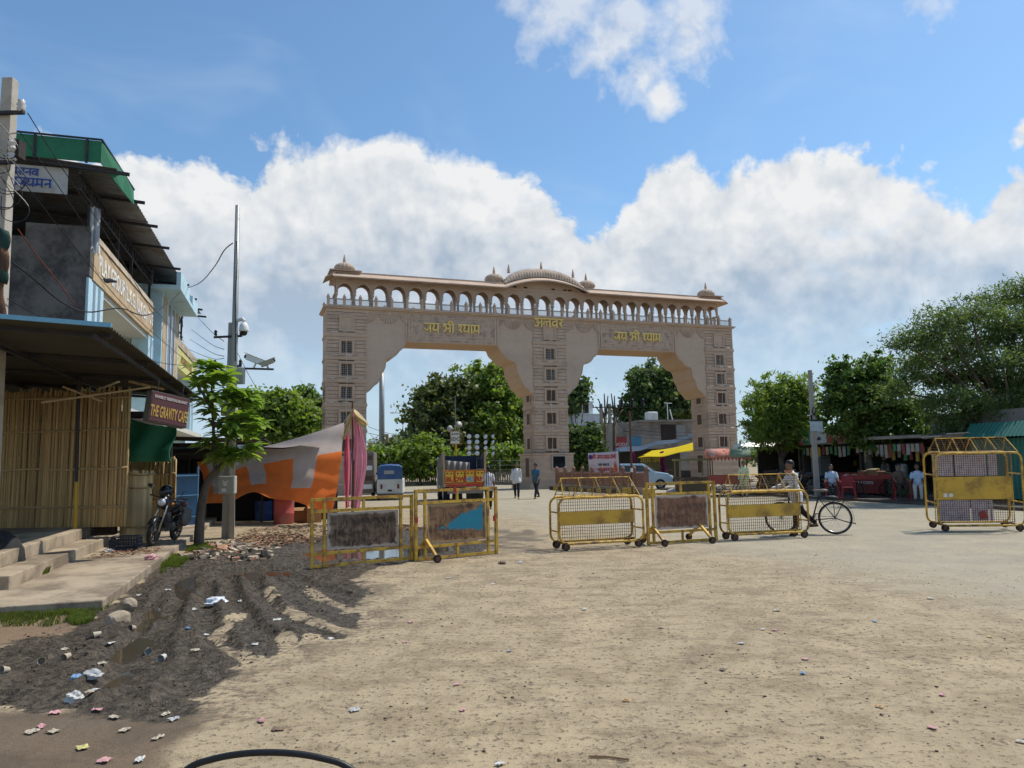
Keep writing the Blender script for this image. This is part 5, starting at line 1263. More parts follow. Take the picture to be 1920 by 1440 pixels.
    put('shirt', remeshed(m, vox, 'shirt', shirt, 4), t)
    m = MB(); m.ell(O + V((0, 0, -.02)), (.150, .112, .13), 12, 8)
    for s in (-1, 1):
        hp, kp, an = J[s]; caps(m, hp + V((0, 0, .02)), kp, .098, .072); caps(m, kp, an + (kp - an) * .10, .070, .056)
    put('trousers', remeshed(m, vox, 'trousers', trous, 4), t)
    m = MB()
    for s in (-1, 1):
        an = J[s][2]; caps(m, an + V((0, -.04, -.058)), an + V((s * .015, .13, -.062)), .03, .034)
    put('shoes', remeshed(m, vox * .8, 'shoes', SHOE, 2), t)
    m = MB()
    if scarf:
        m.ell(hp_(0, -.02, .035), (.10, .115, .125), 14, 10, hr); caps(m, hp_(0, -.06, -.1), tr((0, -.06, .45)), .10, .14); caps(m, tr((-.12, -.02, .45)), tr((.12, -.02, .45)), .09)
        for s in (-1, 1): caps(m, tr((s * .13, .02, .45)), tr((s * .14, .09, .2)), .07, .06)
        sc_ = remeshed(m, vox, 'headscarf', scarf, 3); put('headscarf', sc_, t, (0, -.03, .02))
    else:
        m.ell(hp_(0, -.016, .060), (.084, .098, .082), 14, 10, hr); m.ell(hp_(0, -.055, .015), (.074, .06, .08), 12, 8, hr)
        if beard: m.ell(hp_(0, .05, -.085), (.05, .035, .03), 10, 6, hr)
        put('hair', remeshed(m, vox * .72, 'hair', HAIR, 2), t)
    m = MB()
    for s in (-1, 1): m.ell(hp_(s * .03, .089, .012), (.010, .005, .006), 8, 6, hr)
    m.obj('eyes', mat('dark_eyes', (.01, .008, .007), .2, bump=0), t)
    return t
WSH = cloth_mat('white_shirt_cloth', (.66, .66, .64)); DTR = cloth_mat('dark_trouser_cloth', (.028, .030, .038)); BLS = cloth_mat('teal_blue_shirt_cloth', (.055, .14, .21)); STR = cloth_mat('striped_shirt_cloth', (.62, .60, .60), (.10, .09, .14))
GRK = cloth_mat('pale_green_kurta_cloth', (.58, .66, .44)); LTR = cloth_mat('pale_trouser_cloth', (.50, .46, .42)); LBS = cloth_mat('light_blue_shirt_cloth', (.42, .54, .68)); BRS = cloth_mat('brown_shirt_cloth', (.11, .085, .065)); BRT = cloth_mat('brown_trouser_cloth', (.05, .036, .03))
person('man in white shirt and dark trousers walking towards the camera under the gateway', gp(969, 935), R(172), 1.68, ((16, 12), (-14, 10)), ((-12, 6, 14), (14, 6, 22)), 2, shirt=WSH, trous=DTR, hem=.1)
person('man in teal blue shirt striding left past the middle gateway pier', gp(1006, 935), R(150), 1.70, ((26, 8), (-24, 14)), ((18, 6, 20), (-16, 6, 12)), 3, (-10, 0), shirt=BLS, trous=DTR, sleeve='half')
person('man in striped white shirt seen from behind beside the lorry', gp(917, 955), R(15), 1.56, ((-10, 10), (14, 12)), ((10, 8, 15), (-8, 8, 12)), 2, shirt=STR, trous=BRT, sleeve='half', hem=.06)
person('man in pale green kurta standing behind the barrel roofed cart', gp(1397, 932), R(165), 1.56, ((4, 4), (-4, 6)), ((10, 10, 30), (4, 12, 14)), 2, shirt=GRK, trous=LTR, sleeve='full', hem=.34)
MANP = gp(1496, 1003)
person('man in loose white shirt wheeling a black bicycle past the barricade', MANP, R(96), 1.63, ((10, 6), (-26, 22)), ((28, 10, 42), (34, 8, 38)), 8, (6, -6), shirt=cloth_mat('loose_white_shirt', (.70, .68, .65)), trous=cloth_mat('black_trouser_cloth', (.022, .022, .026)), hem=.16, vox=.013, beard=False)
tag(MB().lathe([(.085, 0), (.10, .02), (.095, .05), (.078, .055)], 14).obj('neck_scarf', mat('orange_scarf', (.50, .20, .12), .85), None, smooth=True), 'faded orange scarf round the neck of the bicycle man', 'scarf').location = MANP + Vector((-.11, .02, 1.365))

# ------------------------------------------------------------------ bicycle
def ringpts(r, n=28, x=0, z=0): return [(x + r * math.cos(2 * math.pi * i / n), 0, z + r * math.sin(2 * math.pi * i / n)) for i in range(n)]
BPAINT = mat('black_bicycle_paint', (.016, .015, .015), .35, .2, .2, 8, (.09, .06, .04), .25, 6); CHROME = mat('dull_chrome', (.42, .41, .39), .3, .9, .1, 8, (.25, .18, .12), .2, 6)
def cyc_wheel(par, x, r, name='wheel'):
    w = MB().tube(ringpts(r - .019), .0205, 8, closed=True).obj(name, RUBBER, par, smooth=True); w.location = (x, 0, r)
    MB().tube(ringpts(r - .045), .011, 6, closed=True).obj('rim', CHROME, w, smooth=True)
    m = MB()
    for i in range(32):
        a = 2 * math.pi * i / 32; b = a + (.5 if i % 2 else -.5); y = .03 if (i // 2) % 2 else -.03
        m.bar((.022 * math.cos(b), y, .022 * math.sin(b)), ((r - .05) * math.cos(a), 0, (r - .05) * math.sin(a)), .0035)
    stuff(m.obj('spokes', CHROME, w)); MB().tube([(0, -.05, 0), (0, .05, 0)], .024, 10).obj('hub', CHROME, w)
    return w
pr_, pf_ = gp(1568, 1002), gp(1472, 1000.5)
bd_ = pf_ - pr_; bike = thing('bicycle', 'black roadster bicycle with rear carrier and stand wheeled by the man', 'bicycle', pr_, math.atan2(bd_.y, bd_.x)); WB_ = 1.12; WR = .352
bike.rotation_euler = (R(3), 0, math.atan2(bd_.y, bd_.x))
cyc_wheel(bike, 0, WR); cyc_wheel(bike, WB_, WR)
BBk = (.47, 0, .30); ST = (.30, 0, .86); HDt = (.90, 0, .90); HDb = (.95, 0, .70)
for nm, p, q, r in (('seat_tube', BBk, ST, .016), ('down_tube', BBk, HDb, .017), ('top_tube', (.335, 0, .80), HDt, .015), ('head_tube', HDb, (.885, 0, .96), .02), ('seat_post', ST, (.285, 0, .93), .012)): MB().cyl(p, q, r, n=8).obj(nm, BPAINT, bike, edge=50)
for y in (-.05, .05):
    MB().cyl((.47, y, .30), (0, y, WR), .010, n=6).obj('chain_stay', BPAINT, bike); MB().cyl((.33, y * .6, .80), (0, y, WR), .009, n=6).obj('seat_stay', BPAINT, bike)
    MB().tube([(.955, y * .5, .69), (1.02, y, .52), (WB_, y, WR)], .011, 6).obj('fork_blade', BPAINT, bike)
m = MB(); m.tube([(.79, -.27, .98), (.86, -.25, 1.0), (.90, -.12, 1.01), (.88, 0, 1.0), (.90, .12, 1.01), (.86, .25, 1.0), (.79, .27, .98)], .011, 6); hb = m.obj('handlebar', CHROME, bike, smooth=True)
for y in (-.27, .27): MB().cyl((.70, y, .965), (.80, y, .982), .017, n=8).obj('grip', BLACK, hb)
MB().cyl((.885, 0, .94), (.882, 0, 1.0), .013, n=8).obj('stem', CHROME, bike)
sd = MB(); sd.ell((.20, 0, .955), (.10, .085, .035), 12, 8); sd.ell((.33, 0, .955), (.13, .032, .025), 12, 8); put('saddle', remeshed(sd, .012, 'saddle', mat('worn_saddle_leather', (.16, .13, .11), .5, 0, .15, 8), 3), bike)
m = MB(); m.tube(ringpts(.095, 24), .007, 5, closed=True)
for i in range(5): a = 2 * math.pi * i / 5; m.bar((0, 0, 0), (.095 * math.cos(a), 0, .095 * math.sin(a)), .012)
cw = m.obj('chainwheel', CHROME, bike); cw.location = (.47, -.06, .30)
m = MB(); m.cyl((.47, -.08, .30), (.55, -.08, .16), .010, n=6); m.b2((.50, -.16, .145), (.60, -.08, .165)); m.obj('crank', BPAINT, bike); m = MB(); m.cyl((.47, .08, .30), (.39, .08, .44), .010, n=6); m.b2((.34, .08, .435), (.44, .16, .455)); m.obj('crank', BPAINT, bike)
m = MB(); m.bar((0, -.06, WR + .03), (.47, -.06, .395), .008); m.bar((0, -.06, WR - .03), (.47, -.06, .205), .008); m.obj('chain', BPAINT, bike)
for x0, a0, a1 in ((0, 20, 215), (WB_, 30, 150)):
    m = MB(); pts = [(x0 + (WR + .03) * math.cos(R(a)), (WR + .03) * math.sin(R(a)) + WR) for a in np.linspace(a0, a1 if x0 else 195, 14)]
    vs = [(p[0], y, p[1]) for p in pts for y in (-.028, 0, .028)]; m.add(vs, [(i * 3 + k, (i + 1) * 3 + k, (i + 1) * 3 + k + 1, i * 3 + k + 1) for i in range(13) for k in range(2)]); m.obj('mudguard', BPAINT, bike, smooth=True, solid=.003)
ca = MB(); ca.bar((.20, -.07, .77), (-.26, -.07, .76), .012); ca.bar((.20, .07, .77), (-.26, .07, .76), .012)
for x in (-.25, -.12, .02, .18): ca.bar((x, -.07, .765), (x, .07, .765), .012)
for y in (-.07, .07): ca.bar((-.22, y, .76), (0, y, WR), .010); ca.bar((.02, y, .765), (0, y, WR), .010)
ca.obj('carrier', BPAINT, bike)
MB().ell((.06, 0, .795), (.16, .09, .05), 10, 6).obj('strapped_bundle', BLACK, bike)
m = MB(); m.tube([(0, -.06, WR), (-.20, -.07, .28), (-.40, -.07, .24)], .012, 6); m.tube([(0, .06, WR), (-.20, .07, .28), (-.40, .07, .24)], .012, 6); m.bar((-.40, -.07, .24), (-.40, .07, .24), .02); m.obj('rear_stand', BPAINT, bike)

# ------------------------------------------------------------------ motorcycle
def make_moto(label, loc, rz, group=None, detail=True):
    t = thing('motorcycle', label, 'motorcycle', loc, rz, group); t.rotation_euler = (R(-9), 0, rz)
    BODY = mat('black_motorcycle_paint', (.012, .012, .014), .25, .1, .2, 5, (.10, .08, .06), .3, 3); ENG = mat('greasy_engine_metal', (.12, .115, .11), .5, .6, .25, 8, (.05, .045, .04), .4, 5)
    for x, r, wt in ((.66, .295, .045), (-.58, .29, .055)):
        w = MB().tube(ringpts(r - wt), wt, 10, closed=True).obj('wheel', RUBBER, t, smooth=True); w.location = (x, 0, r)
        m = MB(); m.tube(ringpts(r - wt * 2 + .005), .016, 6, closed=True)
        for i in range(6): a = 2 * math.pi * i / 6; m.bar((0, 0, 0), ((r - .09) * math.cos(a), 0, (r - .09) * math.sin(a)), .022)
        m.tube([(0, -.06, 0), (0, .06, 0)], .06, 12); m.obj('alloy_rim', ENG, w)
    for y in (-.08, .08): MB().tube([(.66, y, .295), (.50, y, .70), (.43, y, .92)], [.02, .024, .024], 8).obj('fork', CHROME, t, smooth=True)
    m = MB(); pts = [(.66 + .33 * math.cos(R(a)), .295 + .33 * math.sin(R(a))) for a in np.linspace(30, 165, 12)]; vs = [(p[0], y, p[1] + (0 if abs(y) < .03 else -.02)) for p in pts for y in (-.065, -.02, .02, .065)]; m.add(vs, [(i * 4 + k, (i + 1) * 4 + k, (i + 1) * 4 + k + 1, i * 4 + k + 1) for i in range(11) for k in range(3)]); m.obj('front_mudguard', BODY, t, smooth=True, solid=.004)
    m = MB(); m.tube([(.30, -.36, .99), (.36, -.30, 1.0), (.42, -.10, .98), (.42, .10, .98), (.36, .30, 1.0), (.30, .36, .99)], .013, 7); hb = m.obj('handlebar', BPAINT, t, smooth=True)
    for s in (-1, 1):
        MB().cyl((.22, s * .38, .985), (.33, s * .33, 1.0), .018, n=8).obj('grip', BLACK, hb); MB().tube([(.36, s * .28, 1.0), (.36, s * .32, 1.12), (.35, s * .36, 1.18)], .007, 5).obj('mirror_stem', BPAINT, hb)
        if not (detail and s == 1): MB().ell((.345, s * .38, 1.20), (.012, .055, .04), 10, 6).obj('mirror', BLACK, hb)
        MB().ell((.44, s * .19, .88), (.04, .03, .028), 8, 6).obj('indicator', mat('orange_lens', (.65, .20, .02), .25, bump=0), t)
    hl = MB(); hl.ell((.49, 0, .90), (.10, .12, .12), 12, 8); hl.ell((.44, 0, 1.01), (.06, .12, .07), 10, 6); put('headlamp_fairing', remeshed(hl, .016, 'headlamp_fairing', BODY, 3), t)
    MB().lathe([(.085, 0), (.07, .03), (.02, .045)], 14).obj('headlamp_lens', mat('clear_lens', (.55, .57, .60), .08, .3, .05, 2, bump=0), t, smooth=True).matrix_local = Matrix.Translation((.575, 0, .90)) @ Matrix.Rotation(R(90), 4, 'Y')
    tk = MB(); tk.ell((.20, 0, .83), (.26, .135, .14), 14, 8); tk.ell((.05, 0, .80), (.14, .11, .11), 12, 8); put('fuel_tank', remeshed(tk, .018, 'fuel_tank', BODY, 3), t)
    se = MB(); se.ell((-.18, 0, .80), (.22, .13, .06), 12, 6); se.ell((-.48, 0, .84), (.24, .12, .06), 12, 6); put('seat', remeshed(se, .018, 'seat', BLACK, 3), t)
    tl = MB(); tl.ell((-.55, 0, .74), (.28, .11, .08), 12, 6); tl.ell((-.28, 0, .66), (.20, .12, .11), 12, 6); put('side_panel', remeshed(tl, .018, 'side_panel', BODY, 3), t)
    m = MB(); m.b2((-.02, -.12, .28), (.24, .12, .46)); m.lathe([(.09, .46), (.10, .5), (.085, .52), (.10, .55), (.085, .57), (.10, .6), (.085, .62), (.08, .68)], 12, (.14, 0, 0)); m.ell((.02, -.13, .37), (.11, .04, .10), 12, 8); m.ell((.02, .13, .37), (.11, .04, .10), 12, 8); m.obj('engine', ENG, t)
    MB().tube([(.22, -.08, .55), (.34, -.12, .42), (.24, -.14, .24), (-.1, -.16, .25), (-.35, -.17, .32), (-.85, -.18, .42)], [.018, .02, .022, .03, .045, .045], 9).obj('exhaust', CHROME, t, smooth=True)
    for s in (-1, 1):
        MB().cyl((-.10, s * .09, .36), (-.58, s * .09, .29), .02, n=7).obj('swingarm', BPAINT, t); MB().cyl((-.56, s * .12, .32), (-.40, s * .12, .70), .03, n=8).obj('shock_absorber', CHROME, t)
        MB().cyl((-.05, s * .12, .27), (-.05, s * .30, .27), .014, n=6).obj('footrest', BLACK, t)
    MB().tube([(.36, 0, .66), (.30, 0, .40), (.05, 0, .26), (-.15, 0, .34), (-.25, 0, .70)], .022, 7).obj('frame_tube', BPAINT, t)
    MB().ell((-.82, 0, .78), (.05, .07, .04), 10, 6).obj('tail_lamp', mat('red_lens', (.35, .01, .01), .2, bump=0), t)
    MB().tube([(.02, .12, .28), (.08, .26, .02), (.14, .26, .0)], .012, 6).obj('side_stand', BPAINT, t)
    if detail:
        bg_ = MB(); bg_.ell((-.35, .24, .55), (.22, .09, .20), 12, 8); bg_.ell((-.35, .24, .70), (.20, .08, .06), 10, 6); put('saddle_bag', remeshed(bg_, .018, 'saddle_bag', mat('grey_bag_cloth', (.13, .13, .12), .8, 0, .2, 6), 3), t)
    return t
mf, mr = gp(284, 1024, .12), gp(350, 1006, .12)
md = (mf - mr); ma = math.atan2(md.y, md.x); mc = mf - Vector((math.cos(ma), math.sin(ma), 0)) * .66
moto = make_moto('black commuter motorcycle with a helmet on its mirror by the bamboo bin', (mc.x, mc.y, .12), ma)
hm = thing('helmet', 'black full face helmet hung on the motorcycle mirror', 'helmet', dp(312, 922, mc.y - .35)); 
sh_ = MB(); sh_.ell((0, 0, 0), (.155, .13, .145), 16, 12); sh_.ell((.06, 0, -.08), (.10, .105, .06), 12, 8); put('shell', remeshed(sh_, .016, 'shell', mat('glossy_black_shell', (.010, .010, .011), .12, 0, .1, 3, bump=0), 2), hm)
v_ = MB(); v_.ell((.035, 0, .015), (.138, .126, .062), 16, 8); v_.obj('visor', mat('smoked_visor', (.05, .055, .06), .05, 0, .1, 2, bump=0), hm, smooth=True)
hm.rotation_euler = (R(10), R(15), ma - .5)
# ------------------------------------------------------------------ trees
def crown_mesh(name, blobs, n, leaf, m_, seed, kind='broad', cl=26, cr=.32, shell=.55, droop=0.):
    """many small leaf faces in clumps spread through a set of ellipsoids (local coordinates)"""
    g = np.random.default_rng(seed); B = np.array(blobs, float); vol = (B[:, 3] * B[:, 4] * B[:, 5]) ** .8; nc = max(8, n // cl)
    pick = g.choice(len(B), nc, p=vol / vol.sum()); d = g.normal(size=(nc, 3)); d /= np.linalg.norm(d, axis=1)[:, None]
    rad = shell + (1 - shell) * g.random(nc) ** .7
    K = g.normal(size=(7, 3)) * 2.6; ph = g.random(7) * 6.28; lump = np.sin(d @ K.T + ph + pick[:, None] * 1.7).sum(1) / 7
    rad *= 1 + .55 * lump + .10 * g.normal(size=nc)
    spray = g.random(nc) < .10; rad = np.where(spray, 1.0 + .38 * g.random(nc), rad)
    C = B[pick, :3] + d * B[pick, 3:] * rad[:, None]
    C[:, 2] += np.where(spray, .1 * B[pick, 5], 0)
    off = g.normal(size=(nc, cl, 3)) * cr * (.35 + 1.1 * g.random((nc, 1, 1))) * np.where(spray, .6, 1.)[:, None, None]; off[..., 2] *= .62
    P = (C[:, None] + off).reshape(-1, 3); N_ = len(P)
    out = np.repeat(d, cl, 0) * .6 + g.normal(size=(N_, 3)) * .8 + np.array([0, 0, .35]); out /= np.linalg.norm(out, axis=1)[:, None]
    t = np.cross(out, g.normal(size=(N_, 3))); t /= np.linalg.norm(t, axis=1)[:, None]
    if droop: t[:, 2] -= droop; t /= np.linalg.norm(t, axis=1)[:, None]
    b = np.cross(out, t); b /= np.linalg.norm(b, axis=1)[:, None] + 1e-9
    s = leaf * (.65 + .7 * g.random(N_))[:, None]; w = {'broad': .38, 'feather': .13, 'needle': .2}[kind]
    V = np.stack([P - t * s * .5, P + b * s * w - t * s * .05, P + t * s * .5, P - b * s * w - t * s * .05], 1).reshape(-1, 3)
    me = bpy.data.meshes.new(name); me.vertices.add(len(V)); me.vertices.foreach_set('co', V.ravel()); me.loops.add(N_ * 4); me.loops.foreach_set('vertex_index', np.arange(N_ * 4)); me.polygons.add(N_); me.polygons.foreach_set('loop_start', np.arange(N_) * 4); me.polygons.foreach_set('loop_total', np.full(N_, 4)); me.update(); me.validate()
    me.materials.append(m_); return me, C
def tree(name, label, base, blobs, n, leaf, m_, seed, kind='broad', trunk=.16, cr=.32, group=None, fork=.35, cat='tree', shell=.55, droop=0., cl=26, limbs=14):
    t = thing(name, label, cat, base, 0, group); me, C = crown_mesh('crown', blobs, n, leaf, m_, seed, kind, cl, cr, shell, droop); put('crown', me, t)
    g = random.Random(seed); m = MB(); B = blobs; top = max(b[2] for b in B); ctr = Vector((sum(b[0] for b in B) / len(B), sum(b[1] for b in B) / len(B), 0))
    fk = Vector((ctr.x * .25, ctr.y * .25, top * fork)); m.tube([(0, 0, -.1), (fk.x * .4 + .05, fk.y * .4, fk.z * .5), fk], [trunk * 1.15, trunk, trunk * .8], 9)
    cs = [Vector(b[:3]) for b in B] + [Vector(C[g.randrange(len(C))]) for _ in range(limbs)]
    for i, c_ in enumerate(cs):
        mid_ = fk.lerp(c_, .5) + Vector((g.uniform(-.15, .15), g.uniform(-.15, .15), .12)) * (c_ - fk).length * .5; r_ = trunk * (.5 if i < len(B) else .22)
        m.tube([fk - Vector((0, 0, .1)), mid_, c_], [r_, r_ * .6, r_ * .2], 5)
    m.obj('trunk', BARK, t, smooth=True); return t
def pblob(base, x, y, rx, ry, dy=0., yd=None):
    """ellipsoid seen at photo pixel x,y with pixel radii, at the depth of the tree"""
    Y0 = base.y + dy; c_ = dp(x, y, Y0); k = Y0 / FPX; return (c_.x - base.x, dy, c_.z - base.z, rx * k, (rx + ry) * .5 * k * (yd or .9), ry * k)
def at(x, Y): 
    p = dp(x, 900, Y); return Vector((p.x, p.y, 0))
LF1 = leaf_mat('deep_green_leaf', (.075, .125, .038), .38, .35); LF2 = leaf_mat('mid_green_leaf', (.095, .165, .042), .42, .35); LF3 = leaf_mat('bright_green_leaf', (.150, .225, .050), .48, .3); LF4 = leaf_mat('grey_green_leaf', (.092, .142, .058), .42, .3); LF5 = leaf_mat('olive_leaf', (.105, .135, .052), .38, .35)
b = at(850, 70); tree('leafy_tree', 'dark loose crowned tree seen through the left arch, left half of the clump', b, [pblob(b, *q) for q in ((815, 790, 42, 60), (800, 760, 28, 36, 1), (850, 760, 38, 42), (840, 820, 60, 46, -1), (790, 835, 26, 36), (870, 840, 40, 36), (825, 730, 26, 26), (868, 728, 22, 24))], 21000, .40, LF5, 11, trunk=.35, cr=.42, fork=.3, cl=40)
b = at(925, 72); tree('leafy_tree', 'taller bright crowned tree seen through the left arch beside the middle pier', b, [pblob(b, *q) for q in ((905, 725, 45, 42), (930, 712, 28, 26), (945, 770, 42, 50), (915, 790, 48, 48, -1.5), (965, 810, 30, 50), (885, 770, 34, 40), (930, 845, 50, 28), (990, 770, 18, 34))], 25000, .38, LF3, 12, trunk=.4, cr=.42, fork=.3, cl=40)
b = at(1240, 78); tree('leafy_tree', 'spreading tree behind the concrete shop seen through the right arch', b, [pblob(b, *q) for q in ((1215, 720, 38, 36), (1195, 755, 26, 30), (1250, 715, 36, 32), (1270, 760, 36, 40), (1225, 765, 40, 34), (1295, 740, 30, 40), (1180, 785, 30, 18))], 16000, .40, LF4, 13, trunk=.35, cr=.42, cl=40)
b = at(1085, 76); tree('leafy_tree', 'small round tree top beside the white house right of the middle pier', b, [pblob(b, *q) for q in ((1080, 738, 20, 22), (1065, 760, 20, 20), (1092, 720, 10, 10))], 3500, .42, LF4, 14, trunk=.14, cr=.4, limbs=4)
b = at(1092, 55); tree('dark_shrub', 'dark broad shrub between the middle pier and the white banner', b, [pblob(b, *q) for q in ((1085, 845, 26, 30), (1105, 830, 18, 28), (1075, 820, 16, 22), (1112, 855, 16, 20), (1090, 865, 28, 14))], 9000, .30, LF1, 15, trunk=.10, cr=.32, cat='shrub', limbs=5)
b = at(530, 47); tree('leafy_tree', 'bright green tree behind the tarpaulin stall left of the gateway', b, [pblob(b, *q) for q in ((520, 775, 48, 36), (495, 760, 28, 22), (555, 790, 36, 32), (480, 800, 26, 28), (535, 812, 60, 22))], 18000, .30, LF3, 16, trunk=.22, cr=.42)
b = at(588, 52); tree('leafy_tree', 'darker thin tree close to the left gateway pier', b, [pblob(b, *q) for q in ((570, 752, 20, 20), (590, 775, 18, 22), (600, 800, 14, 14), (560, 775, 18, 20))], 7000, .28, LF2, 17, trunk=.12, cr=.35, limbs=6)
b = at(790, 60); tree('roadside_bush', 'feathery green bush behind the railing under the left arch', b, [pblob(b, *q) for q in ((790, 855, 40, 28), (760, 865, 36, 24), (820, 868, 40, 24), (725, 862, 34, 16), (700, 860, 24, 18))], 11000, .34, LF3, 18, trunk=.08, cr=.4, cat='bush', limbs=5)
b = at(950, 60); tree('roadside_bush', 'feathery green bush between the lorry and the middle pier', b, [pblob(b, *q) for q in ((955, 858, 30, 20), (935, 868, 24, 16), (975, 868, 20, 20))], 5500, .32, LF3, 19, trunk=.08, cr=.35, cat='bush', limbs=4)
b = at(742, 110); tree('leafy_tree', 'small distant round tree under the left arch', b, [pblob(b, *q) for q in ((742, 838, 24, 14), (752, 830, 12, 10))], 2500, .5, LF1, 20, trunk=.15, cr=.6, limbs=3)
b = at(1466, 35); tree('feathery_tree', 'light green feathery round tree right of the gateway', b, [pblob(b, *q) for q in ((1465, 770, 58, 50), (1445, 745, 34, 30), (1485, 735, 34, 28), (1430, 795, 34, 34), (1505, 790, 30, 40), (1465, 815, 60, 26))], 19000, .26, LF3, 21, 'feather', .14, .20, droop=.5, cl=40)
b = at(1632, 31); tree('leafy_tree', 'dense dark broadleaf tree over the shop front', b, [pblob(b, *q) for q in ((1620, 740, 52, 50), (1590, 715, 30, 40), (1575, 690, 14, 24), (1640, 690, 34, 26), (1665, 750, 44, 50), (1580, 780, 38, 46), (1640, 810, 62, 34), (1700, 790, 40, 44), (1560, 745, 16, 30))], 24000, .15, LF2, 22, trunk=.14, cr=.17, cl=44)
b = at(1905, 27); ga = random.Random(8); pads = []
for (cx_, cy_, wx) in ((1880, 560, 70), (1935, 535, 60), (1820, 590, 70), (1765, 608, 55), (1900, 610, 80), (1980, 580, 90), (1840, 640, 75), (1740, 640, 55), (1690, 642, 36), (1790, 665, 60), (1880, 680, 80), (1960, 650, 90), (1725, 675, 45), (1830, 705, 70), (1765, 712, 50), (1910, 730, 85), (1710, 700, 28), (1800, 745, 60), (1870, 765, 70), (1745, 755, 44), (1960, 720, 90), (2050, 640, 110), (1940, 790, 80), (1825, 795, 60), (2040, 760, 110), (1680, 735, 30), (1775, 790, 40)):
    pads.append(pblob(b, cx_, cy_, wx, ga.uniform(15, 25), ga.uniform(-1.2, 1.2)))
tree('acacia_tree', 'large spreading feathery acacia at the right edge', b, pads, 64000, .17, leaf_mat('acacia_leaf', (.10, .155, .062), .45, .3), 23, 'feather', .2, .27, droop=.25, shell=.2, limbs=10, cl=34)
b = at(2080, 33); tree('leafy_tree', 'dark tree mass behind the acacia at the right edge', b, [pblob(b, *q) for q in ((1900, 800, 80, 40), (2000, 780, 110, 60), (1800, 800, 60, 30))], 16000, .22, LF1, 24, trunk=.2, cr=.3)
# far wood along the horizon
g_ = np.random.default_rng(5); bl = []
for i in range(150):
    an = R(-62 + 124 * i / 149); rr = 170 + g_.uniform(-25, 40); hh = g_.uniform(1.6, 3.6); bl.append((rr * math.sin(an), rr * math.cos(an), hh * .9, g_.uniform(4, 8), 3, hh))
me, _ = crown_mesh('distant_wood', bl, 42000, 1.1, LF4, 31, 'broad', 26, 1.1, .3); wood = stuff(put('distant_wood', me)); tag(wood, 'distant belt of trees along the horizon', 'trees')

# ------------------------------------------------------------------ buildings beyond the gateway
WHW = mat('whitewashed_wall', (.70, .73, .74), .9, 0, .12, .6, (.30, .31, .31), .35, .5, .2); GREYW = mat('grey_cement_wall', (.27, .255, .235), .92, 0, .2, .8, (.12, .11, .10), .4, .6, .3); BROWNW = mat('ochre_wall', (.42, .27, .12), .85, 0, .15, 1)
def box_building(name, label, px0, px1, pyt, Y, depth, m_, rz=R(19.9)):
    p, q = dp(px0, pyt, Y), dp(px1, pyt, Y); t = thing(name, label, 'building', (p.x, p.y, 0), rz); w = abs(q.x - p.x) / math.cos(rz) * .97; return t, w, p.z
t, w, h = box_building('white_house', 'whitewashed house with a rooftop room beyond the right arch', 1066, 1132, 778, 76, 6, WHW)
MB().b2((0, 0, 0), (w, 6, h)).obj('wall', WHW, t); MB().b2((-.08, -.08, h), (w + .08, 6.08, h + .14)).obj('roof_slab', WHW, t)
rm = MB().b2((.9, .6, h + .14), (3.1, 4, h + 1.35)).obj('rooftop_room', WHW, t); MB().b2((.8, .5, h + 1.35), (3.2, 4.1, h + 1.47)).obj('rooftop_slab', WHITE, rm)
for x in (1.2, 2.0): MB().b2((x, .57, h + .25), (x + .6, .597, h + 1.2)).obj('window', DARKIN, rm)
MB().b2((.2, -.06, 2.6), (1.3, -.005, 4.2)).obj('window', DARKIN, t); MB().b2((1.35, -.10, 2.2), (1.85, -.005, 5.3)).obj('ochre_panel', BROWNW, t); MB().b2((0, -.9, 5.35), (1.4, -.002, 5.5)).obj('sunshade', WHW, t); MB().lathe([(.3, 0), (.3, .7), (.15, .8)], 12, (.35, 2.5, h + .14)).obj('water_tank', WHITE, t)
t, w, h = box_building('concrete_shop', 'grey cement shop building with blue and red boards beyond the right arch', 1150, 1312, 792, 66, 6, GREYW, R(8))
MB().b2((0, 0, 0), (w, 5, h)).obj('wall', GREYW, t); MB().b2((w * .30, -.35, h), (w + .1, 5.1, h + .18)).obj('roof_slab', GREYW, t)
MB().b2((w * .58, -.04, h - 1.9), (w * .76, -.004, h - .25)).obj('dark_opening', DARKIN, t); MB().b2((w * .77, -.08, h - 1.8), (w * .88, -.004, h - .3)).obj('shutter', mat('grey_tin_shutter', (.24, .25, .25), .6, .2), t)
MB().b2((w * .17, -.10, h - 3.1), (w * .33, -.004, h - 1.3)).obj('blue_board', mat('blue_board_paint', (.06, .22, .36), .6), t)
rb = MB().b2((w * .02, -.12, h - 2.9), (w * .16, -.004, h - 1.3)).obj('red_board', mat('red_board_paint', (.30, .05, .05), .6), t); put('board_lettering', text_mesh('VODA', .42, .004, WHITE), rb, (w * .09, -.13, h - 2.0), (R(90), 0, 0))
tk_ = MB().b2((w * .47, 1, h + .18), (w * .60, 2, h + 1.0)).obj('roof_tank', WHITE, t, bevel=.1)
m = MB(); m.cyl((w * .72, 1, h + .18), (w * .72, 1, h + 1.8), .04, n=6); m.cyl((w * .68, 1, h + 1.8), (w * .78, 1, h + 1.75), .03, n=6); m.cyl((w * .78, 1, h + .18), (w * .75, 1, h + 1.2), .05, n=6); m.obj('roof_bracket', WHITE, t)
t, w, h = box_building('distant_house', 'low brown house behind the grey shop', 1140, 1185, 800, 74, 4, BROWNW)
MB().b2((0, 0, 0), (w, 4, h)).obj('wall', mat('mud_brown_wall', (.16, .12, .08), .9), t); MB().b2((-.1, -.1, h), (w + .1, 4.1, h + .15)).obj('roof_slab', GREYW, t)
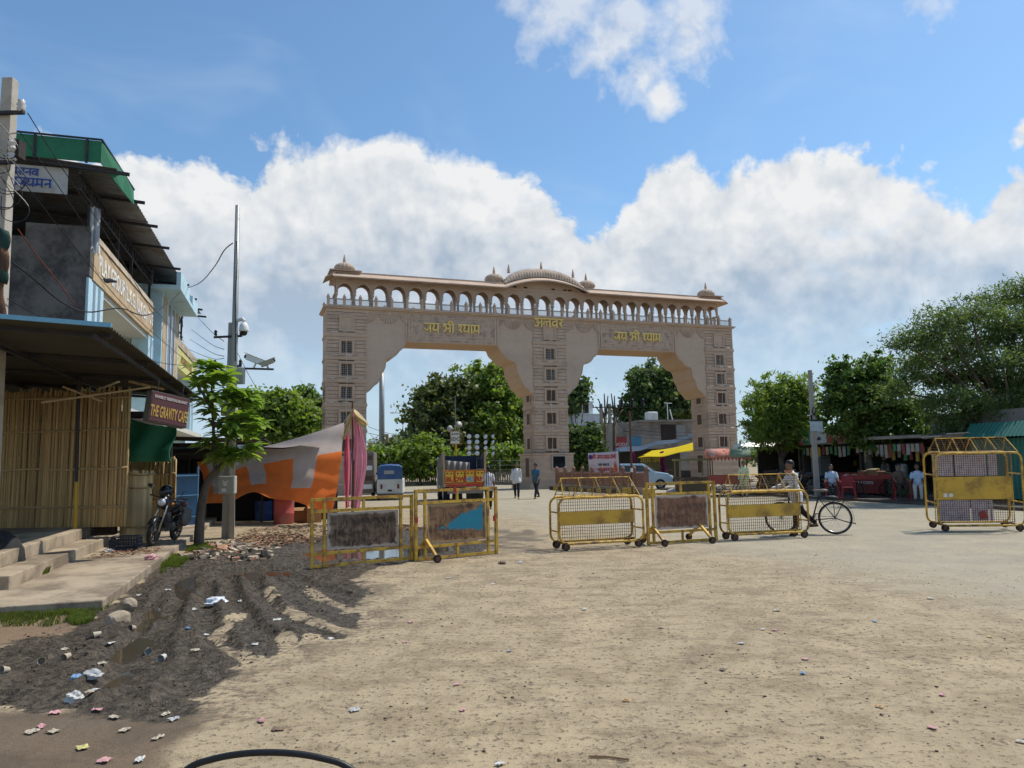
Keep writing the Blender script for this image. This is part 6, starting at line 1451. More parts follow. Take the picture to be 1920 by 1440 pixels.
# distant houses far left under the arch
for (x0, x1, y, Y, m_, lb) in ((690, 712, 826, 120, WHW, 'far pale house left of the high mast'), (714, 765, 848, 125, mat('pale_blue_tin', (.30, .40, .50), .6), 'far shed with a pale blue tin roof under the left arch'), (598, 615, 842, 110, GREYW, 'far grey house at the foot of the left pier')):
    p, q = dp(x0, y, Y), dp(x1, y, Y); t = thing('far_house', lb, 'house', (p.x, p.y, 0)); MB().b2((0, 0, 0), (q.x - p.x, 5, p.z - .4)).obj('wall', WHW if m_ != WHW else GREYW, t); MB().b2((-.2, -.2, p.z - .4), (q.x - p.x + .2, 5.2, p.z)).obj('roof', m_, t)
    MB().b2(((q.x - p.x) * .3, -.03, 1.2), ((q.x - p.x) * .5, -.003, 2.2)).obj('window', DARKIN, t)

# yellow awning stall
t = thing('awning_stall', 'stall with sagging yellow awning and purple cloth posts beside the right pier', 'stall', at(1196, 57), R(6))
O_ = Vector(t.location); Mi = t.matrix_basis.inverted()
def onst(x, y, Y): return Matrix.Rotation(-R(6), 4, 'Z') @ (dp(x, y, Y) - O_)
ya, yb, yc, yd = onst(1194, 859, 55.5), onst(1306, 843, 54), onst(1222, 845, 57.2), onst(1308, 827, 56.2)
YAW = fabric('yellow_awning_cloth', (.78, .62, .05), .35)
MB().sheet(lambda a, b_: ya.lerp(yb, a).lerp(yc.lerp(yd, a), b_) + Vector((0, 0, -.12 * math.sin(math.pi * a) + .05 * math.sin(a * 11) * (1 - b_))), 24, 8).obj('awning', YAW, t, smooth=True, solid=.01)
za, zb_, zc, zd = onst(1150, 852, 58.5), onst(1310, 818, 58.5), onst(1150, 842, 61), onst(1310, 812, 61)
MB().sheet(lambda a, b_: za.lerp(zb_, a).lerp(zc.lerp(zd, a), b_) + Vector((0, 0, .08 * math.sin(a * 15) - .1 * math.sin(math.pi * a))), 24, 6).obj('plastic_roof', mat('dark_polythene', (.05, .07, .10), .35, 0, .3, 3), t, smooth=True, solid=.01)
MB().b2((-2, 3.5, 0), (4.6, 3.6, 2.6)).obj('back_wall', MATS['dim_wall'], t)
PUR = fabric('purple_cloth', (.16, .02, .11), .2)
for x in (1188, 1244):
    p = onst(x, 900, 56); MB().tube([(p.x + .08 * math.sin(i * 1.7), p.y, .1 + i * .22) for i in range(11)], [.14 + .03 * math.sin(i * 2.1) for i in range(11)], 8).obj('cloth_wrapped_post', PUR, t, smooth=True)
p = onst(1200, 860, 55.8); bn = MB().b2((p.x, p.y - .03, .95), (p.x + 1.55, p.y, 2.05)).obj('menu_banner', mat('olive_menu_print', (.13, .12, .05), .7, 0, .4, 6), t); m = MB(); dev_text(m, ['ga', 'ra', 'ma', 'sp', 'ja', 'la'], .32, p.y - .04, .16, .01, (p.x + .78, 1.5)); m.obj('menu_lettering', mat('mustard_letters', (.45, .36, .10), .7), bn)
MB().b2((1.2, -.2, 0), (3.0, .4, .9)).obj('counter', MATS['dim_wall'], t)

# ------------------------------------------------------------------ pruned trees, poles, transformer
for (x, yb_, tops, lb) in ((1134, 872, ((1122, 748), (1133, 738), (1140, 742), (1117, 762)), 'pollarded bare tree beside the left concrete pole'), (1152, 872, ((1146, 738), (1152, 742), (1164, 748), (1168, 768)), 'pollarded bare tree beside the transformer pole')):
    Y0 = 61; ba = at(x, Y0); t = thing('bare_tree', lb, 'tree', ba); m = MB(); f = dp(x + 1, 780, Y0) - ba; m.tube([(0, 0, 0), (.05, 0, f.z * .5), f], [.2, .16, .13], 8); m.obj('trunk', BARK, t, smooth=True)
    for (tx, ty) in tops:
        e = dp(tx, ty, Y0) - ba; MB().tube([f - Vector((0, 0, .3)), f.lerp(e, .55) + Vector((0, 0, -.15)), e], [.09, .07, .05], 6).obj('limb', BARK, t, smooth=True)
PCON = MATS['grey_pole_concrete']
def cpole(label, x, ytop, Y, w=.12, name='electric_pole', arms=()):
    ba = at(x, Y); tp_ = dp(x, ytop, Y); t = thing(name, label, 'pole', ba); H_ = tp_.z
    MB().prism([(-w, -w), (w, -w), (w, w), (-w, w)], lambda a, b_: (a * 1.25, b_ * 1.25, 0), lambda a, b_: (a * .85, b_ * .85, H_)).obj('shaft', PCON, t)
    for (dz_, l0, l1, ni) in arms:
        a_ = MB().bar((-l0, -w - .03, H_ - dz_), (l1, -w - .03, H_ - dz_), .07).obj('cross_arm', STEEL, t)
        for i in range(ni): x_ = lerp(-l0 + .05, l1 - .05, i / max(1, ni - 1)); MB().lathe([(.03, 0), (.05, .06), (.03, .09), (.05, .15), (.02, .2)], 8, (x_, -w - .03, H_ - dz_ + .03)).obj('insulator', BLACK, a_)
    return t, H_
cpole('left of two concrete poles by the bare trees under the right arch', 1131, 757, 60, .14, arms=((.3, .7, .5, 3), (1.6, .6, .6, 2)))
tr_, th_ = cpole('right of two concrete poles carrying the transformer under the right arch', 1147, 757, 60, .14, arms=((.35, .2, 2.6, 4),))
for i in range(3): MB().lathe([(.10, 0), (.14, .1), (.10, .2), (.14, .32), (.10, .44), (.14, .56), (.06, .7)], 8, (1.0 + i * .85, -.2, th_ - .30)).obj('bushing', BLACK, tr_)
cpole('thin concrete pole with wires behind the red board', 1180, 805, 62, .08, arms=((.2, .4, .4, 2),))
t, hh = cpole('weathered concrete pole with a small poster by the shops on the right', 1531, 694, 30.5, .078, arms=((2.1, .15, .25, 2),)); po = MB().b2((-.2, -.19, 2.75), (.32, -.16, 3.15)).obj('poster', mat('faded_poster', (.42, .50, .55), .7, 0, .35, 5), t)
MB().tube([(0, -.13, 3.4 + .0), (.1, -.16, 3.6), (.02, -.16, 3.75), (-.06, -.14, 3.6), (0, -.13, 3.4)], .02, 5).obj('cable_loop', BLACK, t)
cpole('far concrete pole with wires behind the autorickshaw', 743, 815, 95, .11, arms=((.3, .5, .5, 2),))
# high mast and street lamps
ba = at(716, 62); t = thing('high_mast', 'tall tapering grey high mast under the left arch', 'mast', ba); hm_ = dp(716, 640, 62).z
MB().tube([(0, 0, 0), (0, 0, hm_ * .5), (0, 0, hm_ * .75), (0, 0, hm_ * .751), (0, 0, hm_)], [.26, .22, .20, .16, .14], 12).obj('shaft', GALV, t, smooth=True); MB().box((.45, -.1, dp(716, 822, 62).z), (.25, .2, .7)).obj('yellow_box', BROWNW, t)
MB().cyl((-.22, 0, 2), (-.18, 0, hm_ * .9), .04, n=5).obj('cable_pipe', STEEL, t)
def lamp(label, x, ytop, Y, arms, lampw=.5):
    ba = at(x, Y); H_ = dp(x, ytop, Y).z; t = thing('street_lamp', label, 'street lamp', ba); MB().tube([(0, 0, 0), (0, 0, H_)], [.09, .05], 8).obj('pole', GALV, t, smooth=True)
    for (dx, rise) in arms:
        MB().tube([(0, 0, H_ - .05), (dx * .35, 0, H_ + rise * .75), (dx, 0, H_ + rise)], .035, 6).obj('arm', GALV, t); MB().ell((dx + math.copysign(lampw * .5, dx), 0, H_ + rise), (lampw * .55, .14, .07), 10, 6).obj('lamp_head', GALV, t, smooth=True)
lamp('double armed street lamp in front of the leafy trees', 756, 778, 80, ((-.9, .25), (.9, .25))); lamp('far double armed street lamp left of the high mast', 703, 824, 90, ((-1.8, 1.0), (1.0, .6)))
# notice board on a pole with loudspeakers
ba = at(855, 52); H_ = dp(855, 742, 52).z; t = thing('notice_board', 'white notice board on a yellow pole with two loudspeakers', 'sign', ba); MB().cyl((0, 0, 0), (0, 0, 3.2), .06, n=8).obj('post', mat('yellow_post_paint', (.50, .30, .03), .6), t); MB().cyl((0, 0, 3.2), (0, 0, H_), .03, n=6).obj('aerial', GALV, t)
z0, z1 = dp(855, 833, 52).z, dp(855, 808, 52).z; fb = MB().b2((-.38, -.10, z0), (.32, -.065, z1)).obj('board_frame', BROWNW, t); MB().b2((-.33, -.112, z0 + .05), (.27, -.102, z1 - .05)).obj('board', WHITE, fb)
INK = mat('dark_green_ink', (.02, .06, .06), .7)
for tx, zz, sz in (('SDC', .38, .34), ('ALWAR', .76, .15)): put('board_lettering', text_mesh(tx, sz, .003, INK, bold=.006), fb, (-.03, -.116, z0 + zz * (z1 - z0) * 1.0), (R(90), 0, 0))
for (x, zz, rz) in ((.16, z1 + .42, .3), (-.2, z1 + .15, -.5)):
    hn = MB().lathe([(.05, 0), (.06, .15), (.10, .24), (.19, .32), (.24, .36)], 14).obj('loudspeaker', mat('grey_horn', (.42, .43, .44), .5), t, smooth=True); hn.location = (x, .0, zz); hn.rotation_euler = (R(90), 0, rz)
# lamp rack seen above the lorry
ba = at(897, 47); t = thing('floodlight_rack', 'rack of round white floodlights above the lorry', 'floodlights', ba); zt = dp(897, 818, 47).z
for x in (-.55, -.05, .5, 1.0): MB().cyl((x, 0, 0), (x, 0, zt + .1), .03, n=6).obj('upright', STEEL, t)
lmp = MB().lathe([(.06, .12), (.12, .06), (.15, 0), (.02, -.02)], 12).mesh('floodlight', WHITE, True)
for i, x in enumerate((-.55, -.05, .5, 1.0)):
    for j in range(4): put('floodlight', lmp, t, (x, -.08, zt - j * .36 - (.04 if i > 1 else 0)), (R(90 if i < 2 else 70), 0, R(0 if i < 2 else (-40 if i == 2 else -70))))

# ------------------------------------------------------------------ fence and walls
p0, p1 = gp(752, 909), gp(988, 909); L_ = (p1 - p0).length; t = thing('picket_railing', 'long low concrete picket railing below the bushes', 'railing', p0, math.atan2((p1 - p0).y, (p1 - p0).x))
PICK = mat('grey_picket_concrete', (.20, .18, .15), .9, 0, .2, 2); pk = MB().b2((-.05, -.03, .25), (.05, .03, .95)).b2((-.035, -.025, .95), (.035, .025, 1.02)).mesh('picket', PICK)
for i in range(int(L_ / .21)): put('picket', pk, t, (i * .21 + .05, 0, 0))
MB().b2((0, -.1, 0), (L_, .1, .25)).obj('kerb', PICK, t); MB().bar((0, .05, .8), (L_, .05, .8), .05).obj('rail', PICK, t)
for k in range(3): MB().cyl((0, .1, 1.15 + k * .35), (L_, .1, 1.15 + k * .35), .012, n=4).obj('fence_wire', GALV, t)
for k in range(6): MB().cyl((L_ * k / 5, .1, 0), (L_ * k / 5, .1, 2.0), .03, n=6).obj('wire_post', GALV, t)
p0, p1 = dp(1045, 920, 45.2), dp(1213, 930, 36.6); p0.z = p1.z = 0; L_ = (p1 - p0).length; rz = math.atan2((p1 - p0).y, (p1 - p0).x)
t = thing('lattice_wall', 'low pierced sandstone wall with ball topped posts right of the middle pier', 'wall', p0, rz); nb = 9; sp2_ = L_ / nb
RED_S = mat('red_sandstone', (.30, .165, .115), .9, 0, .15, 2, (.18, .11, .08), .3)
pm_ = MB().b2((-.09, -.09, .35), (.09, .09, 1.12)).b2((-.12, -.12, 1.12), (.12, .12, 1.17)).lathe([(.05, 1.17), (.06, 1.19), (.11, 1.26), (.10, 1.34), (.04, 1.40)], 10).mesh('wall_post', RED_S)
jm = MB(); jm.b2((.09, -.05, .35), (sp2_ - .09, .05, .45)); jm.b2((.09, -.05, .98), (sp2_ - .09, .05, 1.08))
nc_ = int((sp2_ - .2) / .11)
for i in range(nc_ + 1): x = .1 + (sp2_ - .2) * i / nc_; jm.b2((x - .014, -.03, .45), (x + .014, .03, .98))
for j in range(1, 5): jm.b2((.09, -.028, .45 + j * .106 - .014), (sp2_ - .09, .028, .45 + j * .106 + .014))
jm = jm.mesh('lattice_panel', RED_S)
for i in range(nb + 1):
    put('wall_post', pm_, t, (i * sp2_, 0, 0))
    if i < nb: put('lattice_panel', jm, t, (i * sp2_, 0, 0))
MB().b2((-.1, -.16, 0), (L_ + .1, .16, .35)).obj('wall_base', STONE, t)
m_y, m_b = mat('yellow_kerb_paint', (.52, .36, .06), .8), mat('black_kerb_paint', (.04, .04, .04), .8)
kb = MB().b2((.02, -.55, 0), (.5, -.35, .22)).mesh('kerb_stone', m_y); kb2 = MB().b2((.02, -.55, 0), (.5, -.35, .22)).mesh('kerb_stone', m_b)
for i in range(int(L_ / .5)): put('kerb_stone', kb if i % 2 else kb2, t, (i * .5, 0, 0))
# banner tied to the wall
pa, pb = dp(1103, 895, 43.0), dp(1160, 893, 41.3); bw = math.hypot(pb.x - pa.x, pb.y - pa.y); z0, z1 = .72, dp(1130, 849, 42).z
t = thing('fair_banner', 'white printed fair banner with red and black lettering tied to the pierced wall', 'banner', (pa.x, pa.y - .25, 0), math.atan2(pb.y - pa.y, pb.x - pa.x)); hb_ = z1 - z0
MB().sheet(lambda a, b_: (a * bw, .02 * math.sin(a * 7 + b_ * 4), z0 + b_ * hb_ + .05 * a), 14, 10).obj('banner_sheet', mat('banner_white', (.62, .54, .56), .6, 0, .06, 2), t, smooth=True, solid=.006)
for x in (0, bw): MB().cyl((x, .04, 0), (x, .04, z1 + .1), .03, n=6).obj('banner_pole', STEEL, t)
RI, BI, PI_, OI = mat('red_ink', (.48, .03, .04), .7), mat('black_ink', (.03, .025, .03), .7), mat('purple_ink', (.10, .03, .22), .7), mat('orange_ink', (.55, .13, .05), .7)
for (wds, h_, zz, ink, xc) in ((['shra', 'ii', 'sp', 'ja', 'ga', 'na', 'na', 'aa', 'ya', 'sp', 'ma', 'e', 'la', 'e'], .20, .76, RI, .53), (['na', 'ga', 'ra', 'sp', 'va', 'ka', 'aa', 'sa'][:7] + ['sp', 'ma'], .13, .48, BI, .52), (['sh', 'ya', 'aa', 'ga', 'ta', 'ka'][:4] + ['ka', 'ra', 'ma'], .17, .27, RI, .52), (['ka', 'ra', 'ma', 'sp', 'ya', 'aa', 'na', 'ga'], .15, .09, BI, .52)):
    m = MB(); dev_text(m, wds, h_, -.045, .17, .006, (bw * xc, z0 + hb_ * zz)); m.obj('banner_lettering', ink, t)
m = MB(); m.pxz([(bw * .80, z0 + .15), (bw * .98, z0 + .15), (bw * .96, z0 + .5), (bw * .90, z0 + hb_ * .62), (bw * .89, z0 + hb_ * .68), (bw * .88, z0 + hb_ * .62), (bw * .82, z0 + .5)], -.046, -.040); m.obj('printed_temple', OI, t)
m = MB(); m.pxz([(bw * .06, z0 + .05), (bw * .20, z0 + .05), (bw * .17, z0 + .4), (bw * .14, z0 + hb_ * .55), (bw * .10, z0 + .4)], -.046, -.040); m.obj('printed_tower', RED_S, t)
m = MB(); m.tube([(bw * .09 + .11 * math.cos(a), -.045, z0 + hb_ * .84 + .11 * math.sin(a)) for a in np.linspace(0, 6.283, 16)[:-1]], .03, 4, closed=True); m.ell((bw * .09, -.04, z0 + hb_ * .84), (.07, .01, .07), 10, 6); m.obj('printed_emblem', PI_, t)
# rusty thin pole by the wall
q = gp(1186, 932); t = thing('banded_pole', 'thin rusty pole with white bands in front of the pierced wall', 'pole', q); Hq = dp(1186, 770, q.y).z
MB().cyl((0, 0, 0), (0, 0, Hq), .05, n=8).obj('shaft', RUSTY, t)
for zz in (.5, 1.15): MB().cyl((0, 0, zz), (0, 0, zz + .18), .056, n=8).obj('white_band', WHITE, t)

# ------------------------------------------------------------------ autorickshaw
HOODB = mat('blue_canvas_hood', (.045, .105, .25), .6, 0, .15, 2, (.10, .13, .20), .3, 2); OFFW = mat('offwhite_paint', (.62, .60, .54), .45, 0, .08, 2, (.35, .30, .24), .25, 1.5)
t = thing('autorickshaw', 'blue hooded white autorickshaw seen from behind under the left arch', 'autorickshaw', gp(731, 938), R(6))
MB().pyz([(0, .30), (.06, .95), (.05, 1.02), (1.7, 1.02), (2.1, .9), (2.3, .45), (2.2, .30)], -.62, .62).obj('body', OFFW, t, bevel=.05)
hd_ = MB(); sec = [(-.60, 1.0), (-.615, 1.35), (-.58, 1.62), (-.45, 1.70), (0, 1.73), (.45, 1.70), (.58, 1.62), (.615, 1.35), (.60, 1.0)]
vs = [(x * (1 - .05 * k), .05 + [0, .1, 1.0, 1.75][k], z_ - [.06, 0, .02, .12][k] * (z_ > 1.1)) for k in range(4) for x, z_ in sec]; n9 = 9
hd_.add(vs, [(k * n9 + i, k * n9 + i + 1, (k + 1) * n9 + i + 1, (k + 1) * n9 + i) for k in range(3) for i in range(8)] + [tuple(range(n9))]); hd_.obj('hood', HOODB, t, edge=45)
MB().b2((-.28, .03, 1.25), (.20, .046, 1.42)).obj('rear_window', mat('milky_plastic_window', (.36, .36, .34), .3), t)
for s in (-1, 1):
    MB().b2((s * .40 - .05, -.018, .55), (s * .40 + .05, .03, .76)).obj('tail_lamp', mat('brown_red_lens', (.16, .03, .02), .3, bump=0), t)
    w_ = MB().tube([(s * .50, .45, .2), (s * .60, .45, .2)], .2, 16).obj('wheel', RUBBER, t, edge=40)
MB().b2((-.10, -.014, .42), (.10, -.001, .50)).obj('number_plate', BLACK, t); MB().bar((-.6, -.06, .26), (.6, -.06, .26), .06, .07).obj('bumper', STEEL, t); MB().cyl((.0, 2.2, .2), (.0, 2.2, .21), .2, n=12).obj('front_wheel', RUBBER, t)
m = MB()
for x in (-.5, 0, .5): m.bar((x, .3, 1.76), (x, 1.7, 1.74), .03)
for y in (.3, 1.0, 1.7): m.bar((-.5, y, 1.79), (.5, y, 1.79), .03)
m.obj('roof_rack', STEEL, t); MB().tube([(-.66, 1.6, 1.3), (-.78, 1.6, 1.25)], .05, 8).obj('side_mirror', BLACK, t)

# ------------------------------------------------------------------ lorry
TY = mat('orange_yellow_paint', (.62, .33, .03), .5, 0, .12, 3, (.3, .13, .03), .25, 3); TR = mat('signal_red_paint', (.42, .035, .02), .5); TB = mat('sky_blue_paint', (.10, .30, .50), .5); NAVY = mat('navy_tarpaulin', (.018, .024, .05), .7, 0, .3, 2); GRYC = mat('grey_striped_canvas', (.20, .19, .17), .9, 0, .35, 4, (.06, .055, .05), .4, 3, stretch=(6, 6, .6)); LTIN = mat('grey_painted_planks', (.30, .28, .25), .7, 0, .2, 2)
q = gp(872, 944); t = thing('lorry', 'small lorry with painted orange tailgate and open dark tarpaulin body', 'lorry', q, R(10)); HWt = .88
gate_ = MB().b2((-HWt, 0, .82), (HWt, .06, 1.42)).obj('tailgate', TY, t)
for i, (tx, ink) in enumerate((('BL', TR), ('OW', TR), ('HO', TB), ('RN', TR))):
    xc = -HWt + .22 + i * .44
    pn = MB().b2((xc - .19, -.025, .86), (xc + .19, -.001, 1.38)).obj('painted_panel', mat('deep_yellow_paint', (.66, .40, .04), .5), gate_)
    m = MB(); m.bar((xc - .19, -.03, .86), (xc - .19, -.03, 1.38), .025); m.bar((xc + .19, -.03, .86), (xc + .19, -.03, 1.38), .025); m.bar((xc - .19, -.03, 1.38), (xc + .19, -.03, 1.38), .025); m.bar((xc - .19, -.03, .865), (xc + .19, -.03, .865), .04); m.obj('panel_frame', TR, pn)
    put('gate_lettering', text_mesh(tx, .26, .004, ink, bold=.012), pn, (xc, -.032, 1.02), (R(90), 0, 0))
    m = MB(); 
    for s in (-.08, .08): m.ell((xc + s, -.03, 1.28), (.04, .01, .03), 8, 6)
    m.obj('painted_motif', BLACK, pn)
MB().b2((-HWt, -.02, .72), (HWt, .05, .815)).obj('red_beam', TR, t)
for s in (-1, 1):
    MB().bar((s * (HWt - .02), .02, .7), (s * (HWt + .02), .02, 2.2), .09).obj('corner_post', BAML, t)
    MB().b2((s * HWt - .03, .08, .75), (s * HWt + .03, 3.2, 1.45)).obj('side_board', LTIN, t)
    sd_ = MB().sheet(lambda a, b_, s=s: (s * (HWt + .05 + .04 * math.sin(a * 13)), .06 + a * 3.1, 1.42 + b_ * (.75 - .28 * a) + .03 * math.sin(a * 9)), 22, 4).obj('side_tarpaulin', GRYC if s < 0 else NAVY, t, smooth=True, solid=.012)
    for k in range(7): MB().bar((s * (HWt + .04), .15 + k * .48, .75), (s * (HWt + .04), .15 + k * .48, 1.45), .05).obj('side_stake', LTIN, t)
MB().b2((-HWt, 3.0, .75), (HWt, 3.08, 2.05)).obj('front_board', NAVY, t)
MB().b2((-HWt, .06, .70), (HWt, 3.2, .78)).obj('bed', LTIN, t)
MB().sheet(lambda a, b_: (-HWt + .05 + a * 1.15, .9 + .08 * math.sin(a * 28), 1.0 + b_ * .85 - .12 * a * b_), 40, 4).obj('hung_cloth', mat('pale_hung_cloth', (.27, .255, .23), .9, 0, .3, 5, (.12, .11, .1), .35, 4, stretch=(5, 1, .5)), t, smooth=True, solid=.01)
cb = MB(); cb.pyz([(3.25, .55), (3.25, 1.95), (3.5, 2.05), (4.5, 2.0), (4.85, 1.3), (4.95, .55)], -.85, .85); cb.obj('cab', OFFW, t, bevel=.06)
MB().b2((-.25, .1, .45), (.25, 4.6, .62)).obj('chassis', STEEL, t)
for y, wd in ((.85, .26), (3.95, .2)):
    for s in (-1, 1): w_ = MB().tube([(s * (HWt - .02), y, .38), (s * (HWt - .02 - wd), y, .38)], .38, 20).obj('wheel', RUBBER, t, edge=40); MB().tube([(s * (HWt + .005), y, .38), (s * (HWt - .05), y, .38)], .2, 14).obj('rim', OFFW, w_)
MB().b2((-.75, -.03, .42), (.75, .03, .58)).obj('rear_bumper', mat('dusty_bumper', (.22, .19, .16), .9), t)
for s in (-1, 1): MB().b2((s * .30 - .22, .28, .12), (s * .30 + .22, .30, .52)).obj('mud_flap', RUBBER, t)
MB().tube([(-1.0, 3.6, 1.5), (-1.15, 3.6, 1.55)], .03, 6).obj('side_mirror_arm', STEEL, t); MB().ell((-1.2, 3.6, 1.5), (.05, .03, .14), 8, 6).obj('side_mirror', BLACK, t)
# lorry rear half hidden by the pink drape
q = gp(690, 938); t = thing('parked_van', 'dark boxy parked van half hidden behind the pink drape', 'van', q, R(8))
MB().b2((-.9, 0, .35), (.28, 3.4, 2.35)).obj('body', mat('dusty_brown_van_paint', (.17, .14, .115), .6, 0, .2, 2), t, bevel=.04)
for k, zz in enumerate((.55, .95, 1.45, 1.95)): MB().b2((-.5, -.018, zz), (.2, -.001, zz + .22)).obj('sticker_panel', WHITE if k % 2 == 0 else DARKW, t)
for s in (-.7, .15): MB().tube([(s, .5, .32), (s + .15, .5, .32)], .32, 16).obj('wheel', RUBBER, t, edge=40)
MB().ell((.55, .6, .62), (.28, .5, .45), 12, 8).obj('round_bin', mat('pale_tank', (.55, .50, .42), .6), t, smooth=True)
# ------------------------------------------------------------------ car
CARP = mat('pale_blue_car_paint', (.36, .50, .60), .25, .2, .04, 1, bump=0); GLAS = mat('dark_car_glass', (.05, .08, .10), .06, 0, .05, 1, bump=0)
q = gp(1232, 926); t = thing('hatchback_car', 'pale blue hatchback parked behind the end of the pierced wall', 'car', at(1200, 43.5), R(-10))
body = [(-1.85, .35), (-1.9, .75), (-1.75, .95), (-1.55, 1.42), (-1.2, 1.50), (.2, 1.48), (.85, 1.02), (1.6, .90), (1.85, .70), (1.9, .35)]
MB().pxz(body, -.80, .80).obj('body', CARP, t, bevel=.10)
gl = MB(); gl.add([(.24, -.70, 1.42), (.24, .70, 1.42), (.86, .72, 1.03), (.86, -.72, 1.03)], [(0, 1, 2, 3)]); o = gl.obj('windscreen', mat('bright_windscreen', (.34, .44, .50), .06, .3, .05, 1, bump=0), t, solid=.02); o.location = (.05, 0, .035)
MB().pxz([(-1.4, 1.02), (-1.25, 1.40), (.15, 1.38), (.62, 1.04)], -.815, -.80).obj('side_window', GLAS, t)
MB().pxz([(1.1, .40), (1.2, .66), (1.92, .60), (1.93, .40)], -.78, .78).obj('front_bumper', BLACK, t)
for s in (-1, 1): MB().ell((1.80, s * .62, .72), (.10, .14, .07), 10, 6).obj('headlight', mat('clear_lens', (.55, .57, .60), .08), t, smooth=True)
MB().b2((1.915, -.26, .42), (1.935, .26, .52)).obj('number_plate', WHITE, t)
for x in (-1.2, 1.15):
    for s in (-1, 1): w_ = MB().tube([(x, s * .70, .3), (x, s * .83, .3)], .30, 18).obj('wheel', RUBBER, t, edge=40); MB().tube([(x, s * .80, .3), (x, s * .84, .3)], .18, 12).obj('rim', GALV, w_)
# ------------------------------------------------------------------ shop row on the right, in the shade of the trees
SR = R(-71.8); SO = Vector((13.1, 37.9, 0)); SMx = Matrix.Translation(SO) @ Matrix.Rotation(SR, 4, 'Z')
def sw(x, y, z=0): return SMx @ Vector((x, y, z))
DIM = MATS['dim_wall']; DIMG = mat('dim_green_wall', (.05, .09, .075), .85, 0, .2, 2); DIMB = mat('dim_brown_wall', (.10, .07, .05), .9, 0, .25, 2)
GOODS = [mat('goods_%s' % n, c, .5, 0, .2, 8) for n, c in (('red', (.20, .05, .04)), ('yellow', (.45, .32, .06)), ('green', (.06, .20, .09)), ('blue', (.07, .14, .32)), ('cream', (.36, .31, .22)), ('silver', (.30, .31, .33)))]
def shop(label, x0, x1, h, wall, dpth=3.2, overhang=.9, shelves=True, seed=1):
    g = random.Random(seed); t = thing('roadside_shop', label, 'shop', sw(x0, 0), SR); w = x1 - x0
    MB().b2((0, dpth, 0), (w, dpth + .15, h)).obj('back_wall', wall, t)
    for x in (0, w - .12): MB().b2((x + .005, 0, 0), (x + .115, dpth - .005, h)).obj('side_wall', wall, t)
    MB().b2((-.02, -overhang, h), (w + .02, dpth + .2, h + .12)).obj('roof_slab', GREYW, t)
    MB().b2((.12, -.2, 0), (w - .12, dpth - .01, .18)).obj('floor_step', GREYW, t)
    if shelves:
        for k in range(4):
            sh = MB().b2((.2, dpth - .45, .7 + k * .5), (w - .2, dpth - .05, .73 + k * .5)).obj('shelf', DIMB, t)
            n = int((w - .6) / .17)
            for gi in range(len(GOODS)):
                m = MB()
                for i in range(n):
                    if g.randrange(len(GOODS)) == gi: m.b2((.3 + i * .17, dpth - .42, .735 + k * .5), (.3 + i * .17 + g.uniform(.09, .15), dpth - .2, .735 + k * .5 + g.uniform(.16, .36)))
                if m.v: stuff(m.obj('packets', GOODS[gi], sh))
    return t
def hang(t, x0, x1, y, z, n, seed, r=(.05, .10)):
    g = random.Random(seed)
    MB().bar((x0, y, z), (x1, y, z), .03).obj('hanging_rail', STEEL, t)
    for i in range(n):
        x = lerp(x0, x1, (i + .5) / n); l = g.uniform(.25, .55); MB().sheet(lambda a, b_: (x + (a - .5) * g.uniform(.14, .2), y + .02 * math.sin(a * 6), z - .02 - b_ * l), 2, 2).obj('hanging_packets', GOODS[(4, 5, 4, 1, 0, 4, 5, 2)[g.randrange(8)]], t, solid=.02)
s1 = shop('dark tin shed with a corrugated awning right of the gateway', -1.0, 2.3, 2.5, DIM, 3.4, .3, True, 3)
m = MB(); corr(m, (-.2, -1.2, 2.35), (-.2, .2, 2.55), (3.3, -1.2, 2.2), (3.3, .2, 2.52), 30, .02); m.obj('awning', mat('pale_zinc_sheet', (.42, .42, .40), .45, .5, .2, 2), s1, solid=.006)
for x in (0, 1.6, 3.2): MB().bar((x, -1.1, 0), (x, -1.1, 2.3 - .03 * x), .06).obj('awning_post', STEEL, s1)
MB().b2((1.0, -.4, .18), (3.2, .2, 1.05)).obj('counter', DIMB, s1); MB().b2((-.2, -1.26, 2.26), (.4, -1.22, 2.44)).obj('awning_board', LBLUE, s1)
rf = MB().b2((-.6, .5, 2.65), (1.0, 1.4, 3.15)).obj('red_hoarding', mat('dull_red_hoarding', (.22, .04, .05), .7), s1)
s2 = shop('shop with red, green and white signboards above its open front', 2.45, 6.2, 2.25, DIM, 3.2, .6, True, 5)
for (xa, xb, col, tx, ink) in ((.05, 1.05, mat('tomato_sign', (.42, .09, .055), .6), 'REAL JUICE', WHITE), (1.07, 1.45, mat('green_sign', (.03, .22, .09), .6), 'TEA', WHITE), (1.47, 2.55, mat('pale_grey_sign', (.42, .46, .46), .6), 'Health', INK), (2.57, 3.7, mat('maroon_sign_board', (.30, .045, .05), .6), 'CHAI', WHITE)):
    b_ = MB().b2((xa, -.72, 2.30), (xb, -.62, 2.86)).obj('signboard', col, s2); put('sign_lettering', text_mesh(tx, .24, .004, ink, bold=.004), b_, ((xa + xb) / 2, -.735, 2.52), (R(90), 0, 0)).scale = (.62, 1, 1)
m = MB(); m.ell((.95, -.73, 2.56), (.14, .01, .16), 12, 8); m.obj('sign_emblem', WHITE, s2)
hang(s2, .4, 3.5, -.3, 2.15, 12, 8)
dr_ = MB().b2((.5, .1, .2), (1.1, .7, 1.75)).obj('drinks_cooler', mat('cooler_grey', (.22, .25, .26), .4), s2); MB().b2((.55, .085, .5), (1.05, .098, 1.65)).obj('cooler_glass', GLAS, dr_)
s3 = shop('kiosk hung with snack packets behind a red counter', 6.35, 10.2, 2.35, DIMG, 3.0, .9, True, 9)
